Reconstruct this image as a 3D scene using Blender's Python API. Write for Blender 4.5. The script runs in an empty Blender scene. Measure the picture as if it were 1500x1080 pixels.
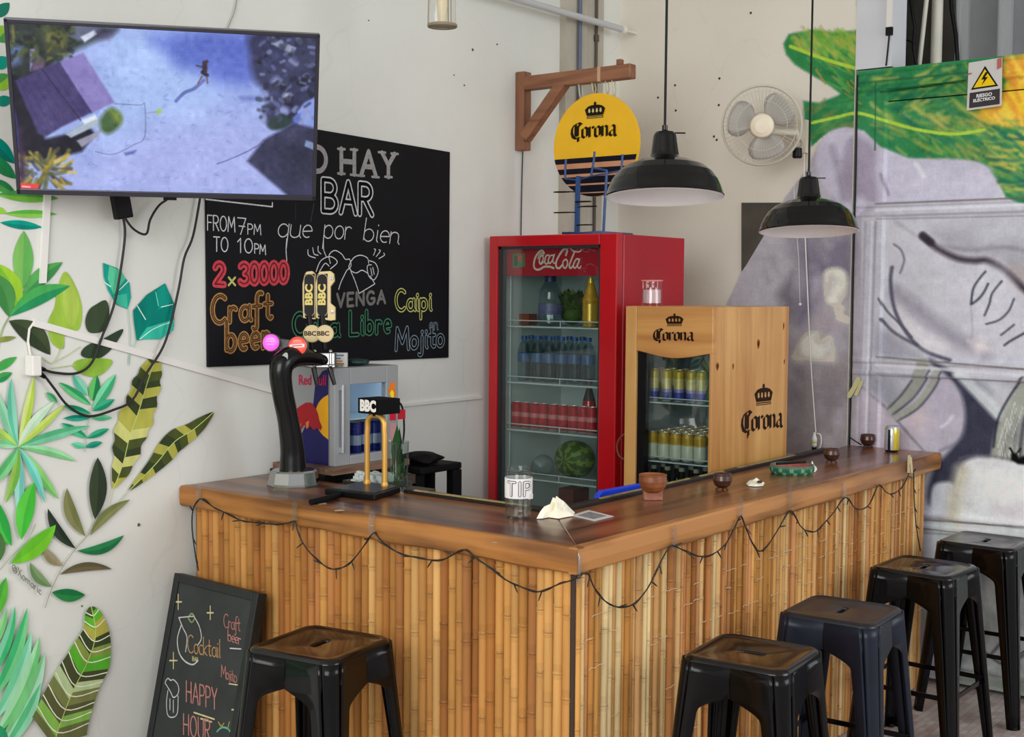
import bpy, bmesh, math, random
import numpy as np
from mathutils import Vector, Matrix
random.seed(7); np.random.seed(7)
S = bpy.context.scene
COL = S.collection
PI = math.pi
# ------------------------------------------------------------------ camera
F_PX = 1878.175
CAM = Vector((-2.77841161, -1.9555018, 1.6998664))
RIGHT = Vector((0.61831356, -0.78589726, 0.00733747))
UP = Vector((0.04257011, 0.04281191, 0.9981758))
FWD = Vector((0.78477776, 0.61687327, -0.05992692))
cd = bpy.data.cameras.new('camera'); cam = bpy.data.objects.new('camera', cd); COL.objects.link(cam)
cd.sensor_fit = 'HORIZONTAL'; cd.sensor_width = 36.0; cd.lens = F_PX / 1500 * 36
cd.clip_start = 0.05; cd.clip_end = 100
m = Matrix.Identity(4)
for i in range(3):
    m[i][0] = RIGHT[i]; m[i][1] = UP[i]; m[i][2] = -FWD[i]; m[i][3] = CAM[i]
cam.matrix_world = m
S.camera = cam
# ------------------------------------------------------------------ light and exposure
S.view_settings.view_transform = 'Standard'; S.view_settings.look = 'None'
S.view_settings.gamma = 1.0; S.view_settings.use_curve_mapping = False
S.view_settings.exposure = 0.0
w = bpy.data.worlds.new('world'); S.world = w; w.use_nodes = True
nt = w.node_tree; bg = nt.nodes['Background']
# bright overcast street: brighter overhead, dimmer toward the ground
tc = nt.nodes.new('ShaderNodeTexCoord'); sx = nt.nodes.new('ShaderNodeSeparateXYZ')
mr = nt.nodes.new('ShaderNodeMapRange'); rp = nt.nodes.new('ShaderNodeValToRGB')
nt.links.new(tc.outputs['Generated'], sx.inputs[0]); nt.links.new(sx.outputs['Z'], mr.inputs['Value'])
mr.inputs['From Min'].default_value = -0.4; mr.inputs['From Max'].default_value = 0.9
nt.links.new(mr.outputs[0], rp.inputs[0])
rp.color_ramp.elements[0].color = (0.30, 0.29, 0.28, 1); rp.color_ramp.elements[1].color = (0.95, 0.97, 1.0, 1)
e = rp.color_ramp.elements.new(0.42); e.color = (0.75, 0.76, 0.78, 1)
nt.links.new(rp.outputs[0], bg.inputs[0]); bg.inputs[1].default_value = 0.80
def area(name, loc, target, sx_, sy_, power, col=(1, 1, 1)):
    l = bpy.data.lights.new(name, 'AREA'); l.shape = 'RECTANGLE'; l.size = sx_; l.size_y = sy_
    l.energy = power; l.color = col
    o = bpy.data.objects.new(name, l); COL.objects.link(o); o.location = loc
    o.rotation_euler = (Vector(target) - Vector(loc)).to_track_quat('-Z', 'Y').to_euler()
    return o
area('shopfront_daylight', (-4.6, -1.2, 2.6), (1.2, 0.9, 1.3), 3.2, 2.6, 165, (1.0, 0.995, 0.975))
area('side_opening_daylight', (1.6, -4.6, 2.7), (1.3, 0.6, 1.2), 3.0, 2.2, 95, (0.95, 0.98, 1.0))

# ------------------------------------------------------------------ colour and materials
def lin(c):
    c = c / 255.0
    return c / 12.92 if c <= 0.04045 else ((c + 0.055) / 1.055) ** 2.4
def L(rgb, k=1.0): return tuple(min(1.0, lin(v) * k) for v in rgb)
def nodes_of(mat): return mat.node_tree.nodes, mat.node_tree.links
def M(name, rgb, rough=0.5, metal=0.0, k=1.0, var=0.0, scale=8.0, bump=0.0, bscale=40.0, coat=0.0, spec=0.5, stretch=None, emit=0.0):
    mt = bpy.data.materials.new(name); mt.use_nodes = True
    N, Lk = nodes_of(mt); b = N['Principled BSDF']
    c = L(rgb, k) + (1,)
    b.inputs['Base Color'].default_value = c; b.inputs['Roughness'].default_value = rough
    b.inputs['Metallic'].default_value = metal; b.inputs['Coat Weight'].default_value = coat
    b.inputs['Coat Roughness'].default_value = 0.08
    b.inputs['Specular IOR Level'].default_value = spec
    if emit: b.inputs['Emission Color'].default_value = c; b.inputs['Emission Strength'].default_value = emit
    t = N.new('ShaderNodeTexCoord'); mp = N.new('ShaderNodeMapping'); Lk.new(t.outputs['Object'], mp.inputs[0])
    if stretch: mp.inputs['Scale'].default_value = stretch
    if var or True:
        n = N.new('ShaderNodeTexNoise'); n.inputs['Scale'].default_value = scale; n.inputs['Detail'].default_value = 5
        Lk.new(mp.outputs[0], n.inputs['Vector'])
        r = N.new('ShaderNodeValToRGB'); v = max(var, 0.02)
        r.color_ramp.elements[0].position = 0.3; r.color_ramp.elements[1].position = 0.7
        r.color_ramp.elements[0].color = tuple(x * (1 - v) for x in c[:3]) + (1,)
        r.color_ramp.elements[1].color = tuple(min(1, x * (1 + v)) for x in c[:3]) + (1,)
        Lk.new(n.outputs['Fac'], r.inputs[0]); Lk.new(r.outputs[0], b.inputs['Base Color'])
    if bump:
        n2 = N.new('ShaderNodeTexNoise'); n2.inputs['Scale'].default_value = bscale; n2.inputs['Detail'].default_value = 4
        Lk.new(mp.outputs[0], n2.inputs['Vector'])
        bp = N.new('ShaderNodeBump'); bp.inputs['Strength'].default_value = bump; bp.inputs['Distance'].default_value = 0.01
        Lk.new(n2.outputs['Fac'], bp.inputs['Height']); Lk.new(bp.outputs[0], b.inputs['Normal'])
    return mt
def VC(name, rough=0.6, var=0.12, scale=25.0, stretch=(1, 1, 1), coat=0.0, emit=0.0, metal=0.0):
    """paint taken from the mesh's own colour layer, broken up by noise"""
    mt = bpy.data.materials.new(name); mt.use_nodes = True
    N, Lk = nodes_of(mt); b = N['Principled BSDF']
    a = N.new('ShaderNodeAttribute'); a.attribute_name = 'Col'
    b.inputs['Roughness'].default_value = rough; b.inputs['Coat Weight'].default_value = coat; b.inputs['Coat Roughness'].default_value = 0.15
    b.inputs['Metallic'].default_value = metal; b.inputs['Specular IOR Level'].default_value = 0.12 if rough >= .4 else 0.3
    if emit:
        b.inputs['Base Color'].default_value = (0.01, 0.01, 0.012, 1)
        Lk.new(a.outputs['Color'], b.inputs['Emission Color']); b.inputs['Emission Strength'].default_value = emit
        return mt
    t = N.new('ShaderNodeTexCoord'); mp = N.new('ShaderNodeMapping'); Lk.new(t.outputs['Object'], mp.inputs[0]); mp.inputs['Scale'].default_value = stretch
    n = N.new('ShaderNodeTexNoise'); n.inputs['Scale'].default_value = scale; n.inputs['Detail'].default_value = 5
    Lk.new(mp.outputs[0], n.inputs['Vector'])
    mr = N.new('ShaderNodeMapRange'); mr.inputs['From Min'].default_value = 0.3; mr.inputs['From Max'].default_value = 0.7
    mr.inputs['To Min'].default_value = 1 - var; mr.inputs['To Max'].default_value = 1 + var
    Lk.new(n.outputs['Fac'], mr.inputs['Value'])
    vm = N.new('ShaderNodeVectorMath'); vm.operation = 'SCALE'
    Lk.new(a.outputs['Color'], vm.inputs[0]); Lk.new(mr.outputs[0], vm.inputs['Scale'])
    Lk.new(vm.outputs[0], b.inputs['Base Color'])
    return mt
def WOOD(name, dark, light, rough=0.4, axis=2, scale=5.0, ring=9.0, coat=0.0, k=1.0, contrast=0.0, bump=0.05):
    mt = bpy.data.materials.new(name); mt.use_nodes = True
    N, Lk = nodes_of(mt); b = N['Principled BSDF']
    b.inputs['Roughness'].default_value = rough; b.inputs['Coat Weight'].default_value = coat; b.inputs['Coat Roughness'].default_value = 0.12
    t = N.new('ShaderNodeTexCoord'); mp = N.new('ShaderNodeMapping'); Lk.new(t.outputs['Object'], mp.inputs[0])
    s = [ring, ring, ring]; s[axis] = ring * 0.06; mp.inputs['Scale'].default_value = s
    n = N.new('ShaderNodeTexNoise'); n.inputs['Scale'].default_value = scale; n.inputs['Detail'].default_value = 8; n.inputs['Distortion'].default_value = 0.6
    Lk.new(mp.outputs[0], n.inputs['Vector'])
    n2 = N.new('ShaderNodeTexNoise'); n2.inputs['Scale'].default_value = 2.2; n2.inputs['Detail'].default_value = 4
    Lk.new(t.outputs['Object'], n2.inputs['Vector'])
    ad = N.new('ShaderNodeMath'); ad.operation = 'MULTIPLY_ADD'; ad.inputs[1].default_value = 0.7; Lk.new(n.outputs['Fac'], ad.inputs[0])
    ml = N.new('ShaderNodeMath'); ml.operation = 'MULTIPLY'; ml.inputs[1].default_value = 0.3; Lk.new(n2.outputs['Fac'], ml.inputs[0]); Lk.new(ml.outputs[0], ad.inputs[2])
    r = N.new('ShaderNodeValToRGB'); r.color_ramp.elements[0].position = 0.36 + contrast; r.color_ramp.elements[1].position = 0.64 - contrast
    r.color_ramp.elements[0].color = L(dark, k) + (1,); r.color_ramp.elements[1].color = L(light, k) + (1,)
    Lk.new(ad.outputs[0], r.inputs[0]); Lk.new(r.outputs[0], b.inputs['Base Color'])
    bp = N.new('ShaderNodeBump'); bp.inputs['Strength'].default_value = bump; bp.inputs['Distance'].default_value = 0.004
    Lk.new(n.outputs['Fac'], bp.inputs['Height']); Lk.new(bp.outputs[0], b.inputs['Normal'])
    return mt
def GLASS(name, tint=(1, 1, 1), refl=1.0, rough=0.02):
    """thin clear pane: mostly lets light through, mirrors a little by angle"""
    mt = bpy.data.materials.new(name); mt.use_nodes = True
    N, Lk = nodes_of(mt)
    for n in list(N):
        if n.type != 'OUTPUT_MATERIAL': N.remove(n)
    out = [n for n in N if n.type == 'OUTPUT_MATERIAL'][0]
    tr = N.new('ShaderNodeBsdfTransparent'); tr.inputs[0].default_value = tint + (1,)
    gl = N.new('ShaderNodeBsdfGlossy'); gl.inputs['Roughness'].default_value = rough
    lw = N.new('ShaderNodeLayerWeight'); lw.inputs['Blend'].default_value = 0.5
    pw = N.new('ShaderNodeMath'); pw.operation = 'POWER'; pw.inputs[1].default_value = 5.0; Lk.new(lw.outputs['Facing'], pw.inputs[0])
    mu = N.new('ShaderNodeMath'); mu.operation = 'MULTIPLY_ADD'; mu.inputs[1].default_value = min(0.9, 0.85 * refl); mu.inputs[2].default_value = 0.035 * refl; mu.use_clamp = True; Lk.new(pw.outputs[0], mu.inputs[0])
    mx = N.new('ShaderNodeMixShader'); Lk.new(mu.outputs[0], mx.inputs[0]); Lk.new(tr.outputs[0], mx.inputs[1]); Lk.new(gl.outputs[0], mx.inputs[2])
    Lk.new(mx.outputs[0], out.inputs['Surface'])
    return mt

# ------------------------------------------------------------------ mesh builder
ORG = {}
def org(o): return ORG.get(o.name, Vector((0, 0, 0))) if o is not None else Vector((0, 0, 0))
def tag(o, label=None, cat=None, group=None, kind=None):
    if label: o['label'] = label
    if cat: o['category'] = cat
    if group: o['group'] = group
    if kind: o['kind'] = kind
    return o
def thing(name, loc, label, cat, group=None):
    o = bpy.data.objects.new(name, None); COL.objects.link(o); o.location = loc
    o.empty_display_size = 0.1
    ORG[o.name] = Vector(loc); return tag(o, label, cat, group)
class MB:
    def __init__(s): s.v = []; s.f = []; s.c = []; s.m = []; s.s = []
    def add(s, verts, faces, col=None, mi=0, smooth=False):
        b = len(s.v); s.v += [tuple(x) for x in verts]
        for f in faces:
            s.f.append([b + i for i in f]); s.c.append(col); s.m.append(mi); s.s.append(smooth)
    def box(s, x0, x1, y0, y1, z0, z1, col=None, mi=0):
        v = [(x, y, z) for z in (z0, z1) for y in (y0, y1) for x in (x0, x1)]
        s.add(v, [(0, 2, 3, 1), (4, 5, 7, 6), (0, 1, 5, 4), (2, 6, 7, 3), (0, 4, 6, 2), (1, 3, 7, 5)], col, mi)
    def obox(s, c, ax, ay, az, col=None, mi=0):
        """box from centre and three half-axis vectors"""
        c, ax, ay, az = map(Vector, (c, ax, ay, az))
        v = [c + i * ax + j * ay + k * az for k in (-1, 1) for j in (-1, 1) for i in (-1, 1)]
        s.add(v, [(0, 2, 3, 1), (4, 5, 7, 6), (0, 1, 5, 4), (2, 6, 7, 3), (0, 4, 6, 2), (1, 3, 7, 5)], col, mi)
    def beam(s, p, q, wd, ht, up=(0, 0, 1), col=None, mi=0):
        p, q = Vector(p), Vector(q); d = (q - p); n = d.normalized(); sd = n.cross(Vector(up)).normalized(); u = sd.cross(n)
        s.obox((p + q) / 2, d / 2, sd * wd / 2, u * ht / 2, col, mi)
    def tube(s, pts, r, n=8, col=None, mi=0, caps=True, smooth=True, closed=False):
        pts = [Vector(p) for p in pts]; R = r if isinstance(r, (list, tuple)) else [r] * len(pts)
        K = len(pts); ring = []; prev = None
        for i, p in enumerate(pts):
            if closed: d = pts[(i + 1) % K] - pts[i - 1]
            else: d = pts[min(i + 1, K - 1)] - pts[max(i - 1, 0)]
            if d.length < 1e-9: d = Vector((0, 0, 1))
            d.normalize()
            if prev is None:
                a = Vector((0, 0, 1)) if abs(d.z) < 0.9 else Vector((1, 0, 0)); x = d.cross(a).normalized()
            else:
                x = prev - d * prev.dot(d)
                x = x.normalized() if x.length > 1e-6 else d.orthogonal().normalized()
            prev = x; y = d.cross(x)
            ring.append([p + (x * math.cos(2 * PI * j / n) + y * math.sin(2 * PI * j / n)) * R[i] for j in range(n)])
        v = [q for rg in ring for q in rg]; f = []
        T = K if closed else K - 1
        for i in range(T):
            i2 = (i + 1) % K
            for j in range(n): f.append((i * n + j, i * n + (j + 1) % n, i2 * n + (j + 1) % n, i2 * n + j))
        s.add(v, f, col, mi, smooth)
        if caps and not closed:
            s.add(ring[0][::-1], [tuple(range(n))], col, mi); s.add(ring[-1], [tuple(range(n))], col, mi)
    def lathe(s, prof, c=(0, 0, 0), n=24, col=None, mi=0, smooth=True, axis=(0, 0, 1), cols=None, mis=None):
        """prof: list of (radius, height) turned about axis through c"""
        c = Vector(c); az = Vector(axis).normalized(); ax = az.orthogonal().normalized() if abs(az.z) < 0.999 else Vector((1, 0, 0)); ay = az.cross(ax)
        K = len(prof)
        ring = [[c + az * h + (ax * math.cos(2 * PI * j / n) + ay * math.sin(2 * PI * j / n)) * max(r, 1e-5) for j in range(n)] for r, h in prof]
        for i in range(K - 1):
            v = ring[i] + ring[i + 1]
            f = [(j, (j + 1) % n, n + (j + 1) % n, n + j) for j in range(n)]
            s.add(v, f, cols[i] if cols else col, mis[i] if mis else mi, smooth)
    def cyl(s, p, q, r, n=16, col=None, mi=0, r2=None): s.tube([p, q], [r, r if r2 is None else r2], n, col, mi)
    def poly(s, pts, col=None, mi=0): s.add(pts, [tuple(range(len(pts)))], col, mi)
    def prism(s, pts, d, col=None, mi=0):
        """closed outline pts extruded by vector d"""
        pts = [Vector(p) for p in pts]; d = Vector(d); n = len(pts)
        v = pts + [p + d for p in pts]
        f = [tuple(range(n))[::-1], tuple(range(n, 2 * n))] + [(i, (i + 1) % n, n + (i + 1) % n, n + i) for i in range(n)]
        s.add(v, f, col, mi)
    def ball(s, c, r, n=10, col=None, mi=0, sc=(1, 1, 1)):
        c = Vector(c); v = []; f = []; K = max(4, n // 2 + 1)
        for i in range(K + 1):
            a = PI * i / K
            for j in range(n):
                b = 2 * PI * j / n
                v.append(c + Vector((math.sin(a) * math.cos(b) * r * sc[0], math.sin(a) * math.sin(b) * r * sc[1], -math.cos(a) * r * sc[2])))
        for i in range(K):
            for j in range(n): f.append((i * n + j, i * n + (j + 1) % n, (i + 1) * n + (j + 1) % n, (i + 1) * n + j))
        s.add(v, f, col, mi, True)
    def ribbon(s, pts, wd, nrm, col=None, mi=0, capn=8):
        """flat stroke of width wd lying in the plane with normal nrm; joints rounded with discs"""
        pts = [Vector(p) for p in pts]; nrm = Vector(nrm).normalized(); s.k = getattr(s, 'k', 0)
        def lift():
            s.k = (s.k + 1) % 48; return nrm * (s.k * 9e-6)
        x = nrm.orthogonal().normalized(); y = nrm.cross(x); pd = None
        for i, (a, b) in enumerate(zip(pts, pts[1:])):
            d = b - a
            if d.length < 1e-7: continue
            d.normalize(); sd = nrm.cross(d) * (wd / 2); l_ = lift()
            s.add([a - sd + l_, b - sd + l_, b + sd + l_, a + sd + l_], [(0, 1, 2, 3)], col, mi)
            if pd is None or pd.dot(d) < .995:
                l_ = lift(); s.add([a + l_ + (x * math.cos(2 * PI * j / capn) + y * math.sin(2 * PI * j / capn)) * (wd / 2) for j in range(capn)], [tuple(range(capn))], col, mi)
            pd = d
        l_ = lift(); p = pts[-1]
        s.add([p + l_ + (x * math.cos(2 * PI * j / capn) + y * math.sin(2 * PI * j / capn)) * (wd / 2) for j in range(capn)], [tuple(range(capn))], col, mi)
    def build(s, name, mats, parent=None, loc=None, bevel=0.0, solid=0.0, subsurf=0, segs=2, weld=False):
        o0 = Vector(loc) if loc is not None else org(parent)
        me = bpy.data.meshes.new(name)
        me.from_pydata([(x - o0.x, y - o0.y, z - o0.z) for x, y, z in s.v], [], s.f)
        mats = mats if isinstance(mats, (list, tuple)) else [mats]
        for mt in mats: me.materials.append(mt)
        me.polygons.foreach_set('material_index', s.m); me.polygons.foreach_set('use_smooth', s.s)
        if any(c is not None for c in s.c):
            at = me.color_attributes.new('Col', 'FLOAT_COLOR', 'CORNER')
            arr = []
            for f, c in zip(s.f, s.c):
                c = c if c is not None else (0.5, 0.5, 0.5)
                arr += [c[0], c[1], c[2], 1.0] * len(f)
            at.data.foreach_set('color', arr)
        if weld:
            bm = bmesh.new(); bm.from_mesh(me); bmesh.ops.remove_doubles(bm, verts=bm.verts, dist=1e-5); bm.to_mesh(me); bm.free()
        me.update(); o = bpy.data.objects.new(name, me); COL.objects.link(o)
        if parent is not None: o.parent = parent; ORG[o.name] = o0
        else: o.location = o0; ORG[o.name] = o0
        if solid:
            md = o.modifiers.new('solid', 'SOLIDIFY'); md.thickness = solid; md.offset = 0
        if bevel:
            md = o.modifiers.new('bevel', 'BEVEL'); md.width = bevel; md.segments = segs; md.limit_method = 'ANGLE'; md.angle_limit = math.radians(40)
        if subsurf:
            md = o.modifiers.new('sub', 'SUBSURF'); md.levels = subsurf; md.render_levels = subsurf
        return o
def dup(root, loc=None, rotz=None, label=None, group=None):
    r = root.copy(); COL.objects.link(r)
    if loc is not None: r.location = loc
    if rotz is not None: r.rotation_euler = (0, 0, rotz)
    if label: r['label'] = label
    if group: r['group'] = group
    for ch in list(root.children):
        c = ch.copy(); COL.objects.link(c); c.parent = r
        for g in list(ch.children):
            d = g.copy(); COL.objects.link(d); d.parent = c
    return r
# a direction seen in the photograph, met with a real plane of the room (0:x 1:y 2:z)
def at(x, y, ax, val):
    d = RIGHT * ((x - 750) / F_PX) - UP * ((y - 540) / F_PX) + FWD
    return CAM + d * ((val - CAM[ax]) / d[ax])
def meet(x, y, p0, nrm):
    d = RIGHT * ((x - 750) / F_PX) - UP * ((y - 540) / F_PX) + FWD
    return CAM + d * ((Vector(p0) - CAM).dot(nrm) / d.dot(nrm))
def crom(pts, n=6, closed=False):
    pts = [Vector(p) for p in pts]; K = len(pts); out = []
    for i in range(K if closed else K - 1):
        g = (lambda j: pts[j % K]) if closed else (lambda j: pts[min(max(j, 0), K - 1)])
        p0, p1, p2, p3 = g(i - 1), g(i), g(i + 1), g(i + 2)
        for k in range(n):
            t = k / n
            out.append(0.5 * ((2 * p1) + (p2 - p0) * t + (2 * p0 - 5 * p1 + 4 * p2 - p3) * t * t + (3 * p1 - p0 - 3 * p2 + p3) * t ** 3))
    if not closed: out.append(pts[-1])
    return out

# ------------------------------------------------------------------ stroke lettering
def arc(cx, cy, rx, ry, a0, a1, n=10):
    return [(cx + rx * math.cos(math.radians(a0 + (a1 - a0) * i / n)), cy + ry * math.sin(math.radians(a0 + (a1 - a0) * i / n))) for i in range(n + 1)]
G = {
 'A': (.7, [[(0, 0), (.35, 1), (.7, 0)], [(.13, .36), (.57, .36)]]),
 'B': (.62, [[(0, 0), (0, 1)] + arc(.3, .76, .26, .24, 90, -90) + [(0, .52)] + arc(.32, .26, .3, .26, 90, -90) + [(0, 0)]]),
 'C': (.62, [arc(.36, .5, .36, .5, 50, 310, 14)]),
 'E': (.5, [[(.5, 1), (0, 1), (0, 0), (.5, 0)], [(0, .52), (.4, .52)]]),
 'F': (.5, [[(.52, 1), (0, 1), (0, 0)], [(0, .5), (.4, .5)]]),
 'G': (.68, [arc(.36, .5, .36, .5, 45, 300, 14) + [(.68, .2), (.68, .45), (.4, .45)]]),
 'H': (.62, [[(0, 0), (0, 1)], [(.6, 0), (.6, 1)], [(0, .5), (.6, .5)]]),
 'I': (.1, [[(.05, 0), (.05, 1)]]),
 'L': (.5, [[(0, 1), (0, 0), (.5, 0)]]),
 'M': (.8, [[(0, 0), (.08, 1), (.4, .3), (.72, 1), (.8, 0)]]),
 'N': (.66, [[(0, 0), (0, 1), (.64, 0), (.64, 1)]]),
 'O': (.74, [arc(.37, .5, .36, .5, 90, 450, 18)]),
 'P': (.55, [[(0, 0), (0, 1)] + arc(.28, .74, .27, .26, 90, -90) + [(0, .48)]]),
 'R': (.6, [[(0, 0), (0, 1)] + arc(.28, .75, .27, .25, 90, -90) + [(0, .5)], [(.22, .5), (.6, 0)]]),
 'T': (.62, [[(0, 1), (.62, 1)], [(.31, 1), (.31, 0)]]),
 'U': (.6, [[(0, 1), (0, .3)] + arc(.3, .3, .3, .3, 180, 360) + [(.6, 1)]]),
 'V': (.62, [[(0, 1), (.31, 0), (.62, 1)]]),
 'X': (.6, [[(0, 0), (.6, 1)], [(0, 1), (.6, 0)]]),
 'Y': (.62, [[(0, 1), (.31, .5), (.62, 1)], [(.31, .5), (.31, 0)]]),
 'a': (.46, [arc(.22, .26, .21, .26, 60, 390, 12), [(.44, .54), (.44, .1), (.52, 0)]]),
 'b': (.46, [[(0, 1), (0, .05)], arc(.2, .27, .22, .27, 150, -150, 12)]),
 'c': (.38, [arc(.22, .27, .22, .27, 50, 310, 10)]),
 'e': (.42, [[(.03, .27), (.41, .3)] + arc(.22, .28, .2, .26, 10, 300, 12)]),
 'f': (.36, [arc(.32, .8, .17, .2, 60, 180, 6) + [(.15, -.25)] + arc(.05, -.25, .1, .12, 0, -150, 5), [(-.04, .5), (.36, .5)]]),
 'i': (.14, [[(.06, .52), (.06, .08), (.12, 0)], [(.06, .72), (.07, .76)]]),
 'j': (.18, [[(.12, .52), (.12, -.2)] + arc(.0, -.2, .12, .14, 0, -140, 5), [(.12, .72), (.13, .76)]]),
 'k': (.4, [[(0, 1), (0, 0)], [(.34, .52), (.02, .24), (.38, 0)]]),
 'l': (.12, [[(.05, 1), (.05, .08), (.12, 0)]]),
 'm': (.7, [[(0, .52), (0, 0)], [(0, .36)] + arc(.17, .36, .16, .16, 170, 0, 6) + [(.33, 0)], [(.33, .36)] + arc(.5, .36, .16, .16, 170, 0, 6) + [(.66, 0)]]),
 'n': (.42, [[(0, .52), (0, 0)], [(0, .34)] + arc(.19, .34, .18, .18, 170, 0, 6) + [(.37, .08), (.44, 0)]]),
 'o': (.46, [arc(.22, .27, .22, .27, 90, 450, 14)]),
 'p': (.46, [[(0, .54), (0, -.42)], arc(.2, .27, .22, .27, 150, -150, 12)]),
 'q': (.46, [arc(.22, .27, .21, .27, 40, 330, 12), [(.43, .54), (.43, -.45)]]),
 'r': (.32, [[(0, .52), (0, 0)], [(0, .32)] + arc(.17, .34, .16, .18, 170, 40, 6)]),
 's': (.36, [[(.34, .46), (.2, .54), (.05, .44), (.1, .32), (.28, .22), (.33, .1), (.18, 0), (.02, .07)]]),
 't': (.34, [[(.14, .88), (.14, .1), (.26, 0), (.34, .04)], [(-.03, .56), (.34, .56)]]),
 'u': (.44, [[(0, .52), (0, .18)] + arc(.2, .18, .2, .18, 180, 350, 6) + [(.4, .52)], [(.4, .52), (.4, .08), (.46, 0)]]),
 'x': (.4, [[(0, 0), (.38, .52)], [(0, .52), (.38, 0)]]),
 '0': (.56, [arc(.28, .5, .27, .5, 90, 450, 16)]),
 '1': (.3, [[(0, .74), (.2, 1), (.2, 0)]]),
 '2': (.55, [arc(.27, .74, .26, .26, 170, -30, 8) + [(0, 0), (.55, 0)]]),
 '3': (.55, [arc(.24, .75, .27, .25, 150, -80, 8) + arc(.25, .26, .3, .26, 80, -150, 9)]),
 '7': (.5, [[(0, 1), (.5, 1), (.18, 0)], [(.08, .5), (.44, .5)]]),
 '@': (.8, [arc(.4, .4, .4, .45, -40, 300, 14), arc(.4, .4, .17, .2, 0, 360, 8), [(.57, .6), (.57, .25), (.7, .2)]]),
 '.': (.1, [[(.04, 0), (.06, .02)]]),
}
def layout(text, gap=.16, space=.35):
    x = 0; out = []
    for ch in text:
        if ch == ' ': x += space; continue
        wd, st = G[ch]
        for s_ in st: out.append([(x + a, b) for a, b in s_])
        x += wd + gap
    return out, max(x - gap, .01)
def letters(mb, text, O, Ue, Ve, width, nrm, col=None, mi=0, gap=.16, lift=0.0, slant=0.0, space=.35, jit=0.0):
    """chalk a word: O baseline start, Ue vector along the whole word, Ve vector of the cap height"""
    O, Ue, Ve = Vector(O), Vector(Ue), Vector(Ve); st, W = layout(text, gap, space); n = Vector(nrm).normalized()
    for s_ in st:
        j = random.uniform(-jit, jit)
        mb.ribbon([O + Ue * ((a + slant * b) / W) + Ve * (b + j) + n * lift for a, b in s_], width, nrm, col, mi)
def px_letters(mb, text, p0, p1, h, ax, val, width, nrm, **k):
    """as letters(), with the baseline ends and cap height read off the photograph and met with plane ax=val"""
    O = at(p0[0], p0[1], ax, val); E = at(p1[0], p1[1], ax, val); V = at(p0[0], p0[1] - h, ax, val) - O
    letters(mb, text, O, E - O, V, width, nrm, **k)
# blackletter word drawn with a broad nib
BL = {
 'C': (.95, [[(.62, 1.42), (.3, 1.3), (.1, .95), (.06, .55), (.18, .15), (.45, -.02), (.8, .06)], [(.42, 1.3), (.4, .18)], [(.55, 1.34), (.7, 1.46), (.95, 1.26)], [(.78, 1.38), (.72, 1.05)], [(.62, .1), (.66, -.3)], [(.62, 1.2), (.6, .2)]]),
 'o': (.62, [[(.08, .85), (.08, .15)], [(.08, .85), (.3, 1.0), (.5, .85)], [(.5, .85), (.5, .15)], [(.5, .15), (.28, 0), (.08, .15)]]),
 'r': (.52, [[(.1, .95), (.1, .05)], [(.02, .88), (.1, 1.0)], [(.1, .82), (.36, 1.0), (.46, .84)], [(.02, .02), (.2, .1)]]),
 'n': (.66, [[(.1, .95), (.1, .05)], [(.02, .88), (.1, 1.0)], [(.1, .82), (.36, 1.0), (.5, .84), (.5, .06)], [(.02, .02), (.2, .1)], [(.44, .02), (.62, .1)]]),
 'a': (.66, [[(.12, .84), (.34, 1.0), (.5, .86), (.5, .1), (.64, -.06)], [(.5, .56), (.2, .5), (.08, .3), (.1, .12), (.28, 0), (.5, .16)]]),
}
def nib(mb, pts, nb, nrm_off, col=None, mi=0):
    for a, b in zip(pts, pts[1:]):
        if (b - a).length < 1e-7: continue
        q = [a - nb, b - nb, b + nb, a + nb]; mb.k = (getattr(mb, 'k', 0) + 1) % 40
        mb.add([x + nrm_off * (1 + mb.k * .03) for x in q], [(0, 1, 2, 3)], col, mi)
def blackletter(mb, O, Ue, Ve, off, col=None, mi=0, crown=True, spots=None, smi=0):
    """word with a crown above; Ue spans the word, Ve the x-height"""
    O, Ue, Ve, off = map(Vector, (O, Ue, Ve, off)); word = 'Corona'
    W = sum(BL[c][0] for c in word); x = 0; u = Ue / W
    nb = u * .105 + Ve * .07
    for ch in word:
        wd, st = BL[ch]
        for s_ in st: nib(mb, [O + u * (x + a) + Ve * b for a, b in s_], nb, off, col, mi)
        x += wd
    if not crown: return
    c = O + Ue * .53 + Ve * 1.75
    A = lambda a, b: c + u * a + Ve * b
    def P(pts, cl=col, o=1.0, m_=mi): mb.poly([A(a, b) + off * o for a, b in pts], cl, m_)
    P([(-.72, 0), (.72, 0), (.72, .2), (-.72, .2)])
    P([(-.72, .25), (.72, .25), (.8, .5), (.9, .85), (.62, 1.12), (.3, 1.22), (-.3, 1.22), (-.62, 1.12), (-.9, .85), (-.8, .5)])
    P([(-.1, 1.2), (.1, 1.2), (.12, 1.42), (0, 1.55), (-.12, 1.42)])
    if spots:
        for a in (-.5, -.17, .17, .5): P([(a - .1, .62), (a, .5), (a + .1, .62), (a + .06, .9), (a - .06, .9)], spots, 1.6, smi)
        P([(-.66, .06), (.66, .06), (.66, .12), (-.66, .12)], spots, 1.6, smi)
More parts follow.
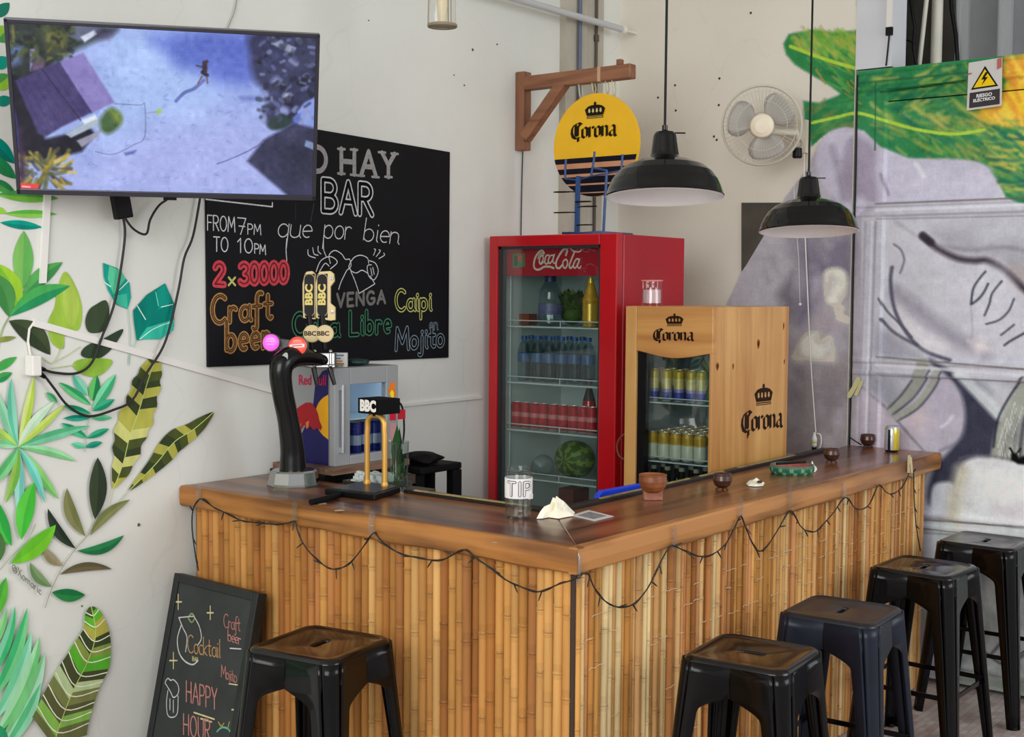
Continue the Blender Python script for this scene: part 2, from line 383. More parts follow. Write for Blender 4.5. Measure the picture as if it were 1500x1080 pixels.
def text_mesh(body, size, bold=0.0, shear=0.0, extrude=0.0):
    """verts/faces of a printed word set in Blender's built-in face, x right, y up, origin at the centre"""
    cu = bpy.data.curves.new('t', 'FONT'); cu.body = body; cu.size = size; cu.align_x = 'CENTER'; cu.align_y = 'CENTER'
    cu.offset = bold; cu.shear = shear; cu.extrude = extrude; cu.resolution_u = 3
    o = bpy.data.objects.new('t', cu); COL.objects.link(o)
    dg = bpy.context.evaluated_depsgraph_get(); dg.update()
    me = bpy.data.meshes.new_from_object(o.evaluated_get(dg))
    vs = [v.co.copy() for v in me.vertices]; fs = [list(p.vertices) for p in me.polygons]
    bpy.data.objects.remove(o); bpy.data.curves.remove(cu); bpy.data.meshes.remove(me)
    return vs, fs
def print_text(mb, body, size, c, ux, uy, col=None, mi=0, bold=0.0, shear=0.0, sx=1.0):
    vs, fs = text_mesh(body, size, bold, shear); c, ux, uy = Vector(c), Vector(ux).normalized(), Vector(uy).normalized()
    mb.add([c + ux * v.x * sx + uy * v.y for v in vs], fs, col, mi)

# ------------------------------------------------------------------ painted canvases (colour layers of dense grids)
class Canvas:
    """a rectangle in (u,v) metres whose colours are brushed on with soft polygons and strokes"""
    def __init__(s, u0, u1, v0, v1, res, base, px=None):
        s.nu = int((u1 - u0) / res) + 1; s.nv = int((v1 - v0) / res) + 1
        s.u = np.linspace(u0, u1, s.nu); s.v = np.linspace(v0, v1, s.nv)
        s.U, s.V = np.meshgrid(s.u, s.v); s.a = np.ones((s.nv, s.nu, 3)) * np.array(base, float); s.px = px
        s.rng = np.random.RandomState(3)
    def pts(s, P): return np.array([s.px(x, y) for x, y in P]) if s.px else np.array(P, float)
    def win(s, P, m):
        i0 = np.searchsorted(s.u, P[:, 0].min() - m); i1 = np.searchsorted(s.u, P[:, 0].max() + m)
        j0 = np.searchsorted(s.v, P[:, 1].min() - m); j1 = np.searchsorted(s.v, P[:, 1].max() + m)
        return slice(j0, j1), slice(i0, i1)
    def segd(s, U, V, P, closed):
        d = np.full(U.shape, 1e9); n = len(P)
        for i in range(n if closed else n - 1):
            a, b = P[i], P[(i + 1) % n]; e_ = b - a; l2 = max((e_ ** 2).sum(), 1e-12)
            t = np.clip(((U - a[0]) * e_[0] + (V - a[1]) * e_[1]) / l2, 0, 1)
            d = np.minimum(d, np.hypot(U - a[0] - t * e_[0], V - a[1] - t * e_[1]))
        return d
    def mask(s, P, soft):
        w_ = s.win(P, soft * 2); U, V = s.U[w_], s.V[w_]
        if U.size == 0: return w_, np.zeros(U.shape)
        ins = np.zeros(U.shape, bool); n = len(P)
        for i in range(n):
            a, b = P[i], P[(i + 1) % n]
            if a[1] == b[1]: continue
            ins ^= ((a[1] > V) != (b[1] > V)) & (U < (b[0] - a[0]) * (V - a[1]) / (b[1] - a[1]) + a[0])
        d = s.segd(U, V, P, True) * np.where(ins, 1, -1)
        return w_, np.clip(d / soft * .5 + .5, 0, 1)
    def blend(s, w_, k, col):
        s.a[w_] = s.a[w_] * (1 - k[..., None]) + np.array(col, float) * k[..., None]
    def poly(s, P, col, soft=.006, alpha=1.0, smooth=True, noise=0.0):
        if smooth and len(P) > 4: P = [(q.x, q.y) for q in crom([(x, y, 0) for x, y in P], 4, True)]
        w_, k = s.mask(s.pts(P), soft); k = k * alpha
        if noise: k = k * np.clip(1 + noise * s.rng.randn(*k.shape), 0, 1.2).clip(0, 1)
        s.blend(w_, k, col)
    def stroke(s, P, wd, col, soft=.004, alpha=1.0, taper=False):
        if len(P) > 2: P = [(q.x, q.y) for q in crom([(x, y, 0) for x, y in P], 5)]
        Q = s.pts(P); w_ = s.win(Q, wd + soft * 2); U, V = s.U[w_], s.V[w_]
        if U.size == 0: return
        d = s.segd(U, V, Q, False); s.blend(w_, np.clip((wd / 2 - d) / soft + .5, 0, 1) * alpha, col)
    def dabs(s, P, n, cols, ln, wd, ang, spread=.4, alpha=.8, soft=.003):
        """n short brush dabs inside outline P; lengths in photo px direction ang (radians, image sense)"""
        P = np.array(P, float); x0, y0 = P.min(0); x1, y1 = P.max(0); c = 0; tr = 0
        while c < n and tr < n * 20:
            tr += 1; x = s.rng.uniform(x0, x1); y = s.rng.uniform(y0, y1); ins = False
            for i in range(len(P)):
                a, b = P[i], P[(i + 1) % len(P)]
                if (a[1] > y) != (b[1] > y) and x < (b[0] - a[0]) * (y - a[1]) / (b[1] - a[1]) + a[0]: ins = not ins
            if not ins: continue
            an = (ang(x, y) if callable(ang) else ang) + s.rng.uniform(-spread, spread); l_ = ln * s.rng.uniform(.5, 1.3)
            dx, dy = math.cos(an) * l_ / 2, math.sin(an) * l_ / 2
            s.stroke([(x - dx, y - dy), (x, y + l_ * .05), (x + dx, y + dy)], wd * s.rng.uniform(.6, 1.3), cols[s.rng.randint(len(cols))], soft, alpha); c += 1
    def grain(s, amp, blocks=(1, 6, 25)):
        for b in blocks:
            n = s.rng.randn(s.nv // b + 2, s.nu // b + 2); n = np.repeat(np.repeat(n, b, 0), b, 1)[:s.nv, :s.nu]
            if b > 1:
                k = b
                n = (n + np.roll(n, k // 2, 0) + np.roll(n, k // 2, 1) + np.roll(np.roll(n, k // 2, 0), k // 2, 1)) / 2.6
            s.a += (n * amp)[..., None]
        s.a = np.clip(s.a, 2, 253)
    def linear(s, k=1.0):
        c = s.a / 255.0
        return np.clip(np.where(c <= .04045, c / 12.92, ((c + .055) / 1.055) ** 2.4) * k, 0, 1)
    def sample(s, U, V, k=1.0):
        i = np.clip(np.rint((U - s.u[0]) / (s.u[1] - s.u[0])).astype(int), 0, s.nu - 1); j = np.clip(np.rint((V - s.v[0]) / (s.v[1] - s.v[0])).astype(int), 0, s.nv - 1)
        return s.linear(k)[j, i]
def grid_mesh(name, cv, place, mat, parent=None, loc=None, k=1.0, win=None, keep=None, emit=False):
    """mesh of a canvas (or of a window of it); place(U,V) -> xyz arrays"""
    U, V, A = cv.U, cv.V, cv.linear(k)
    if win is not None:
        i0, i1 = np.searchsorted(cv.u, win[0]), np.searchsorted(cv.u, win[1]); j0, j1 = np.searchsorted(cv.v, win[2]), np.searchsorted(cv.v, win[3])
        U, V, A = U[j0:j1, i0:i1], V[j0:j1, i0:i1], A[j0:j1, i0:i1]
    nv, nu = U.shape; X, Y, Z = place(U, V); o0 = Vector(loc) if loc is not None else org(parent)
    co = np.stack([X - o0.x, Y - o0.y, Z - o0.z], -1).reshape(-1, 3)
    idx = np.arange(nv * nu).reshape(nv, nu)
    q = np.stack([idx[:-1, :-1], idx[:-1, 1:], idx[1:, 1:], idx[1:, :-1]], -1).reshape(-1, 4)
    if keep is not None:
        kk = keep[:-1, :-1].reshape(-1); q = q[kk]
    me = bpy.data.meshes.new(name); me.vertices.add(len(co)); me.vertices.foreach_set('co', co.ravel())
    me.loops.add(q.size); me.loops.foreach_set('vertex_index', q.ravel().astype(np.int32))
    me.polygons.add(len(q)); me.polygons.foreach_set('loop_start', np.arange(0, q.size, 4, dtype=np.int32))
    me.update(calc_edges=True)
    at_ = me.color_attributes.new('Col', 'FLOAT_COLOR', 'POINT'); c4 = np.ones((nv * nu, 4), np.float32); c4[:, :3] = A.reshape(-1, 3); at_.data.foreach_set('color', c4.ravel())
    me.materials.append(mat)
    me.validate(); me.update()
    o = bpy.data.objects.new(name, me); COL.objects.link(o)
    if parent is not None: o.parent = parent
    else: o.location = o0
    ORG[o.name] = o0
    return o
# ================================================================== setting
YW, XW, HC = 1.70, 2.74, 4.2
def wallpaint(name, rgb, k=1.2):
    mt = M(name, rgb, 0.75, k=k, var=0.05, scale=1.6, bump=0.12, bscale=22)
    N, Lk = nodes_of(mt); b = N['Principled BSDF']
    # faint hairline cracks and roller streaks in the plaster
    t = N.new('ShaderNodeTexCoord'); v = N.new('ShaderNodeTexVoronoi'); v.feature = 'DISTANCE_TO_EDGE'; v.inputs['Scale'].default_value = 0.9
    n = N.new('ShaderNodeTexNoise'); n.inputs['Scale'].default_value = 2.5; n.inputs['Detail'].default_value = 6
    a = N.new('ShaderNodeVectorMath'); a.operation = 'ADD'; Lk.new(t.outputs['Object'], a.inputs[0]); Lk.new(n.outputs['Color'], a.inputs[1]); Lk.new(a.outputs[0], v.inputs['Vector'])
    mr = N.new('ShaderNodeMapRange'); mr.inputs['From Max'].default_value = 0.004; mr.inputs['To Min'].default_value = 0.955; mr.inputs['To Max'].default_value = 1.0
    Lk.new(v.outputs['Distance'], mr.inputs['Value'])
    src = b.inputs['Base Color'].links[0].from_socket
    vm = N.new('ShaderNodeVectorMath'); vm.operation = 'SCALE'; Lk.new(src, vm.inputs[0]); Lk.new(mr.outputs[0], vm.inputs['Scale']); Lk.new(vm.outputs[0], b.inputs['Base Color'])
    return mt
m_wallA = wallpaint('white_plaster', (206, 207, 201)); m_wallB = wallpaint('cream_plaster', (212, 207, 195))
m_floor = M('worn_tiles', (170, 160, 156), 0.6, k=1.0, var=0.15, scale=6)
N, Lk = nodes_of(m_floor); b = N['Principled BSDF']
t = N.new('ShaderNodeTexCoord'); br = N.new('ShaderNodeTexBrick'); br.inputs['Scale'].default_value = 9.0
br.inputs['Color1'].default_value = L((205, 196, 192)) + (1,); br.inputs['Color2'].default_value = L((176, 146, 138)) + (1,); br.inputs['Mortar'].default_value = L((160, 152, 148)) + (1,)
br.inputs['Mortar Size'].default_value = 0.012; br.inputs['Bias'].default_value = -0.2
nz = N.new('ShaderNodeTexNoise'); nz.inputs['Scale'].default_value = 9; ml = N.new('ShaderNodeMix'); ml.data_type = 'RGBA'; ml.blend_type = 'MULTIPLY'; ml.inputs['Factor'].default_value = 0.45
Lk.new(t.outputs['Object'], br.inputs['Vector']); Lk.new(t.outputs['Object'], nz.inputs['Vector']); Lk.new(br.outputs['Color'], ml.inputs['A']); Lk.new(nz.outputs['Fac'], ml.inputs['B']); Lk.new(ml.outputs['Result'], b.inputs['Base Color'])
m_paint = VC('mural_paint', 0.65, 0.10, 18, (1, 1, 1)); m_paint_st = VC('leaf_paint', 0.6, 0.13, 30, (1, 1, .25))
m_canvas = VC('brushed_paint', 0.6, 0.05, 60)
m_black = M('black_plastic', (13, 13, 15), 0.4, spec=.2); m_steel = M('brushed_steel', (190, 190, 190), 0.28, metal=1.0); m_white = M('white_plastic', (222, 220, 214), 0.4, k=1.1)
m_conc = M('bare_concrete', (168, 163, 150), 0.8, k=1.15, var=0.16, scale=4, bump=0.4, bscale=18)
m_grey = M('grey_painted_metal', (128, 130, 132), 0.5, k=1.0, var=0.1, scale=5)
def struct(name, mb, mat, **k):
    o = mb.build(name, mat, **k); o['kind'] = 'structure'; return o
b_ = MB(); b_.box(-4.2, 5.2, -4.0, YW + .15, -.1, 0); struct('floor', b_, m_floor)
b_ = MB(); b_.box(-4.2, 5.2, -4.0, YW + .15, HC, HC + .12); struct('ceiling', b_, M('ceiling_paint', (215, 213, 208), 0.8))
b_ = MB(); b_.box(-4.2, XW + .15, YW, YW + .15, 0, HC); wall_left = struct('wall_left', b_, m_wallA)
b_ = MB(); b_.box(XW, XW + .15, .435, YW, 0, HC); wall_back = struct('wall_back', b_, m_wallB)
b_ = MB(); b_.box(XW + .15, 4.2, .60, .72, 0, HC); b_.box(4.1, 4.2, -1.4, .60, 0, HC); struct('wall_right', b_, M('grimy_plaster', (150, 146, 138), 0.8, k=1.0, var=0.3, scale=3))
b_ = MB(); b_.box(XW - .004, XW + .16, .27, .434, 2.702, HC); struct('trim_1', b_, M('cool_white_paint', (205, 207, 212), 0.7, k=1.1, var=.06, scale=3))
b_ = MB(); b_.box(2.222, 2.40, YW - .035, YW, 0, HC); b_.box(2.40, 2.562, YW - .02, YW, 0, HC); struct('trim_2', b_, m_conc)   # bare concrete pillar in the corner

# ------------------------------------------------------------------ leaf mural on the left wall
lm = MB(); LY = [YW - .0012]
def wp(x, y, d=0.0): return at(x, y, 1, LY[0] - d)
def up(): LY[0] -= .00012
def shape(P, rgb, smooth=True, k=1.15):
    P = [(q.x, q.y) for q in crom([(x, y, 0) for x, y in P], 5, True)] if smooth else P
    lm.poly([wp(x, y) for x, y in P], L(rgb, k)); up()
def line(P, wd, rgb, k=1.15):
    lm.ribbon([wp(q.x, q.y) for q in crom([(x, y, 0) for x, y in P], 5)], wd, (0, -1, 0), L(rgb, k)); up()
def leaf(b0, t0, wd, c1, c2=None, bend=0.0, rib=None, belly=.5):
    bx, by = b0; tx, ty = t0; dx, dy = tx - bx, ty - by; ln = math.hypot(dx, dy); nx, ny = -dy / ln, dx / ln; n = 12; ax = []; l_ = []; r_ = []
    for i in range(n + 1):
        t = i / n; o = bend * ln * 4 * t * (1 - t) ; cx, cy = bx + dx * t + nx * o, by + dy * t + ny * o
        h = wd / 2 * (math.sin(PI * t ** (math.log(.5) / math.log(belly))) ** .85 if 0 < t < 1 else 0)
        ax.append((cx, cy)); l_.append((cx + nx * h, cy + ny * h)); r_.append((cx - nx * h, cy - ny * h))
    for side, c in ((l_, c1), (r_, c2 or c1)):
        for i in range(n):
            lm.poly([wp(*ax[i]), wp(*ax[i + 1]), wp(*side[i + 1]), wp(*side[i])], L(c, 1.15))
    up()
    if rib: line([ax[1], ax[n // 2], ax[n - 1]], .004, rib)
gr, gd, li, ol, dk, te, tl, yg = (74, 150, 76), (40, 120, 70), (140, 188, 60), (96, 104, 58), (46, 58, 40), (0, 128, 112), (70, 190, 160), (166, 166, 74)
# upper strip beside and beneath the television
leaf((-8, 26), (14, 4), 18, (30, 110, 90)); leaf((-6, 60), (14, 40), 30, gr, li); leaf((-8, 100), (12, 84), 20, (20, 150, 130)); leaf((-10, 130), (16, 110), 26, li, gr)
leaf((-10, 150), (20, 146), 16, (20, 130, 110)); leaf((-20, 195), (22, 240), 22, (10, 110, 95), te); leaf((-20, 225), (24, 262), 20, gd, (30, 130, 80)); leaf((-15, 262), (24, 285), 16, gr, gd)
leaf((-6, 285), (86, 291), 17, (110, 175, 60), gr); leaf((6, 313), (84, 314), 12, (130, 190, 80), (90, 170, 60)); leaf((0, 326), (62, 333), 13, te, (0, 150, 130)); leaf((-12, 304), (10, 312), 10, li)
# big leafy plant, left edge
line([(30, 440), (5, 480), (-4, 520)], .005, (150, 170, 120))
shape([(95, 398), (110, 418), (120, 450), (116, 482), (96, 487), (93, 511), (76, 502), (70, 474), (80, 450), (84, 425)], (150, 184, 66)); shape([(98, 405), (112, 430), (116, 455), (108, 478), (98, 470), (92, 440)], (164, 190, 80))
leaf((33, 424), (35, 338), 30, (96, 170, 84), (122, 182, 92)); leaf((28, 455), (-4, 386), 28, (150, 196, 50), (120, 180, 50), .08); leaf((14, 465), (-14, 398), 30, (74, 140, 74), (60, 128, 66), .1)
leaf((33, 436), (92, 384), 24, (60, 138, 76), (84, 160, 84), -.06); leaf((14, 464), (103, 419), 26, (36, 140, 86), (70, 164, 84), -.08)
leaf((13, 470), (74, 520), 32, (50, 62, 42), (62, 74, 48), -.1); leaf((-10, 500), (24, 494), 8, (130, 140, 70)); leaf((-12, 545), (25, 523), 13, (60, 160, 70), gr); leaf((-12, 560), (18, 546), 13, (30, 140, 76), gr)
line([(62, 524), (78, 532), (92, 505)], .003, (190, 196, 150)); line([(78, 532), (100, 520), (118, 508)], .003, (190, 196, 150))
shape([(155, 440), (160, 455), (158, 476), (150, 486), (131, 487), (125, 472), (130, 455), (141, 446)], (58, 74, 52), True)
shape([(180, 482), (172, 500), (158, 517), (142, 526), (122, 523), (119, 516), (128, 506), (150, 497)], (50, 66, 48)); shape([(107, 536), (120, 526), (163, 527), (156, 543), (140, 552), (122, 549)], (136, 178, 62))
line([(75, 540), (110, 535)], .003, (170, 190, 120))
# two teal leaves
shape([(151, 385), (172, 393), (190, 415), (192, 436), (187, 453), (170, 446), (158, 425), (152, 405)], (20, 152, 134), False); shape([(160, 389), (178, 398), (184, 408), (166, 432), (158, 408)], (88, 196, 152), False); shape([(166, 434), (186, 430), (187, 452), (172, 446)], (60, 180, 150), False)
line([(152, 413), (162, 420)], .003, (220, 240, 230)); line([(175, 425), (188, 412)], .003, (220, 240, 230)); line([(188, 453), (191, 500), (189, 535)], .003, (160, 190, 175))
shape([(242, 415), (255, 445), (255, 478), (248, 490), (200, 499), (196, 470), (195, 455), (215, 432)], (0, 122, 108), False); shape([(230, 425), (242, 416), (253, 442), (232, 455)], (10, 142, 126), False); shape([(203, 497), (215, 480), (255, 468), (254, 484), (235, 497)], (50, 180, 156), False)
line([(201, 448), (213, 468)], .0035, (215, 240, 230)); line([(228, 428), (232, 448)], .003, (120, 210, 190)); line([(236, 450), (253, 446)], .003, (200, 235, 225)); line([(205, 497), (225, 482), (250, 472)], .003, (190, 235, 220)); line([(201, 499), (190, 520), (189, 535)], .003, (150, 190, 170))
# small fern
line([(134, 596), (128, 625), (124, 662)], .003, (150, 190, 160))
for (bx, by), (tx, ty), wd, c1, c2 in [((134, 594), (86, 560), 12, (40, 150, 90), (96, 190, 120)), ((129, 580), (107, 549), 14, (130, 200, 170), (80, 180, 150)), ((135, 588), (142, 550), 16, (30, 120, 70), (90, 180, 90)), ((136, 600), (170, 548), 16, (60, 160, 110), (120, 205, 160)), ((136, 602), (168, 585), 12, (20, 140, 100), (60, 170, 130)),
    ((133, 606), (92, 594), 10, (20, 130, 90), (50, 160, 110)), ((133, 612), (93, 613), 9, (10, 130, 110), (40, 160, 130)), ((134, 612), (164, 612), 9, (80, 180, 130), (110, 200, 150)), ((128, 642), (90, 620), 12, (30, 140, 100), (70, 180, 130)), ((128, 642), (160, 628), 10, (20, 140, 100), (60, 170, 130)), ((125, 655), (105, 650), 9, (110, 200, 160), (80, 180, 140)), ((125, 655), (150, 648), 9, (20, 130, 110), (40, 150, 120)), ((84, 590), (68, 575), 9, (60, 150, 100), (90, 180, 120))]:
    leaf((bx, by), (tx, ty), wd, c1, c2)
# banana leaf with dark and yellow bands
def banded(spine, halfw, cols, rib=(190, 205, 120), gap=None, skew=6, wob=None):
    sp = crom([(x, y, 0) for x, y in spine], 8); n = len(sp); hw = [np.interp(i / (n - 1), [h[0] for h in halfw], [h[1] for h in halfw]) for i in range(n)]
    Lp, Rp = [], []
    for i, p in enumerate(sp):
        d = (sp[min(i + 1, n - 1)] - sp[max(i - 1, 0)]).normalized(); nn = Vector((-d.y, d.x, 0)); w_ = hw[i] * (1 + (wob or 0) * math.sin(i * 1.3))
        Lp.append(p + nn * w_ - d * skew * hw[i] / 20); Rp.append(p - nn * w_ - d * skew * hw[i] / 20)
    nb = len(cols)
    for i in range(n - 1):
        c = cols[min(int(i / (n - 1) * nb), nb - 1)]; c2 = cols[min(int(((i / (n - 1)) * nb + .5)), nb - 1)]
        lm.poly([wp(sp[i].x, sp[i].y), wp(sp[i + 1].x, sp[i + 1].y), wp(Lp[i + 1].x, Lp[i + 1].y), wp(Lp[i].x, Lp[i].y)], L(c, 1.15))
        lm.poly([wp(sp[i].x, sp[i].y), wp(sp[i + 1].x, sp[i + 1].y), wp(Rp[i + 1].x, Rp[i + 1].y), wp(Rp[i].x, Rp[i].y)], L(c2, 1.15))
    up()
    if gap:
        for j in range(1, nb):
            i = int(j / nb * (n - 1)); line([(Lp[i].x, Lp[i].y), (sp[i].x, sp[i].y), (Rp[i].x, Rp[i].y)], .0035, gap)
    line([(p.x, p.y) for p in sp], .003, rib)
A, B, Cc, D = (72, 82, 40), (170, 168, 76), (52, 64, 38), (196, 198, 120)
banded([(228, 526), (216, 560), (204, 600), (190, 640), (180, 680), (166, 716)], [(0, 3), (.08, 12), (.25, 20), (.4, 22), (.55, 25), (.75, 20), (.92, 10), (1, 1)], [A, B, A, Cc, B, Cc, B, B, D, A, Cc, D, A, B], skew=10, wob=.08)
banded([(313, 604), (285, 628), (255, 648), (228, 680), (190, 718)], [(0, 1), (.15, 9), (.4, 16), (.6, 15), (.8, 9), (1, 1)], [Cc, A, A, B, A, Cc, B, A, Cc, B, A], skew=-8)
line([(166, 716), (160, 742)], .003, (180, 185, 150)); line([(190, 718), (176, 735)], .003, (180, 185, 150))
# spiky pale agave
for tip, wd, c1, c2 in [((-6, 570), 14, (150, 205, 170), (120, 190, 150)), ((17, 553), 13, (130, 200, 175), (90, 180, 150)), ((50, 550), 13, (170, 200, 70), (200, 215, 130)), ((80, 588), 14, (180, 215, 185), (200, 225, 200)), ((96, 592), 11, (170, 200, 80), (190, 210, 110)), ((132, 624), 14, (110, 190, 150), (80, 170, 120)), ((112, 676), 12, (110, 190, 120), (150, 210, 160)),
    ((86, 732), 15, (100, 180, 90), (130, 200, 110)), ((66, 738), 12, (90, 190, 170), (130, 205, 190)), ((28, 762), 15, (150, 210, 195), (110, 190, 175)), ((8, 738), 13, (140, 185, 80), (110, 170, 70)), ((-14, 712), 15, (80, 170, 100), (120, 195, 130)), ((-14, 622), 12, (170, 205, 90), (140, 190, 90)), ((-14, 650), 12, (110, 190, 130), (150, 205, 160))]:
    leaf((27, 655), tip, wd, c1, c2, random.uniform(-.06, .06))
# lower branches
line([(66, 890), (76, 862), (92, 830), (112, 803), (132, 780), (140, 760)], .003, (150, 150, 130)); line([(0, 835), (20, 812), (40, 792), (52, 768)], .003, (150, 160, 130))
leaf((139, 761), (143, 670), 26, (44, 56, 42), (58, 70, 50), .03); leaf((125, 786), (98, 715), 18, (112, 118, 70), (128, 130, 84), -.1); leaf((111, 804), (70, 745), 15, (34, 48, 38), (44, 58, 46), -.1); leaf((132, 785), (191, 732), 14, (128, 134, 84), (112, 118, 72), -.08)
leaf((113, 807), (182, 784), 15, (32, 110, 66), (44, 128, 76), .12); leaf((88, 842), (164, 834), 13, (106, 96, 70), (92, 86, 60), -.1); leaf((76, 868), (125, 872), 19, (40, 128, 66), (30, 108, 60), .05); leaf((92, 829), (64, 800), 14, (150, 142, 110), (138, 130, 96), -.12); leaf((76, 860), (44, 824), 14, (120, 150, 100), (96, 132, 84), -.12)
leaf((31, 791), (50, 706), 26, (64, 180, 56), (90, 196, 70), -.04); leaf((16, 826), (82, 769), 26, (110, 190, 44), (96, 180, 44), .06); leaf((17, 800), (-4, 734), 24, (46, 160, 66), (70, 178, 70), -.08); leaf((-2, 824), (0, 780), 18, (70, 110, 60)); leaf((-6, 905), (9, 846), 18, (90, 180, 60), (70, 160, 60))
# pale palm at the bottom
for i, (tip, base, wd, c1, c2) in enumerate([((10, 890), (-20, 960), 12, (120, 200, 120), (150, 210, 150)), ((22, 888), (-20, 1000), 15, (60, 180, 110), (120, 200, 160)), ((40, 890), (-15, 1030), 18, (110, 196, 130), (60, 176, 110)), ((46, 925), (-12, 1060), 20, (150, 215, 185), (110, 200, 150)), ((58, 932), (-8, 1080), 22, (110, 200, 120), (160, 220, 170)), ((66, 955), (0, 1090), 22, (170, 220, 190), (120, 200, 130)), ((60, 1000), (4, 1100), 18, (140, 210, 170), (90, 190, 130))]):
    leaf(base, tip, wd, c1, c2, .06)
leaf((-10, 1060), (12, 1085), 14, (40, 150, 100))
# striped leaf at the bottom
banded([(134, 890), (140, 930), (128, 970), (108, 1010), (92, 1050), (78, 1092)], [(0, 2), (.1, 12), (.25, 20), (.45, 31), (.65, 34), (.85, 38), (1, 42)], [(70, 92, 48), (96, 176, 50), (176, 170, 76), (60, 72, 44), (130, 150, 70), (86, 170, 48), (72, 76, 46), (180, 200, 150), (120, 126, 74), (88, 90, 56), (130, 180, 80), (104, 110, 66)], gap=(226, 232, 205), skew=14)
px_letters(lm, '@Xomaric', (18, 836), (60, 872), 12, 1, LY[0], .003, (0, -1, 0), col=L((120, 124, 112), 1.1))
mural = lm.build('leaf_mural', m_paint_st, wall_left)
# old screw holes, scuffs and a hairline joint on the left wall
for x, y, r in [(692, 73, .006), (680, 125, .004), (203, 769, .006), (120, 888, .003), (540, 30, .003), (665, 110, .003), (728, 65, .004)]: sp_ = MB(); sp_.cyl(at(x, y, 1, YW - .002), at(x, y, 1, YW + .005), r, 8, L((80, 74, 66))); sp_.build('wall_hole', m_paint, wall_left)
for x, y in [(989, 125), (1054, 115), (1053, 154), (990, 162), (1046, 200), (1050, 205), (1100, 19), (964, 143)]: sp_ = MB(); sp_.cyl(at(x, y, 0, XW - .002), at(x, y, 0, XW + .005), .006, 8, L((60, 54, 48))); sp_.build('wall_hole', m_paint, wall_back)

# ------------------------------------------------------------------ gate and stone-face mural
def pxg(x, y): q = at(x, y, 0, XW); return (q.y, q.z)
BASE = (203, 198, 187)
cv = Canvas(-.62, 1.14, 0.0, 3.06, .005, BASE, pxg)
gate_bg = [(1256, -60), (1640, -60), (1640, 1200), (1236, 1200)]
cv.poly(gate_bg, (193, 190, 201), .003, smooth=False)
# grey folds painted on the plaster left of the gate
cv.poly([(1060, 456), (1085, 400), (1118, 348), (1150, 290), (1184, 246), (1200, 210), (1225, 189), (1262, 186), (1262, 670), (1060, 670)], (176, 169, 178), .006, smooth=False)
for P_, c_, a_, s_ in [([(1158, 340), (1190, 330), (1206, 350), (1198, 388), (1176, 402), (1160, 372)], (140, 131, 146), .8, .05), ([(1206, 345), (1246, 335), (1248, 400), (1212, 420), (1188, 462), (1168, 474), (1172, 430)], (128, 119, 140), .8, .04), ([(1085, 470), (1110, 400), (1140, 370), (1146, 420), (1110, 470)], (188, 182, 190), .7, .05), ([(1140, 430), (1160, 400), (1168, 450), (1150, 480)], (120, 112, 124), .7, .03),
    ([(1206, 402), (1222, 392), (1240, 400), (1240, 430), (1226, 446), (1210, 440)], (224, 222, 208), .95, .012), ([(1182, 490), (1214, 488), (1222, 508), (1226, 534), (1200, 530), (1172, 534), (1160, 522)], (222, 221, 208), .95, .014), ([(1222, 450), (1248, 440), (1246, 476), (1226, 470)], (206, 204, 198), .9, .02), ([(1162, 545), (1200, 536), (1248, 530), (1246, 665), (1150, 665)], (164, 152, 154), .85, .05), ([(1196, 560), (1230, 545), (1244, 600), (1210, 610)], (150, 138, 146), .6, .05), ([(1186, 470), (1210, 456), (1230, 480), (1206, 488)], (188, 170, 178), .8, .03),
    ([(1156, 560), (1172, 540), (1178, 570), (1160, 640)], (140, 136, 140), .6, .04), ([(1200, 260), (1225, 215), (1250, 210), (1250, 330), (1205, 325)], (186, 179, 190), .8, .05), ([(1216, 230), (1232, 222), (1236, 290), (1222, 300)], (152, 140, 158), .7, .025), ([(1236, 250), (1258, 205), (1282, 215), (1283, 300), (1256, 310), (1240, 290)], (158, 145, 164), .75, .03)]:
    cv.poly(P_, c_, s_, a_)
for _ in range(60):
    x, y = cv.rng.uniform(1070, 1245), cv.rng.uniform(300, 650)
    if y < 456 - (x - 1060) * 1.7 + 10: continue
    v = cv.rng.randint(-26, 22); cv.stroke([(x, y), (x + cv.rng.uniform(-14, 14), y + cv.rng.uniform(10, 30))], cv.rng.uniform(.02, .05), (172 + v, 164 + v, 174 + v), .04, .45)
# painted green leaves
lf1 = [(1148, 64), (1156, 50), (1190, 44), (1220, 47), (1257, 45), (1257, 152), (1238, 142), (1215, 125), (1190, 110), (1165, 95), (1152, 80)]
lf2 = [(1177, 148), (1200, 151), (1228, 140), (1250, 122), (1257, 104), (1380, 90), (1640, 62), (1640, 330), (1490, 296), (1472, 288), (1452, 244), (1400, 232), (1330, 232), (1290, 215), (1266, 192), (1240, 186), (1212, 194), (1190, 214), (1180, 190)]
cv.poly(lf1, (48, 128, 72), .006, smooth=False); cv.poly(lf2, (46, 128, 78), .006, smooth=False)
cv.dabs([(1156, 56), (1190, 48), (1256, 50), (1256, 96), (1200, 80), (1165, 68)], 90, [(150, 180, 70), (120, 170, 64), (176, 170, 80), (96, 160, 76)], 22, .014, .8, .35, .6, .012)
cv.dabs([(1165, 75), (1256, 105), (1256, 148), (1200, 112)], 40, [(36, 112, 66), (76, 150, 76), (150, 140, 70)], 20, .01, .7, .3)
cv.stroke([(1158, 68), (1195, 82), (1225, 92), (1257, 101)], .016, (166, 200, 64))
cv.dabs([(1262, 112), (1500, 90), (1600, 80), (1600, 180), (1440, 185), (1270, 150)], 200, [(90, 150, 70), (160, 170, 70), (60, 130, 70), (40, 110, 80), (190, 180, 90), (30, 96, 76)], 30, .014, lambda x, y: -.3 if x < 1400 else .6, .35, .55, .014)
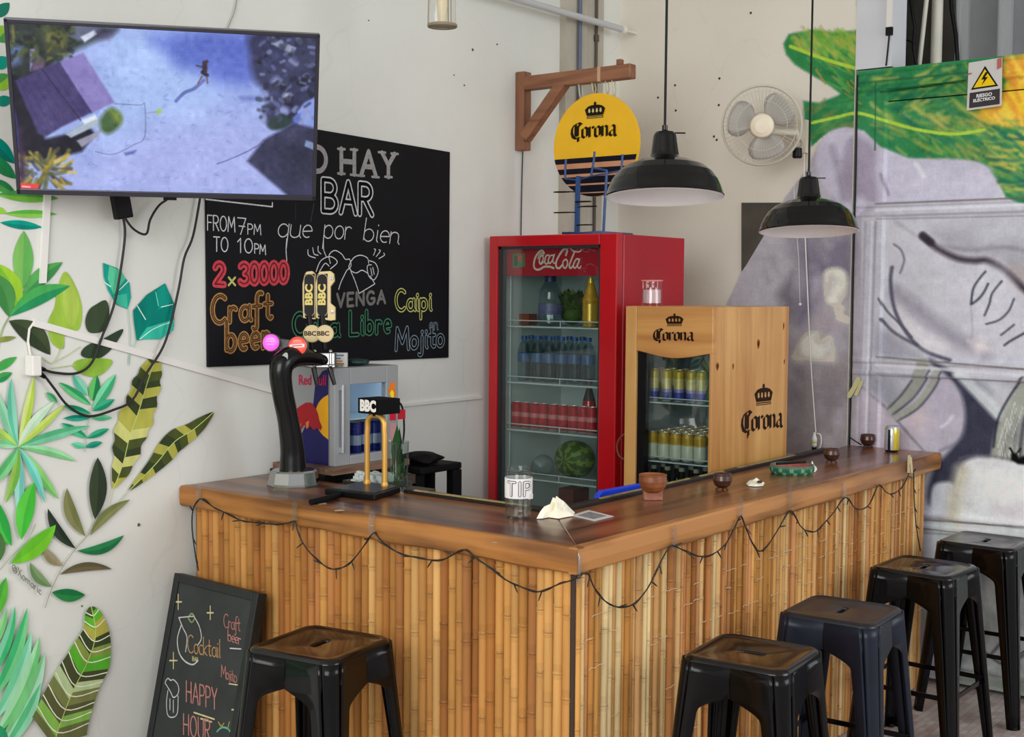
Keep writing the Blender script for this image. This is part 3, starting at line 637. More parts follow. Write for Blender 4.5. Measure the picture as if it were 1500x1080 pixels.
cv.dabs([(1270, 160), (1440, 150), (1480, 280), (1300, 215)], 190, [(100, 156, 72), (60, 136, 80), (170, 160, 74), (200, 190, 96), (34, 104, 84)], 30, .013, lambda x, y: .3 + (x - 1270) / 500, .4, .5, .014)
cv.dabs([(1182, 160), (1255, 140), (1256, 190), (1195, 205)], 50, [(36, 110, 66), (76, 150, 80), (140, 130, 70)], 22, .013, -.5, .4, .5, .014)
cv.poly([(1478, 84), (1640, 66), (1640, 200), (1500, 186), (1462, 182), (1428, 172), (1444, 152), (1476, 128)], (232, 170, 60), .02, .9)
cv.dabs([(1475, 90), (1610, 80), (1610, 190), (1440, 178)], 120, [(244, 206, 60), (236, 150, 50), (250, 220, 90), (214, 140, 50), (226, 190, 40)], 30, .018, 1.0, .4, .6, .016)
cv.dabs([(1430, 170), (1520, 180), (1560, 290), (1490, 285), (1450, 235)], 90, [(40, 110, 96), (90, 150, 90), (190, 190, 90), (220, 190, 80), (30, 90, 90)], 30, .012, .35, .4, .6, .012)
cv.stroke([(1190, 180), (1225, 172), (1258, 166), (1300, 178), (1345, 190), (1395, 196), (1440, 190)], .014, (170, 206, 70))
# stone head under the leaves
cv.poly([(1196, 222), (1214, 194), (1240, 186), (1266, 194), (1290, 217), (1330, 232), (1400, 233), (1440, 240), (1458, 266), (1454, 288), (1420, 297), (1283, 300), (1256, 320), (1230, 300), (1200, 260)], (191, 184, 202), .008)
cv.poly([(1238, 216), (1258, 200), (1284, 222), (1284, 295), (1262, 288), (1242, 292), (1232, 260)], (160, 146, 166), .02, .8); cv.stroke([(1218, 215), (1228, 250), (1236, 290)], .03, (160, 148, 168), .03, .7)
cv.poly([(1290, 226), (1340, 240), (1430, 246), (1450, 268), (1420, 288), (1300, 288)], (200, 194, 212), .03, .8)
cv.stroke([(1340, 240), (1352, 258)], .02, (218, 216, 226), .015, .8); cv.stroke([(1290, 255), (1300, 285)], .012, (140, 128, 150), .012, .6)
# face
cv.poly([(1284, 322), (1500, 322), (1500, 520), (1284, 525)], (199, 197, 206), .02, .8, False)
cv.poly([(1360, 340), (1395, 330), (1500, 316), (1560, 330), (1540, 420), (1500, 420), (1470, 394), (1440, 380), (1400, 374)], (172, 168, 178), .03, .8); cv.poly([(1400, 330), (1500, 315), (1520, 345), (1440, 362)], (198, 196, 206), .03, .7)
cv.poly([(1470, 396), (1500, 388), (1560, 420), (1560, 470), (1500, 430)], (186, 170, 168), .02, .7)
cv.stroke([(1311, 325), (1330, 338), (1348, 350)], .018, (176, 172, 184), .015, .7)
cv.stroke([(1350, 346), (1372, 364), (1400, 378), (1425, 382), (1445, 382), (1470, 396), (1500, 424), (1530, 450)], .026, (92, 80, 88), .02, .92); cv.stroke([(1350, 345), (1362, 355)], .034, (80, 70, 78), .014, .9); cv.stroke([(1378, 360), (1420, 366), (1470, 362), (1500, 368)], .016, (140, 128, 140), .02, .5)
cv.poly([(1430, 400), (1466, 392), (1486, 430), (1470, 476), (1444, 480), (1424, 450)], (204, 202, 212), .03, .7)
for P_, w_ in [([(1421, 446), (1424, 424), (1432, 410), (1442, 398)], .010), ([(1423, 445), (1432, 438), (1440, 428), (1446, 416)], .010), ([(1441, 462), (1448, 445), (1452, 430), (1466, 412)], .009), ([(1443, 475), (1462, 469), (1476, 456), (1484, 438)], .008), ([(1465, 491), (1474, 484), (1484, 476)], .008), ([(1470, 506), (1480, 499), (1500, 488)], .010)]: cv.stroke(P_, w_, (80, 78, 94), .006, .9)
cv.stroke([(1421, 450), (1423, 485), (1420, 500)], .008, (170, 168, 180), .01, .6)
cv.stroke([(1308, 358), (1318, 366), (1323, 380), (1320, 392), (1317, 400)], .010, (126, 122, 138), .008, .85)
cv.stroke([(1310, 428), (1340, 452), (1372, 478), (1405, 500), (1440, 516)], .065, (163, 155, 170), .05, .85); cv.stroke([(1312, 460), (1340, 490), (1380, 512)], .05, (214, 208, 214), .05, .8); cv.poly([(1418, 500), (1440, 498), (1452, 512), (1430, 520)], (226, 216, 218), .02, .85)
cv.stroke([(1305, 392), (1303, 412), (1307, 446), (1318, 474), (1336, 500), (1356, 516), (1390, 528)], .016, (98, 96, 114), .012, .9); cv.stroke([(1287, 438), (1298, 456), (1316, 474), (1334, 494)], .010, (104, 102, 118), .008, .85); cv.stroke([(1290, 468), (1304, 484), (1322, 496), (1342, 506)], .014, (88, 86, 102), .01, .85)
cv.poly([(1284, 480), (1310, 492), (1340, 512), (1350, 524), (1284, 524)], (158, 155, 168), .03, .8)
# below the middle rail
cv.poly([(1284, 548), (1290, 545), (1640, 556), (1640, 780), (1260, 780), (1260, 640)], (186, 182, 192), .02, .7, False)
cv.poly([(1360, 526), (1396, 546), (1430, 572), (1462, 612), (1456, 650), (1440, 692), (1396, 742), (1358, 738), (1366, 690), (1398, 650), (1410, 612), (1408, 584), (1388, 556)], (84, 82, 100), .012)
cv.poly([(1266, 540), (1300, 556), (1320, 580), (1310, 606), (1290, 590), (1270, 570)], (150, 148, 160), .03, .7)
cv.poly([(1308, 606), (1340, 566), (1378, 546), (1402, 572), (1412, 610), (1405, 642), (1378, 659), (1345, 652), (1318, 630)], (186, 178, 194), .012); cv.poly([(1322, 612), (1345, 594), (1360, 615), (1345, 638)], (206, 188, 194), .04, .8); cv.stroke([(1378, 626), (1388, 618), (1394, 610)], .012, (214, 212, 224), .012, .8); cv.stroke([(1405, 570), (1413, 610), (1406, 644), (1376, 661)], .012, (120, 116, 136), .016, .6)
cv.stroke([(1264, 568), (1290, 592), (1310, 614), (1332, 640), (1352, 662)], .012, (100, 98, 114), .01, .8)
cv.stroke([(1302, 604), (1322, 584), (1340, 562), (1352, 534)], .055, (160, 160, 152), .012, .95); cv.stroke([(1312, 612), (1342, 592), (1362, 566), (1372, 544)], .030, (168, 168, 158), .01, .95)
for P_ in ([(1298, 600), (1318, 580), (1334, 558)], [(1306, 608), (1334, 586), (1352, 562), (1362, 540)], [(1312, 618), (1344, 598), (1368, 568), (1378, 546)]): cv.stroke(P_, .009, (92, 92, 104), .008, .85)
cv.poly([(1262, 570), (1290, 592), (1340, 648), (1360, 668), (1262, 668)], (192, 178, 190), .02, .8); 
for i in range(7): cv.stroke([(1258 + i * 5, 560 + i * 5), (1256 + i * 5, 665)], .012, [(204, 192, 204), (178, 166, 182), (190, 178, 192)][i % 3], .012, .6)
cv.stroke([(1405, 548), (1430, 574), (1462, 608)], .05, (204, 208, 212), .02, .9); cv.stroke([(1440, 556), (1470, 575), (1500, 600)], .06, (196, 198, 204), .04, .7); cv.stroke([(1430, 560), (1450, 575)], .02, (140, 150, 160), .03, .6)
hair = [(1500, 552), (1520, 560), (1560, 600), (1560, 700), (1500, 690), (1478, 720), (1452, 700), (1454, 650), (1462, 618), (1478, 584)]
cv.poly(hair, (164, 165, 156), .014); cv.stroke([(1498, 552), (1476, 584), (1460, 616), (1454, 655)], .010, (70, 70, 84), .008, .9); cv.stroke([(1500, 612), (1494, 650), (1492, 690)], .016, (92, 90, 104), .012, .8)
cv.dabs([(1464, 620), (1490, 600), (1490, 700), (1460, 700)], 45, [(120, 118, 124), (190, 192, 184), (140, 140, 140), (206, 206, 200)], 40, .006, 1.8, .12, .7)
cv.poly([(1364, 716), (1378, 707), (1396, 712), (1394, 752), (1364, 752)], (206, 206, 216), .01)
cv.poly([(1394, 752), (1398, 710), (1408, 682), (1424, 671), (1452, 671), (1500, 681), (1560, 700), (1560, 800), (1384, 800), (1390, 770)], (214, 215, 218), .012); cv.stroke([(1408, 690), (1398, 730), (1392, 790)], .06, (202, 197, 178), .05, .85); cv.poly([(1430, 690), (1500, 700), (1520, 730), (1440, 740)], (224, 228, 232), .05, .8); cv.poly([(1450, 735), (1500, 740), (1500, 765), (1455, 760)], (208, 196, 202), .03, .7)
cv.stroke([(1404, 672), (1430, 667), (1470, 672), (1500, 680)], .010, (120, 118, 130), .01, .6)
# little black snail shape
cv.poly([(1480, 666), (1488, 664), (1491, 672), (1500, 668), (1520, 668), (1520, 682), (1490, 680), (1480, 674)], (24, 24, 30), .006, smooth=False); cv.stroke([(1483, 666), (1480, 660), (1478, 657)], .008, (24, 24, 30)); cv.stroke([(1489, 664), (1492, 660), (1494, 658)], .007, (24, 24, 30))
# bottom panel
cv.poly([(1370, 776), (1640, 790), (1640, 1100), (1370, 1100)], (186, 188, 188), .01, .9, False); cv.poly([(1366, 760), (1400, 765), (1395, 830), (1366, 830)], (206, 214, 214), .01, .8, False)
for i in range(60):
    x, y = cv.rng.uniform(1375, 1530), cv.rng.uniform(800, 1010); v = cv.rng.randint(-36, 24)
    cv.stroke([(x, y), (x + cv.rng.uniform(-30, 30), y + cv.rng.uniform(10, 40)), (x + cv.rng.uniform(-30, 30), y + cv.rng.uniform(40, 80))], cv.rng.uniform(.012, .04), (178 + v, 182 + v, 180 + v), .02, .5)
for P_ in ([(1470, 840), (1480, 880), (1472, 930), (1450, 960)], [(1400, 850), (1408, 900), (1430, 940)], [(1440, 955), (1470, 975), (1500, 960)]): cv.stroke(P_, .010, (84, 86, 96), .01, .8)
cv.poly([(1400, 990), (1520, 1000), (1520, 1020), (1400, 1010)], (150, 160, 146), .02, .7, False)
# frame lines and paint edges along the gate's rails
for y0, y1 in ((299, 290), (523, 541), (757, 772)): cv.stroke([(1284, y0), (1500, y1)], .008, (128, 118, 112), .004, .75)
for y0, y1 in ((321, 316), (547, 560), (778, 790)): cv.stroke([(1284, y0), (1500, y1)], .006, (150, 144, 152), .004, .7)
for y0, y1 in ((308, 300), (534, 550)): cv.stroke([(1284, y0), (1500, y1)], .014, (214, 211, 218), .008, .7)
for x0, x1, c_ in ((1283, 1272, (150, 146, 160)), (1278, 1268, (222, 220, 228)), (1268, 1258, (166, 156, 172))): cv.stroke([(x0, 325), (x1, 650)], .010, c_, .006, .6)
cv.stroke([(1283, 120), (1282, 220)], .006, (30, 84, 56), .004, .8); cv.stroke([(1260, 122), (1420, 106)], .008, (36, 92, 60), .005, .7); cv.stroke([(1290, 135), (1416, 118)], .007, (22, 60, 44), .004, .8)
grey = (cv.a.max(-1) - cv.a.min(-1)) < 42
st_ = cv.a + (cv.a.mean(-1, keepdims=True) - 184) * .26 + np.array([-1., 3., 4.])
cv.a = np.where(grey[..., None] & (np.abs(cv.a - np.array(BASE)).max(-1) > 3)[..., None], st_, cv.a)
keepU, keepV = np.searchsorted(cv.u, .436), np.searchsorted(cv.v, .95)
dif = np.abs(cv.a - np.array(BASE)).max(-1) > 14
cv.grain(2.2)
gi = cv.u
# the part brushed straight onto the plaster
win = (.436, 1.13, .95, 3.05); i0, i1 = np.searchsorted(cv.u, win[0]), np.searchsorted(cv.u, win[1]); j0, j1 = np.searchsorted(cv.v, win[2]), np.searchsorted(cv.v, win[3])
mu = grid_mesh('leaf_and_stone_mural', cv, lambda U, V: (np.full(U.shape, XW - .0015), U, V), m_canvas, wall_back, k=1.2, win=win, keep=dif[j0:j1, i0:i1])
# the gate: sheet-metal leaf with a stepped frame, mural carried across it
GY0, GY1, GZ1 = -.60, .425, 2.70
def relief(U, V):
    d = np.zeros(U.shape)
    d[(U > .29)] = .014
    for z0, z1 in ((2.045, 2.108), (1.335, 1.412), (.672, .742), (2.60, 2.70), (0, .10)):
        d[(V > z0) & (V < z1)] = .020
        d[(V > z0 + .02) & (V < z1 - .02)] = .012
    d[(V > 2.545) & (V < 2.56) & (U < .29)] = -.006
    return XW + .012 - d, U, V
gate = thing('door_1', (XW + .02, -.09, 0), None, None); gate['kind'] = 'structure'; gate['label'] = 'tall sheet metal gate painted with a sleeping stone face and green leaves'
grid_mesh('panel', cv, relief, m_canvas, gate, k=1.2, win=(GY0, GY1, .012, GZ1))
b_ = MB(); b_.box(XW + .018, XW + .05, GY0, GY1, .012, GZ1 - .004); b_.build('gate_frame', M('green_gate_edge', (70, 110, 70), .6), gate)
# store space glimpsed above the gate
m_pvc = M('old_white_pipe', (206, 204, 190), .5, k=1.0, var=.08, scale=6)
def beh(x, y, X): return at(x, y, 0, X)
t_ = MB(); p0, p1 = beh(1372, -80, 3.25), beh(1370, 130, 3.25); t_.cyl((p1.x, p1.y, 0), (p1.x, p1.y, HC), .026, 14); tag(t_.build('pipe', m_pvc, loc=(p1.x, p1.y, 0)), 'thick cream vertical pipe rising behind the painted gate', 'pipe')
t_ = MB(); t_.tube([beh(1345, 110, 3.1), beh(1360, -25, 3.1), beh(1375, -190, 3.1)], .011, 8); q = t_.build('thin_pipe', m_pvc, loc=beh(1345, 110, 3.1)); tag(q, 'thin white slanted pipe left of the thick cream pipe behind the gate', 'pipe')
cb = thing('metal_cabinet', (3.5, -.3, 0), 'tall grey metal cabinet standing behind the top of the gate', 'cabinet')
a0 = beh(1408, 60, 3.4).y
t_ = MB(); t_.box(3.42, 3.9, -1.2, a0 - .01, 0, 3.9); t_.build('body', m_grey, cb)
t_ = MB()
for x in (1410, 1472): y_ = beh(x, 50, 3.4).y; t_.box(3.385, 3.42, y_ - .03, y_ + .03, 0, 3.9); t_.box(3.375, 3.40, y_ + .008, y_ + .02, 0, 3.9)
t_.build('frame', M('pale_grey_metal', (164, 166, 168), .5), cb)
t_ = MB(); t_.cyl(beh(1398, 30, 4.05) , beh(1398, 30, 4.05) + Vector((0, 0, .01)), .01)
cbl = MB(); cbl.tube([beh(x, y, 3.34) for x, y in ((1390, -60), (1394, 15), (1400, 50), (1402, 80), (1404, 110))], .010, 6); tag(cbl.build('cable', m_black, loc=beh(1390, -60, 3.34)), 'black cable hanging between thick pipe and grey cabinet behind gate', 'cable')
cbl = MB(); cbl.tube([beh(x, y, 3.0) for x, y in ((1328, -40), (1335, 10), (1340, 40), (1338, 70), (1345, 110))], .008, 6); cbl.tube([beh(x, y, 2.96) for x, y in ((1300, 42), (1318, 56), (1338, 62))], .004, 6); tag(cbl.build('cable', m_black, loc=beh(1328, -40, 3.0)), 'tangled black cable against grimy wall left of slanted pipe', 'cable')
t_ = MB(); p_ = at(1303, 40, 0, XW - .012); t_.box(p_.x - .008, p_.x + .008, p_.y - .012, p_.y + .012, p_.z, HC); j = t_.build('conduit', m_white, loc=(p_.x, p_.y, p_.z)); tag(j, 'short white vertical conduit on the jamb above the gate', 'conduit')
t_ = MB(); t_.box(p_.x - .010, p_.x + .008, p_.y - .014, p_.y + .014, p_.z - .035, p_.z); t_.build('end_cap', m_black, j); t_ = MB(); t_.tube([Vector((p_.x, p_.y, p_.z - .03)), Vector((p_.x, p_.y + .01, p_.z - .15)), Vector((p_.x, p_.y + .012, 2.705))], .004, 6); t_.build('wire', m_black, j)
# warning sign
ws = thing('warning_sign', tuple(at(1442, 125, 0, XW - .03)), 'electrical risk warning sign with yellow triangle hung on the gate top', 'sign')
c4 = [at(x, y, 0, XW - .03) for x, y in ((1419, 92), (1468, 84), (1467, 155), (1416, 162))]
t_ = MB(); t_.prism(c4, (.004, 0, 0)); t_.build('plate', M('white_enamel', (205, 203, 200), .4), ws)
def sgn(u, v, d=.001): return c4[0].lerp(c4[1], u).lerp(c4[3].lerp(c4[2], u), v) + Vector((-d, 0, 0))
t_ = MB(); t_.poly([sgn(.07, .64), sgn(.95, .64), sgn(.95, .96), sgn(.07, .96)], L((62, 58, 58)))
t_.poly([sgn(.5, .12), sgn(.9, .58), sgn(.1, .58)], L((20, 18, 16))); t_.poly([sgn(.5, .19, .002), sgn(.82, .545, .002), sgn(.18, .545, .002)], L((244, 206, 24)))
t_.poly([sgn(.53, .25, .003), sgn(.40, .40, .003), sgn(.49, .40, .003), sgn(.42, .52, .003), sgn(.60, .36, .003), sgn(.51, .36, .003), sgn(.60, .27, .003)], L((18, 18, 18)))
print_text(t_, 'RIESGO', .0195, sgn(.5, .73, .002), c4[1] - c4[0], c4[0] - c4[3], L((235, 235, 235)), bold=.0006); print_text(t_, 'ELÉCTRICO', .0175, sgn(.5, .82, .002), c4[1] - c4[0], c4[0] - c4[3], L((235, 235, 235)), bold=.0006)
t_.build('printing', VC('sign_print', .4, .02), ws)
m_rt = M('red_tape', (190, 90, 84), .5); t_ = MB(); t_.poly([sgn(.86, .02, .003), sgn(.99, .0, .003), sgn(.99, .2, .003), sgn(.86, .24, .003)]); t_.build('tape', m_rt, ws); t_ = MB(); t_.poly([sgn(.0, .22, .003), sgn(.12, .22, .003), sgn(.1, .25, .003), sgn(.0, .26, .003)]); t_.build('tape', m_rt, ws)
# dark square plate behind the second lamp
pl = thing('wall_plate', tuple(at(1117, 340, 0, XW)), 'dark metal plate on the wall behind the far pendant lamp, overlapped by the grey mural', 'panel')
t_ = MB(); t_.prism([at(x, y, 0, XW - .0062) for x, y in ((1086, 297), (1146, 297), (1118, 346), (1094, 386), (1086, 398))], (.004, 0, 0)); t_.build('plate', M('dark_aged_metal', (74, 70, 62), .5, k=1.0, var=.2, scale=10), pl)
# cable run down the gate edge, with a strip of tape
t_ = MB(); t_.tube([at(x, y, 0, XW - .012) for x, y in ((1256, 110), (1254, 240), (1250, 400), (1247, 560), (1244, 652))], .0035, 6); t_.tube([at(x, y, 0, XW - .012) for x, y in ((1244, 640), (1252, 646), (1262, 652))], .0025, 6)
gc = t_.build('cable', m_black, loc=at(1250, 400, 0, XW - .012)); tag(gc, 'thin dark cable running down the wall edge beside the gate', 'cable')
t_ = MB(); t_.ribbon([at(x, y, 0, XW - .018) for x, y in ((1257, 556), (1250, 570), (1244, 580))], .022, (-1, 0, 0)); t_.build('tape', M('yellowed_tape_strip', (208, 204, 150), .5), gc); t_ = MB(); t_.ribbon([at(x, y, 0, XW - .0185) for x, y in ((1262, 560), (1254, 578))], .016, (-1, 0, 0)); t_.build('tape', M('yellowed_tape', (208, 204, 150), .5), gc)

# ------------------------------------------------------------------ wall conduits, outlet
def raceway(name, P, hw, label, dep=.012, ax=1):
    t_ = MB()
    for a, b in zip(P, P[1:]):
        a, b = at(a[0], a[1], 1, YW - dep / 2), at(b[0], b[1], 1, YW - dep / 2); t_.beam(a, b, dep, hw, up=(0, 0, 1) if abs((b - a).normalized().z) < .7 else (1, 0, 0))
    return tag(t_.build(name, m_white, loc=at(P[0][0], P[0][1], 1, YW)), label, 'cable trunking')
t_ = MB(); a, b = at(70, 270, 1, YW - .006), at(62, 415, 1, YW - .006); d = (b - a) / 2; t_.obox((a + b) / 2, d, (.011, 0, .0008), (0, .006, 0)); tag(t_.build('cable_trunking', m_white, loc=b), 'short white vertical cable trunking below the television', 'cable trunking')
raceway('cable_trunking', [(49, 473), (402, 573)], .022, 'long white sloping cable trunking crossing the painted leaves')
raceway('cable_trunking', [(560, 597), (704, 582)], .012, 'pale cable trunking on the wall left of the red fridge')
sk = thing('wall_outlet', tuple(at(44, 535, 1, YW)), 'white wall outlet box with two black plugs, left edge', 'outlet')
t_ = MB(); c = at(43, 535, 1, YW); t_.box(c.x - .016, c.x + .016, YW - .045, YW, c.z - .032, c.z + .032); t_.build('box', m_white, sk, bevel=.004)
t_ = MB(); t_.tube([at(x, y, 1, YW - .006) for x, y in ((50, 472), (43, 482), (41, 500), (45, 522))], .004, 8); t_.build('wire', m_white, sk)
m_cable = M('black_cable', (20, 19, 20), .5)
def cable(P, r, label, Y=YW - .018, plug=None, cat='cable'):
    t_ = MB(); pts = crom([at(x, y, 1, Y) for x, y in P], 5); t_.tube(pts, r, 8); o = t_.build('television_cable', m_cable, loc=pts[0]); tag(o, label, cat)
    if plug: t_ = MB(); t_.tube([at(x, y, 1, Y) for x, y in plug], [.006, .009, .010], 10); t_.build('plug', m_black, o)
    return o
cable([(180, 316), (183, 345), (176, 400), (166, 450), (150, 492), (134, 532), (112, 547), (80, 546), (60, 540)], .0042, 'black power cable from television adapter to upper plug of the outlet', plug=[(66, 542), (58, 540), (50, 536)])
cable([(294, 285), (283, 345), (270, 378), (262, 422), (248, 482), (236, 514), (214, 548), (194, 586), (168, 600), (130, 610), (100, 595), (80, 570), (66, 552), (58, 546)], .0042, 'longer black cable drooping from television right side to lower plug', Y=YW - .026, plug=[(66, 553), (58, 547), (50, 545)])
cable([(182, 318), (196, 336), (214, 343), (220, 322), (232, 302), (244, 293)], .004, 'short looped black cable under the television', Y=YW - .06)

# ------------------------------------------------------------------ television
yaw, tilt = -.6811, .3934
TVC = CAM + (Vector((-.1486, 1.55, 2.27)) - CAM) * .923
ex = Vector((math.cos(yaw), math.sin(yaw), 0)); ez = Vector((math.sin(yaw) * math.sin(tilt), -math.cos(yaw) * math.sin(tilt), math.cos(tilt))); en = ex.cross(ez)
TW, TH = .896 / 2, .5245 / 2
tv = thing('television', tuple(TVC), 'large flat television showing a sandy beach from above, on a swivel wall arm', 'television')
def tp(u, v, d=0.0): return TVC + ex * u + ez * v + en * d
t_ = MB(); bz = .012
for u0, u1, v0, v1 in ((-TW, TW, TH - bz, TH), (-TW, TW, -TH, -TH + .018), (-TW, -TW + bz, -TH, TH), (TW - bz, TW, -TH, TH)): t_.obox(tp((u0 + u1) / 2, (v0 + v1) / 2, -.008), ex * (u1 - u0) / 2, ez * (v1 - v0) / 2, en * .012)
t_.build('bezel', M('dark_chrome_bezel', (70, 70, 80), .22, metal=.7), tv, bevel=.002)
t_ = MB(); t_.obox(tp(0, 0, -.03), ex * TW * .985, ez * TH * .985, en * .012); t_.obox(tp(0, -.05, -.05), ex * TW * .6, ez * TH * .55, en * .012); t_.build('back_housing', m_black, tv, bevel=.006)
def pxt(x, y): q = meet(x, y, TVC, en) - TVC; return (q.dot(ex), q.dot(ez))
sc = Canvas(-TW + .009, TW - .009, -TH + .014, TH - .009, .0022, (158, 176, 234), pxt)
sc.poly([(150, 40), (330, 60), (300, 180), (150, 200)], (168, 196, 244), .08, .8); sc.poly([(250, 180), (400, 190), (420, 285), (100, 280), (150, 230)], (172, 178, 232), .08, .7)
for _ in range(420):
    x, y = sc.rng.uniform(110, 400), sc.rng.uniform(100, 280); v = sc.rng.randint(-34, 26); sc.stroke([(x, y), (x + sc.rng.uniform(-7, 7), y + sc.rng.uniform(-4, 4))], sc.rng.uniform(.002, .006), (160 + v, 170 + v, 226 + v * .5), .004, .5)
sc.poly([(222, 54), (290, 48), (395, 50), (395, 112), (362, 124), (322, 122), (292, 106), (262, 100), (244, 82)], (96, 116, 206), .03, .9); sc.poly([(260, 58), (330, 52), (380, 60), (372, 100), (320, 104), (280, 88)], (84, 102, 190), .04, .7)
sc.poly([(372, 48), (470, 55), (470, 165), (432, 172), (404, 186), (386, 172), (392, 140), (372, 116), (366, 80)], (48, 50, 82), .014, .95)
for x, y, r_, c_ in [(405, 118, 8, (140, 150, 200)), (421, 140, 7, (190, 200, 230)), (430, 92, 8, (80, 80, 100)), (445, 120, 8, (30, 34, 52)), (402, 82, 9, (70, 74, 120)), (415, 162, 10, (150, 156, 210)), (440, 62, 8, (36, 38, 60))]: sc.poly([(x - r_, y), (x, y - r_ * .7), (x + r_, y), (x, y + r_ * .7), (x - r_ * .7, y + r_ * .5)], c_, .008, .85)
sc.poly([(400, 54), (434, 70), (430, 80), (397, 64)], (150, 156, 180), .003, 1, False); sc.poly([(350, 142), (384, 140), (380, 146), (356, 149)], (110, 124, 196), .008, .8)
sc.poly([(424, 178), (446, 150), (462, 142), (462, 186), (440, 190)], (140, 160, 226), .004, 1, False); sc.poly([(422, 180), (440, 166), (436, 188)], (70, 100, 230), .004)
sc.poly([(392, 180), (412, 166), (430, 176), (418, 188), (398, 190)], (40, 60, 60), .006); sc.poly([(386, 205), (430, 180), (470, 190), (470, 300), (425, 290), (362, 236)], (52, 54, 84), .006, 1, False); sc.poly([(410, 215), (465, 215), (465, 270), (430, 265)], (38, 40, 62), .03, .8); sc.poly([(448, 205), (466, 212), (464, 222), (446, 214)], (130, 150, 190), .003, 1, False)
sc.stroke([(386, 208), (362, 222), (335, 234), (318, 240)], .004, (96, 104, 160), .003, .8)
sc.poly([(0, 28), (150, 38), (170, 46), (130, 64), (96, 82), (60, 110), (20, 120)], (40, 50, 48), .012); sc.poly([(60, 40), (110, 42), (100, 70), (72, 76)], (104, 108, 60), .02, .8); sc.poly([(14, 62), (34, 70), (30, 92), (16, 98)], (110, 130, 190), .01, .8); sc.poly([(110, 36), (148, 40), (140, 50), (118, 60), (100, 50)], (96, 104, 130), .006); sc.poly([(118, 54), (138, 44), (142, 50), (124, 62)], (214, 220, 240), .003, 1, False); sc.poly([(140, 46), (170, 42), (160, 58), (140, 56)], (90, 80, 120), .01, .7)
sc.poly([(44, 72), (52, 70), (50, 90), (44, 104)], (150, 140, 190), .003, 1, False); sc.poly([(52, 76), (66, 90), (64, 100), (46, 104)], (110, 84, 130), .005)
sc.poly([(20, 150), (60, 205), (100, 196), (126, 182), (140, 196), (120, 222), (60, 236), (28, 220)], (18, 20, 36), .006, 1, False)
sc.poly([(4, 100), (26, 112), (66, 200), (60, 240), (16, 232)], (26, 26, 40), .006, 1, False); sc.poly([(16, 150), (22, 160), (30, 214), (24, 220)], (70, 90, 200), .004, .8, False)
for _ in range(110):
    x, y = sc.rng.uniform(380, 462), sc.rng.uniform(54, 180); c_ = [(30, 34, 50), (70, 76, 120), (110, 120, 170), (44, 56, 60), (20, 24, 36), (150, 160, 206)][sc.rng.randint(6)]; sc.stroke([(x, y), (x + sc.rng.uniform(-8, 8), y + sc.rng.uniform(-6, 6))], sc.rng.uniform(.006, .016), c_, .006, .6)
for _ in range(70):
    x, y = sc.rng.uniform(14, 110), sc.rng.uniform(34, 90); c_ = [(30, 44, 36), (80, 92, 50), (50, 66, 50), (120, 116, 60), (24, 32, 36)][sc.rng.randint(5)]; sc.stroke([(x, y), (x + sc.rng.uniform(-10, 10), y + sc.rng.uniform(-8, 8))], sc.rng.uniform(.005, .013), c_, .006, .7)
sc.poly([(22, 118), (88, 90), (136, 164), (90, 186), (68, 200), (56, 196)], (70, 62, 112), .004, 1, False); sc.poly([(88, 90), (122, 77), (168, 150), (136, 165)], (136, 126, 190), .004, 1, False)
for i in range(7): sc.stroke([(28 + i * 9, 118 - i * 3.6), (62 + i * 12, 190 - i * 4)], .003, (56, 48, 94), .003, .6)
sc.stroke([(62, 102), (118, 176)], .004, (44, 40, 70), .003, .8)
for P_, c_ in [([(95, 196), (140, 172), (150, 180), (104, 202)], (170, 184, 200)), ([(120, 176), (140, 168), (142, 174), (124, 182)], (224, 234, 244)), ([(112, 206), (148, 190), (144, 200), (120, 216)], (150, 150, 170))]: sc.poly(P_, c_, .003, 1, False)
sc.poly([(148, 172), (164, 158), (178, 170), (176, 184), (160, 196), (148, 190)], (62, 92, 52), .008); sc.poly([(160, 160), (176, 164), (178, 180), (168, 178)], (150, 170, 70), .01, .7)
sc.dabs([(22, 228), (100, 224), (100, 278), (30, 278)], 70, [(190, 160, 50), (140, 130, 50), (90, 96, 60), (216, 190, 80), (60, 50, 60)], 20, .010, lambda x, y: math.atan2(y - 250, x - 66), .6, .7, .006); sc.poly([(24, 180), (34, 190), (40, 260), (28, 276)], (60, 44, 66), .01, .9)
sc.stroke([(168, 152), (205, 154), (212, 154), (212, 200), (196, 212), (166, 226), (140, 222)], .003, (104, 110, 150), .003, .75); sc.poly([(228, 164), (234, 158), (238, 164), (232, 168)], (150, 190, 90), .003); sc.stroke([(212, 166), (228, 164)], .002, (140, 140, 170)); sc.poly([(182, 224), (200, 220), (196, 225), (184, 228)], (90, 100, 170), .004)
sc.stroke([(298, 118), (284, 130), (270, 136), (258, 148)], .010, (96, 108, 176), .004, .9); sc.stroke([(300, 92), (300, 104)], .014, (60, 46, 60), .004); sc.stroke([(288, 96), (303, 100)], .004, (70, 50, 60)); sc.stroke([(297, 106), (303, 110)], .012, (40, 34, 50), .004); sc.stroke([(296, 112), (290, 122)], .004, (110, 76, 80)); sc.stroke([(303, 112), (304, 122)], .004, (110, 76, 80)); sc.poly([(300, 90), (303, 87), (306, 90), (303, 93)], (70, 50, 56), .002)
sc.poly([(30, 268), (57, 270), (56, 278), (29, 276)], (232, 74, 74), .002, 1, False); sc.stroke([(33, 273), (44, 274)], .004, (250, 200, 200), .002)
sc.grain(3)
grid_mesh('screen', sc, lambda U, V: tuple(TVC[i] + ex[i] * U + ez[i] * V + en[i] * .0005 for i in range(3)), VC('lit_screen', .3, emit=1.0), tv)
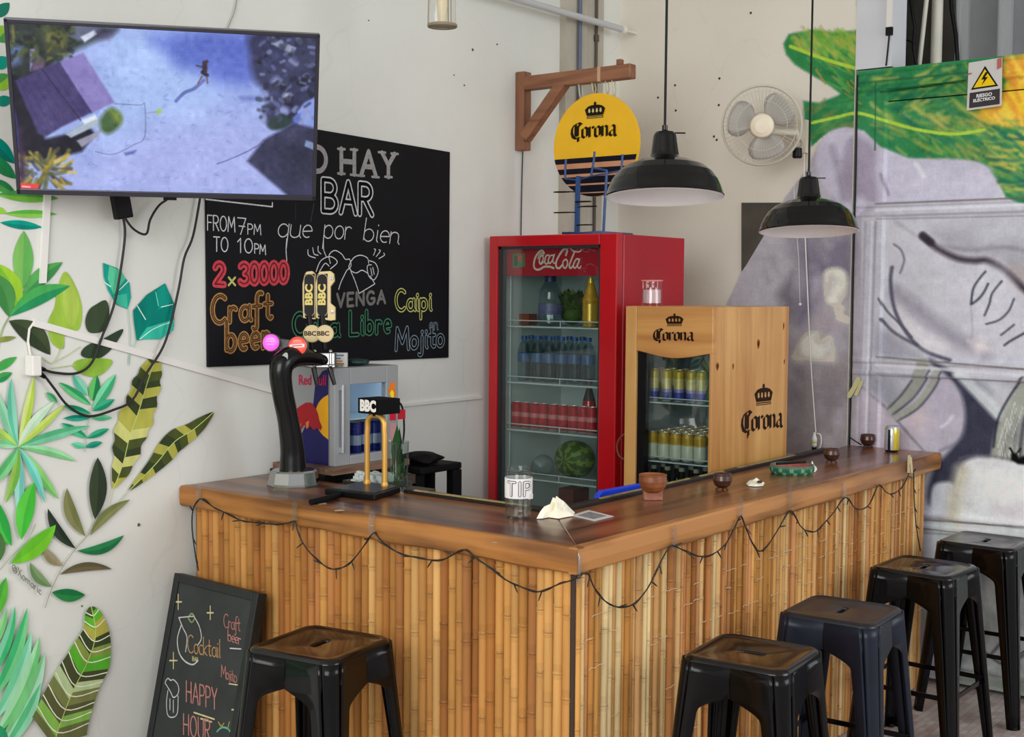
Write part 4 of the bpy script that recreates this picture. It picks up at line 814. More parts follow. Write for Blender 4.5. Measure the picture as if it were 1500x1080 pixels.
t_ = MB(); t_.obox(tp(0, -TH - .003, .002), ex * .02, ez * .004, en * .004); t_.build('status_light_pod', m_black, tv)
t_ = MB(); e_ = tp(0, 0, -.06); wl = Vector((e_.x + .08, YW, e_.z)); kn = (e_ + wl) / 2 + Vector((.06, 0, 0)); t_.tube([e_, kn, wl - Vector((0, .02, 0))], .018, 10); t_.box(wl.x - .05, wl.x + .05, YW - .015, YW - .001, wl.z - .14, wl.z + .14); t_.build('wall_arm', m_black, tv)
ad = thing('power_adapter', tuple(at(178, 300, 1, YW - .05)), 'small black adapter box hanging below the television left half', 'adapter')
t_ = MB(); c = at(178, 302, 1, YW - .05); t_.obox(c, (.03, 0, .006), (0, .014, 0), (-.008, 0, .040)); t_.build('case', m_black, ad, bevel=.004)
t_ = MB(); t_.tube([c + Vector((0, 0, .03)), c + Vector((.0, .02, .10)), c + Vector((.03, .02, .2))], .004, 6); t_.build('lead', m_cable, ad)
# ================================================================== bar counter
BZ, BT = 1.015, .073
m_bartop = WOOD('varnished_dark_wood', (70, 36, 20), (142, 90, 58), .30, axis=1, scale=1.6, ring=7, coat=.18, k=1.0, contrast=.06)
m_bartop2 = WOOD('varnished_dark_wood_long', (74, 38, 22), (146, 94, 60), .28, axis=0, scale=1.6, ring=7, coat=.18, k=1.0, contrast=.06)
m_edge = WOOD('orange_brown_board', (106, 62, 22), (176, 116, 52), .42, axis=1, scale=2.0, ring=9, coat=.05, contrast=.05, k=1.0)
m_edge2 = WOOD('orange_brown_board_long', (112, 68, 32), (192, 132, 74), .42, axis=0, scale=2.0, ring=9, coat=.05, contrast=.05, k=1.0)
top = thing('bar_worktop', (.2, .2, BZ - BT), 'thick varnished L-shaped wooden worktop on the bamboo bar', 'worktop')
b_ = MB(); b_.prism([(.03, .03, BZ - .045), (.40, .37, BZ - .045), (.40, YW - .003, BZ - .045), (.03, YW - .003, BZ - .045)], (0, 0, .045)); b_.build('top_board', m_bartop, top, bevel=.004)
b_ = MB(); b_.prism([(.03, .03, BZ - .045), (XW - .012, .03, BZ - .045), (XW - .012, .42, BZ - .045), (2.3, .40, BZ - .045), (.40, .37, BZ - .045)], (0, 0, .045)); b_.build('top_board', m_bartop2, top, bevel=.004)
def edgeboard(p, q, n_, mat):
    """front board with a hand-worn, slightly wavy lower and front edge"""
    p, q, n_ = Vector(p), Vector(q), Vector(n_); K = 40; mb = MB(); rows = []
    for i in range(K + 1):
        t_ = i / K; c = p.lerp(q, t_); w1 = .004 * math.sin(t_ * 19) + .003 * math.sin(t_ * 47 + 1)
        rows.append([c - n_ * .03 + Vector((0, 0, BZ + .0005)), c - n_ * .003 + Vector((0, 0, BZ)), c + n_ * (.002 + w1 * .3) + Vector((0, 0, BZ - .007)), c + n_ * (.004 + w1 * .4) + Vector((0, 0, BZ - BT * .55)), c + n_ * (.001 + w1 * .5) + Vector((0, 0, BZ - BT + .006 + w1 * .5)), c - n_ * .006 + Vector((0, 0, BZ - BT + w1 * .5)), c - n_ * .03 + Vector((0, 0, BZ - BT))])
    V = [v for r in rows for v in r]; n = 7; Fc = []
    for i in range(K):
        for j in range(n): Fc.append((i * n + j, (i + 1) * n + j, (i + 1) * n + (j + 1) % n, i * n + (j + 1) % n))
    mb.add(V, Fc, smooth=False); mb.poly(rows[0]); mb.poly(rows[-1][::-1]); return mb.build('edge_board', mat, top)
edgeboard((0, YW - .003, 0), (0, 0, 0), (-1, 0, 0), m_edge)
edgeboard((0, 0, 0), (XW - .012, 0, 0), (0, -1, 0), m_edge2)
# black rubber lip along the inner edge
b_ = MB(); b_.beam((.405, 1.0, BZ + .006), (.405, .38, BZ + .006), .03, .014); b_.beam((.405, .375, BZ + .006), (2.45, .41, BZ + .006), .032, .014); lip = b_.build('inner_edge_trim', M('black_rubber_edge', (24, 22, 21), .45), top, bevel=.003)
m_brs = M('worn_brass', (170, 150, 100), .4, metal=.3, var=.3, scale=30)
b_ = MB(); b_.beam((.392, .95, BZ + .014), (.392, .47, BZ + .014), .012, .004); b_.build('worn_brass_strip', m_brs, lip)
for x0, x1 in ((.66, .93), (1.02, 1.24), (1.32, 1.50), (1.62, 2.12)): b_ = MB(); b_.beam((x0, .374 + .0134 * (x0 - .4), BZ + .014), (x1, .374 + .0134 * (x1 - .4), BZ + .014), .011, .004); b_.build('worn_brass_strip', m_brs, lip)
# light scuffs and drops on the varnish
m_scf = VC('dull_scuffs', .5, .2)
for x, y, r in [(470, 738, .016), (497, 748, .013), (545, 770, .008), (725, 795, .006)]:
    b_ = MB(); c = at(x, y, 2, BZ + .0006); b_.poly([c + Vector((math.cos(a) * r * random.uniform(.5, 1.5), math.sin(a) * r * random.uniform(.6, 1.6), 0)) for a in [i * PI / 5 for i in range(10)]], L((190, 170, 150))); b_.build('scuff', m_scf, top)

# ---- bamboo cladding
m_bam = VC('bamboo', .42, .16, 14, (1, 1, .12), coat=.1)
m_brace = M('dark_inner_frame', (58, 42, 30), .7)
bar = thing('bamboo_bar', (.3, .3, 0), 'bar front clad in upright bamboo canes under the wooden worktop', 'bar')
def cane(mb, x, y, r, z1, base, vec):
    z = 0.004; prof = []; cols = []; step = random.uniform(.16, .26); nz = random.uniform(.02, step); lx, ly = random.uniform(-.0025, .0025), random.uniform(-.0025, .0025)
    def C_(f): return tuple(min(1, c * f) for c in base)
    prof.append((r, z)); f = random.uniform(.92, 1.06)
    while nz < z1 - .02:
        for dz, rr, cf in ((-.014, .97, f), (-.005, .99, f * .9), (-.001, 1.10, f * 1.12), (.003, 1.09, f * .62), (.008, .95, f * .82)):
            prof.append((r * rr, nz + dz)); cols.append(C_(cf))
        f = random.uniform(.85, 1.1); prof.append((r * .985, nz + .03)); cols.append(C_(f * .92)); nz += step * random.uniform(.85, 1.15)
    prof.append((r, z1)); cols.append(C_(f))
    prof = [prof[0]] + [p for p in prof[1:] if p[1] > 0.004]; cols = cols[-(len(prof) - 1):]
    mb.lathe(prof, (x, y, 0), 9, cols=cols, axis=(lx, ly, 1))
mb = MB(); y = .047
tones = [(206, 150, 82), (188, 132, 68), (212, 160, 94), (172, 114, 58), (198, 142, 78), (160, 104, 54), (216, 168, 104), (180, 122, 70)]
i = 0
while y < YW - .038:
    r = random.uniform(.0135, .0165); cane(mb, .046 + random.uniform(-.002, .003), y + r, r, BZ - BT + .004, L(random.choice(tones), .98), 0); y += 2 * r * .99; i += 1
mb.build('bamboo_panel', m_bam, bar)
mb = MB(); x = .050
tones2 = tones + [(222, 190, 132), (214, 172, 116), (196, 140, 92), (226, 200, 148), (184, 128, 78), (204, 158, 104)]
while x < XW - .13:
    r = random.choice([.008, .010, .012, .014, .009]); c = L(random.choice(tones2), 1.0)
    cane(mb, x + r, .046 + random.uniform(-.003, .003), r, BZ - BT + .004, c, 1); x += 2 * r * .98
pan = mb.build('bamboo_panel', m_bam, bar)
m_twine = M('pale_twine', (214, 196, 160), .6)
for zz in (.80, .74, .66, .50, .34):
    for k in range(26):
        if random.random() < .35: continue
        x0 = .1 + k * .098 + random.uniform(-.02, .02); z0 = zz + random.uniform(-.006, .006); mb = MB(); mb.tube([(x0 + j * .014, .031 + .003 * math.sin(j * 2.2) - .0015, z0 + random.uniform(-.002, .002)) for j in range(int(random.uniform(3, 7)))], .0011, 5); mb.build('binding_wire', m_twine, pan)
b_ = MB(); b_.cyl((.046, .046, .004), (.046, .046, BZ - BT), .008, 8); b_.build('corner_post', m_brace, bar)
b_ = MB(); b_.box(.066, .09, .066, YW - .004, .0, BZ - .046); b_.box(.09, XW - .11, .064, .09, 0, BZ - .046); b_.box(.09, .36, YW - .06, YW - .004, 0, BZ - .046); b_.build('inner_panel', m_brace, bar)
b_ = MB(); b_.box(XW - .135, XW - .11, .032, .36, 0, BZ - .046); b_.build('end_panel', M('end_board', (190, 140, 84), .5, var=.15, scale=5), bar)

# ================================================================== fairy-light string taped under the worktop edge
m_wire = M('dark_green_wire', (30, 26, 20), .5)
sl = thing('string_lights', (-.01, -.01, .9), 'unlit dark string of fairy lights looped along the worktop edge', 'string lights')
def LX(x, y): return at(x, y, 0, -.012)
def RY(x, y): return at(x, y, 1, -.012)
Lpts = [[(292, 836), (289, 815), (284, 775), (284, 748), (290, 733), (298, 732), (312, 742), (330, 750), (350, 760), (365, 764), (385, 767), (405, 768), (425, 766), (434, 764), (438, 776), (443, 790), (452, 806), (466, 822), (480, 831), (494, 834), (508, 829), (522, 817), (534, 800), (542, 786), (549, 781), (556, 788), (568, 799), (584, 808), (604, 815), (626, 820), (648, 820), (664, 813), (676, 806), (686, 806), (698, 816), (716, 830), (738, 848), (760, 858), (784, 867), (802, 863), (822, 855), (838, 850), (846, 843)]]
Rpts = [[(852, 841), (862, 842), (868, 856), (876, 870), (888, 882), (906, 890), (922, 888), (936, 878), (950, 860), (962, 835), (974, 812), (984, 799), (1000, 806), (1022, 815), (1044, 812), (1064, 796), (1078, 768), (1085, 757), (1092, 772), (1102, 796), (1112, 808), (1126, 797), (1142, 772), (1156, 748), (1164, 756), (1172, 770), (1182, 778), (1194, 779), (1206, 768), (1222, 750), (1235, 730), (1243, 732), (1252, 744), (1264, 746), (1274, 738), (1284, 715), (1290, 712), (1298, 721), (1308, 724), (1320, 715), (1330, 698), (1334, 686), (1338, 692), (1339, 730), (1342, 770), (1348, 808)]]
t_ = MB(); PL = [LX(*p) for p in Lpts[0]]; PR = [RY(*p) for p in Rpts[0]]
for i, p in enumerate(PL): p.x = -.016 - .004 * math.sin(i)
full = crom(PL + [Vector((-.016, -.016, PL[-1].z))] + PR, 3)
t_.tube(full, .0021, 6); t_.tube([p + Vector((.001, -.001, .0035 * math.sin(i * .9))) for i, p in enumerate(full)], .0014, 5); t_.build('wire', m_wire, sl)
L_tot = 0; nxt = .06; m_bulb = M('dark_bulb_socket', (34, 30, 24), .4)
for a, b in zip(full, full[1:]):
    L_tot += (b - a).length
    if L_tot > nxt:
        nxt += random.uniform(.075, .105); out = Vector((-1, 0, 0)) if a.x < -.01 and a.y > 0 else Vector((0, -1, 0)); sd = Vector((0, 1, 0)) if a.x < -.01 and a.y > 0 else Vector((1, 0, 0))
        d = (sd * random.uniform(-.9, .9) + Vector((0, 0, -random.uniform(-.2, 1))) + out * .15).normalized(); t_ = MB(); t_.tube([a, a + d * .016, a + d * .026, a + d * .031], [.0026, .0024, .0018, .0005], 6); t_.build('bulb', m_bulb, sl)
m_tape = GLASS('clear_tape', (.9, .9, .88), 3.0, .25)
for x, y, f in [(292, 724, 0), (432, 752, 0), (545, 768, 0), (987, 788, 1), (1085, 745, 1), (1157, 728, 1), (1237, 722, 1)]:
    c = LX(x, y) if f == 0 else RY(x, y); c = c + (Vector((-.0006, 0, 0)) if f == 0 else Vector((0, -.0006, 0)))
    t_ = MB(); s_ = Vector((0, 1, 0)) if f == 0 else Vector((1, 0, 0)); t_.ribbon([c + Vector((0, 0, .028)), c + s_ * .004, c - Vector((0, 0, .026))], .026, (-1, 0, 0) if f == 0 else (0, -1, 0)); t_.build('clear_tape', m_tape, sl)
t_ = MB(); c = RY(850, 820); 
for k in range(3): t_.tube([Vector((-.009 - k * .001, -.010, BZ - .01)), Vector((-.012, -.012 - k * .003, BZ - .04)), Vector((-.014, -.014, BZ - BT - .01 - k * .008))], .004, 5)
t_.build('clear_tape', m_tape, sl)
cp = thing('clothespin', tuple(RY(1332, 680)), 'small pale wooden clothespin clipped on the worktop edge at its far end', 'clothespin')
t_ = MB(); c = RY(1332, 682); t_.obox(c + Vector((-.002, .001, .006)), (.006, 0, 0), (0, .004, 0), (.001, 0, .036)); t_.obox(c + Vector((.003, -.007, .002)), (.005, 0, 0), (0, .003, 0), (-.002, .003, .032)); t_.build('prong', M('pale_wood_pin', (206, 190, 150), .6), cp)
t_ = MB(); t_.tube([c + Vector((-.007, -.003, 0)), c + Vector((.008, -.003, 0))], .004, 8); t_.build('spring', m_steel, cp)

# ================================================================== bar stools
m_stool = M('gloss_black_metal', (10, 10, 12), .17, k=.8, coat=0, spec=.26, var=.15, scale=20, bump=.03, bscale=14)
m_stool_seat = M('gloss_black_seat', (18, 14, 12), .15, coat=.1, spec=.34, var=.2, scale=9, bump=.04, bscale=10)
def rsq(a, rad, n=6, z=0):
    """rounded square loop, counter-clockwise, 4*(n+1)... points"""
    P = []
    for cx, cy, a0 in ((a - rad, a - rad, 0), (-a + rad, a - rad, 90), (-a + rad, -a + rad, 180), (a - rad, -a + rad, 270)):
        for i in range(n + 1):
            t = math.radians(a0 + 90 * i / n); P.append((cx + rad * math.cos(t), cy + rad * math.sin(t), z))
    return P
def slotloop(hx, hy, n=6, z=0):
    P = []
    for cx, cy, a0 in ((hx - hy * .9, hy * .1, 0), (-hx + hy * .9, hy * .1, 90), (-hx + hy * .9, -hy * .1, 180), (hx - hy * .9, -hy * .1, 270)):
        for i in range(n + 1):
            t = math.radians(a0 + 90 * i / n); P.append((cx + hy * .9 * math.cos(t), cy + hy * .9 * math.sin(t), z))
    return P
SH = .70
m_stool_blue = M('satin_blue_black_metal', (24, 30, 44), .36, spec=.3, var=.2, scale=8)
def stool(loc, rot, label, slot_rot=False, blue=False):
    m_l = m_stool_blue if blue else m_stool
    st = thing('bar_stool', (0, 0, 0), label, 'stool', 'black metal bar stools around the bar')
    sl_ = slotloop(.040, .011, z=SH - .016), slotloop(.040, .011, z=SH - .0055), slotloop(.044, .015, z=SH - .0045)
    if slot_rot: sl_ = tuple([(-y, x, z) for x, y, z in s_[-7:] + s_[:-7]] for s_ in sl_)
    loops = [*sl_, rsq(.11, .03, z=SH - .005), rsq(.132, .034, z=SH - .004), rsq(.140, .037, z=SH), rsq(.147, .04, z=SH - .003), rsq(.152, .042, z=SH - .011), rsq(.1545, .042, z=SH - .03), rsq(.1535, .041, z=SH - .075)]
    mb = MB(); n = len(loops[0]); V = [p for l_ in loops for p in l_]
    mb.add(V, [(i * n + j, i * n + (j + 1) % n, (i + 1) * n + (j + 1) % n, (i + 1) * n + j) for i in range(len(loops) - 1) for j in range(n)], smooth=True)
    mb.build('seat', [m_stool_seat if not blue else M('satin_dark_seat', (34, 32, 36), .3, spec=.35, var=.2)], st, solid=.003)
    for sx_, sy_ in ((1, 1), (-1, 1), (-1, -1), (1, -1)):
        mb = MB(); rows = []; zs_ = [SH - .010, SH - .04, SH - .092, SH - .100, SH - .108, SH - .116, SH - .124, SH - .133, SH - .145, SH - .17] + [(SH - .17) * (1 - j / 9) for j in range(1, 10)]; K = len(zs_) - 1
        for i in range(K + 1):
            z = zs_[i]; t = 1 - z / SH; c = .1555 + .052 * t
            fb = .040 + .042 * (1 - t); q_ = min(1, max(0, (SH - .092 - z) / .05)); fl = fb + (c - .0015 - fb) * (1 - math.sin(q_ * PI / 2)) if z < SH - .092 else c - .0015; rad = .04 - .014 * t; g = fb / .082
            sec = [(c - fl, c), (c - .052 * g, c), (c - .048 * g, c + .003), (c - .043 * g, c + .003), (c - .040 * g, c), (c - rad, c)]
            sec += [(c - rad + rad * math.sin(a), c - rad + rad * math.cos(a)) for a in [PI / 2 * q / 6 for q in range(1, 6)]]
            sec += [(c, c - rad), (c, c - .040 * g), (c + .003, c - .043 * g), (c + .003, c - .048 * g), (c, c - .052 * g), (c, c - fl)]
            rows.append([(x * sx_, y * sy_, z) for x, y in sec])
        n = len(rows[0]); V = [p for r in rows for p in r]
        mb.add(V, [(i * n + j, i * n + j + 1, (i + 1) * n + j + 1, (i + 1) * n + j) for i in range(K) for j in range(n - 1)], smooth=True)
        leg = mb.build('leg', m_l, st, solid=.0035)
        t_ = MB(); c = .1555 + .052 - .016; t_.lathe([(.012, 0), (.015, .004), (.013, .014)], (c * sx_, c * sy_, 0), 10); t_.build('rubber_foot', m_black, leg)
    zb = .27; c = .1555 + .052 * (1 - zb / SH) - .012
    for (x0, y0), (x1, y1) in (((-c, -c), (c, -c)), ((c, -c), (c, c)), ((c, c), (-c, c)), ((-c, c), (-c, -c))):
        mb = MB(); mb.beam((x0, y0, zb), (x1, y1, zb), .005, .017); mb.build('foot_bar', m_stool, st)
    mb = MB(); c = .150; zb = SH - .115
    mb.beam((-c, -c, zb), (c, c, zb), .022, .004); mb.beam((-c, c, zb - .004), (c, -c, zb - .004), .022, .004); mb.ball((0, 0, zb), .012, 8, sc=(1, 1, .6)); mb.build('under_seat_brace', m_stool, st)
    st.location = loc; st.rotation_euler = (0, 0, rot); return st
stools = [(-.285, .690, 9.5, 'bar stool standing by the chalkboard stand on the short side of the bar', False), (.418, -.305, 6, 'nearest bar stool of the row along the long side of the bar', True), (1.035, -.300, 3.5, 'second bar stool of the long row, dull blue-black seat', False), (1.852, -.262, -1, 'third bar stool of the long row, just before the one by the gate', False), (2.51, -.272, 0, 'farthest bar stool, standing against the painted gate', False)]
for x, y, r, lb, sr in stools: stool((x, y, 0), math.radians(r), lb, sr, 'blue' in lb)

# ================================================================== chalkboard on the left wall
m_slate = M('black_chalk_paint', (13, 14, 19), .6, var=.25, scale=4, spec=.18)
CBY = YW - .012
cbd = thing('chalkboard', (.75, YW, 1.42), 'large black chalkboard with coloured drink lettering on the wall behind the taps', 'chalkboard')
cA, cB_, cC_, cD_ = at(299, 160, 1, CBY), at(657, 224, 1, CBY), at(655, 524, 1, CBY), at(302, 537, 1, CBY)
cA = Vector((.115, CBY, 2.325)); b_ = MB(); b_.prism([cA, Vector((1.416, CBY, 2.296)), Vector((1.413, CBY, 1.412)), Vector((.118, CBY, 1.425))], (0, .0118, 0)); b_.build('board', m_slate, cbd, bevel=.002)
ch = MB(); CY = CBY - .0008; nA = (0, -1, 0)
W_, GRY, RED, ORG_, GRN, YEL, BLU = [L(c, 1.1) for c in ((206, 206, 208), (150, 148, 148), (196, 70, 80), (168, 124, 74), (66, 120, 90), (186, 186, 110), (120, 136, 146))]
BLK = L((13, 14, 19))
def chalk(text, p0, p1, h, wd, col, **k): px_letters(ch, text, p0, p1, h, 1, CY, wd, nA, col=col, **k)
def hollow(text, p0, p1, h, wo, wi, col, inner=BLK, **k):
    px_letters(ch, text, p0, p1, h, 1, CY, wo, nA, col=col, **k); px_letters(ch, text, p0, p1, h, 1, CY - .0008, wi, nA, col=inner, **k)
def cl(P, wd=.004, col=W_, sm=True):
    Q = [at(x, y, 1, CY) for x, y in P]; ch.ribbon(crom(Q, 5) if sm and len(P) > 2 else Q, wd, nA, col)
chalk('HAY', (500, 254), (578, 260), 36, .020, GRY, gap=.3); chalk('O', (451, 250), (478, 252), 36, .020, GRY)
for x, y in [(500, 218), (500, 254), (518.5, 219), (518.5, 256), (528.5, 257), (550, 259), (559.5, 223), (578, 225), (569, 259)]: cl([(x - 5, y), (x + 5, y + .7)], .010, GRY)
hollow('BAR', (473, 309), (545, 315), 46, .026, .014, W_, gap=.2)
chalk('que', (406, 347), (456, 349), 36, .0042, W_, slant=.12, gap=.06); cl([(420, 350), (419, 365), (420, 382)], .004); chalk('por', (474, 349), (514, 351), 36, .0042, W_, slant=.12, gap=.06); cl([(474, 348), (474, 365), (478, 376)], .004); chalk('bien', (532, 353), (584, 358), 34, .0042, W_, slant=.14, gap=.05)
chalk('FROM', (304, 337), (344, 340), 22, .0042, W_, jit=.02); chalk('7', (348, 343), (360, 344), 24, .0042, W_); chalk('PM', (363, 343), (382, 344), 15, .004, W_)
chalk('TO', (313, 368), (334, 369), 21, .0042, W_); chalk('10', (348, 370), (370, 371), 21, .0042, W_); chalk('PM', (373, 371), (389, 373), 14, .004, W_)
hollow('2', (315, 416), (328, 417), 30, .026, .006, RED, L((120, 36, 44))); hollow('x', (335, 418), (345, 418), 22, .008, .001, YEL, YEL); hollow('30000', (352, 416), (421, 413), 29, .026, .006, RED, L((120, 36, 44)), gap=.10)
hollow('Craft', (311, 474), (398, 466), 40, .022, .010, ORG_, gap=.2); px_letters(ch, 'Craft', (311, 474), (398, 466), 40, 1, CY - .0016, .0022, nA, col=ORG_, gap=.2)
hollow('beer', (332, 515), (394, 509), 44, .022, .010, ORG_, gap=.18); px_letters(ch, 'beer', (332, 515), (394, 509), 44, 1, CY - .0016, .0022, nA, col=ORG_, gap=.18)
hollow('Cuba', (430, 491), (496, 492), 32, .020, .010, GRN, gap=.2); hollow('Libre', (513, 491), (572, 487), 34, .020, .009, GRN, gap=.22)
chalk('VENGA', (494, 450), (564, 444), 19, .012, L((120, 118, 116)), gap=.3)
hollow('Caipi', (580, 455), (632, 454), 30, .018, .008, YEL, gap=.16); hollow('Mojito', (580, 513), (650, 507), 32, .018, .009, BLU, gap=.16); hollow('en', (629, 484), (641, 483), 20, .008, .003, BLU)
cl([(302, 292), (399, 303), (399, 297)], .005, W_, False); cl([(433, 298), (433, 322)], .002, L((70, 70, 74)), False); cl([(460, 298), (455, 325)], .002, L((90, 90, 94)))
# two beer mugs clinking
for P_ in ([(463, 398), (470, 382), (484, 376), (494, 384), (484, 394)], [(482, 390), (476, 386), (468, 398)], [(484, 386), (482, 374), (490, 367), (500, 372), (506, 380), (512, 380), (514, 390), (508, 396)], [(508, 396), (500, 412), (496, 424)], [(514, 396), (511, 390), (518, 378), (528, 374), (538, 378), (540, 386)], [(541, 382), (550, 386), (554, 398), (548, 410), (540, 404), (538, 390), (544, 388)], [(514, 397), (522, 400), (530, 396), (538, 400)], [(514, 398), (520, 412), (526, 430)], [(526, 430), (549, 416)], [(549, 416), (542, 404)], [(451, 366), (452, 374), (462, 378)], [(458, 363), (460, 372), (466, 374)], [(466, 361), (466, 368), (470, 372)], [(547, 374), (550, 366), (548, 365)], [(551, 376), (557, 368), (555, 366)], [(555, 379), (563, 374), (562, 371)], [(546, 392), (548, 402)], [(543, 393), (545, 404)]): cl(P_, .0038)
ch.build('chalk_lettering', VC('chalk', .9, .2, 90), cbd)

# ================================================================== free-standing chalk menu leaning on the bar
hA, hB_, hC_, hD_ = Vector((-.055, 1.662, .722)), Vector((-.055, 1.225, .716)), Vector((-.215, 1.225, .004)), Vector((-.215, 1.662, .004))
mn = thing('chalk_menu_board', (-.135, 1.44, 0), 'small framed chalk menu reading happy hour, leaning on the bar at the left', 'menu board')
eu = (hB_ - hA).normalized(); ev = (hA - hD_).normalized(); ew = eu.cross(ev).normalized(); Wd, Hd = (hB_ - hA).length, (hA - hD_).length
def mp_(u, v, d=0.0): return hD_ + eu * u + ev * v - ew * 0 + eu.cross(ev).normalized() * d
if mp_(0, 0, 1).x > mp_(0, 0, 0).x: ew = -ew
def mq(u, v, d=0.0): return hD_ + eu * u + ev * v + ew * d
m_frame = M('dark_green_black_frame', (26, 30, 30), .5, var=.3, scale=12)
t_ = MB(); fw_ = .028
for u0, u1, v0, v1 in ((0, fw_, 0, Hd), (Wd - fw_, Wd, 0, Hd), (fw_, Wd - fw_, Hd - fw_, Hd), (fw_, Wd - fw_, 0, fw_)): t_.obox(mq((u0 + u1) / 2, (v0 + v1) / 2, -.02), eu * (u1 - u0) / 2, ev * (v1 - v0) / 2, ew * .02)
t_.build('frame', m_frame, mn, bevel=.003)
t_ = MB(); t_.obox(mq(Wd / 2, Hd / 2, -.011), eu * (Wd / 2 - fw_), ev * (Hd / 2 - fw_), ew * .005); t_.build('slate', M('chalk_smeared_slate', (44, 48, 48), .7, var=.3, scale=7), mn)
ch = MB(); p0_ = mq(0, 0, -.0052)
def mpx(x, y): return meet(x, y, p0_, ew)
def mch(text, p0, p1, h, wd, col, **k):
    O = mpx(*p0); letters(ch, text, O, mpx(*p1) - O, mpx(p0[0], p0[1] - h) - O, wd, ew, col=col, **k)
def ml_(P, wd=.004, col=L((190, 190, 176)), sm=True):
    Q = [mpx(*p) for p in P]; ch.ribbon(crom(Q, 4) if sm and len(P) > 2 else Q, wd, ew, col)
pk, cr, wh = L((178, 120, 112)), L((200, 190, 140)), L((190, 190, 188))
for x, y, s_ in [(261, 882, 11), (308, 898, 10), (254, 968, 12), (346, 1040, 14)]: ml_([(x, y - s_), (x, y + s_)], .004, cr); ml_([(x - s_ * .45, y), (x + s_ * .45, y)], .005, cr)
ml_([(262, 905), (284, 903)], .004, wh); ml_([(262, 905), (268, 920), (274, 934), (272, 955)], .004, wh); ml_([(284, 903), (292, 918), (295, 935), (290, 945)], .004, wh); ml_([(266, 915), (260, 935), (262, 955), (270, 968), (282, 974), (290, 968)], .005, wh); ml_([(276, 904), (281, 899), (285, 905), (281, 912), (276, 906)], .005, L((130, 150, 90)))
mch('Cocktail', (275, 956), (323, 964), 26, .0036, L((180, 140, 90)), gap=.08); mch('BAR', (282, 968), (290, 970), 6, .002, cr)
mch('Craft', (328, 919), (352, 925), 20, .0028, pk, gap=.06); mch('beer', (334, 939), (353, 945), 17, .0034, pk, gap=.06); ml_([(337, 950), (353, 951)], .004, wh); mch('Mojito', (324, 992), (347, 1001), 18, .0028, pk, gap=.05); ml_([(336, 1002), (350, 1004)], .004, cr)
mch('HAPPY', (273, 1028), (318, 1040), 30, .0050, pk, gap=.18); mch('HOUR', (269, 1076), (308, 1086), 30, .0050, pk, gap=.2); ml_([(284, 1044), (314, 1054)], .005, cr); ml_([(294, 1053), (310, 1058)], .005, cr)
ml_([(244, 1004), (242, 1000), (246, 994), (250, 997), (254, 996), (260, 1002), (262, 1010), (260, 1018), (254, 1022), (250, 1014), (244, 1004)], .004, wh); ml_([(246, 1012), (244, 1030), (246, 1048), (254, 1051), (260, 1044), (261, 1020)], .004, wh); ml_([(249, 1024), (249, 1040)], .004, wh); ml_([(254, 1026), (254, 1044)], .004, wh)
ml_([(318, 1072), (325, 1066), (334, 1068), (340, 1076)], .006, L((100, 170, 140))); ml_([(320, 1058), (324, 1064), (328, 1060)], .004, L((170, 150, 70))); ml_([(334, 1066), (336, 1058)], .004, L((170, 150, 70)))
ch.build('chalk_lettering', VC('menu_chalk', .85, .2, 90), mn)

# ================================================================== pendant lamps
m_shade = M('black_enamel', (7, 8, 10), .10, coat=0, spec=.42, k=.8); m_inner = M('white_enamel_inside', (236, 232, 232), .25, k=1.1)
def pendant(x, y, z, label):
    pd = thing('pendant_lamp', (x, y, z), label, 'lamp', 'black dome pendant lamps over the bar')
    tl = Vector((FWD.x, FWD.y, 0)).normalized() * .085; AX = (Vector((0, 0, 1)) + tl).normalized(); PV = Vector((x, y, z + .2)); OC = PV - AX * .2
    R = .1865; prof = [(R, 0), (R * 1.005, .004), (R * .985, .012), (R * .955, .03), (R * .90, .053), (R * .81, .077), (R * .68, .097), (R * .50, .112), (R * .38, .119), (R * .30, .124), (R * .265, .128), (.045, .133)]
    t_ = MB(); t_.lathe(prof, OC, 48, axis=AX); t_.build('shade', m_shade, pd)
    t_ = MB(); t_.lathe([(r * .985 - .001, h - .0015) for r, h in prof], OC, 48, axis=AX); t_.lathe([(R * .985 - .001, -.0015), (R, 0)], OC, 48, axis=AX); t_.build('shade_lining', m_inner, pd)
    t_ = MB(); t_.lathe([(.047, .128), (.044, .14), (.036, .196), (.034, .200), (.030, .206), (.012, .208), (.009, .214), (.009, .228), (.004, .230)], OC, 28, axis=AX); t_.tube([(x + .02, y - .02, z + .205), (x + .05, y - .045, z + .206)], .0025, 6); t_.build('cap', m_shade, pd)
    t_ = MB(); t_.lathe([(.006, .03), (.024, .04), (.031, .06), (.026, .085), (.016, .1), (.016, .125)], OC, 20, axis=AX); t_.build('bulb', M('frosted_bulb', (235, 232, 226), .3), pd)
    t_ = MB(); t_.tube([(x, y, z + .225), (x + .0015, y, z + 1.0), (x, y, HC)], .0042, 8); t_.build('cord', m_black, pd)
    t_ = MB(); t_.lathe([(.05, HC - .03), (.05, HC), ], (x, y, 0), 20); t_.lathe([(.001, HC - .031), (.05, HC - .03)], (x, y, 0), 20); t_.build('ceiling_rose', m_black, pd); return pd
c1, c2 = at(972.5, 290, 1, .20), at(1183, 340, 1, .20)
pendant(c1.x, c1.y, c1.z, 'nearer black dome pendant lamp, hanging in front of the yellow round sign'); pendant(c2.x, c2.y, c2.z, 'farther black dome pendant lamp, hanging in front of the grey mural')

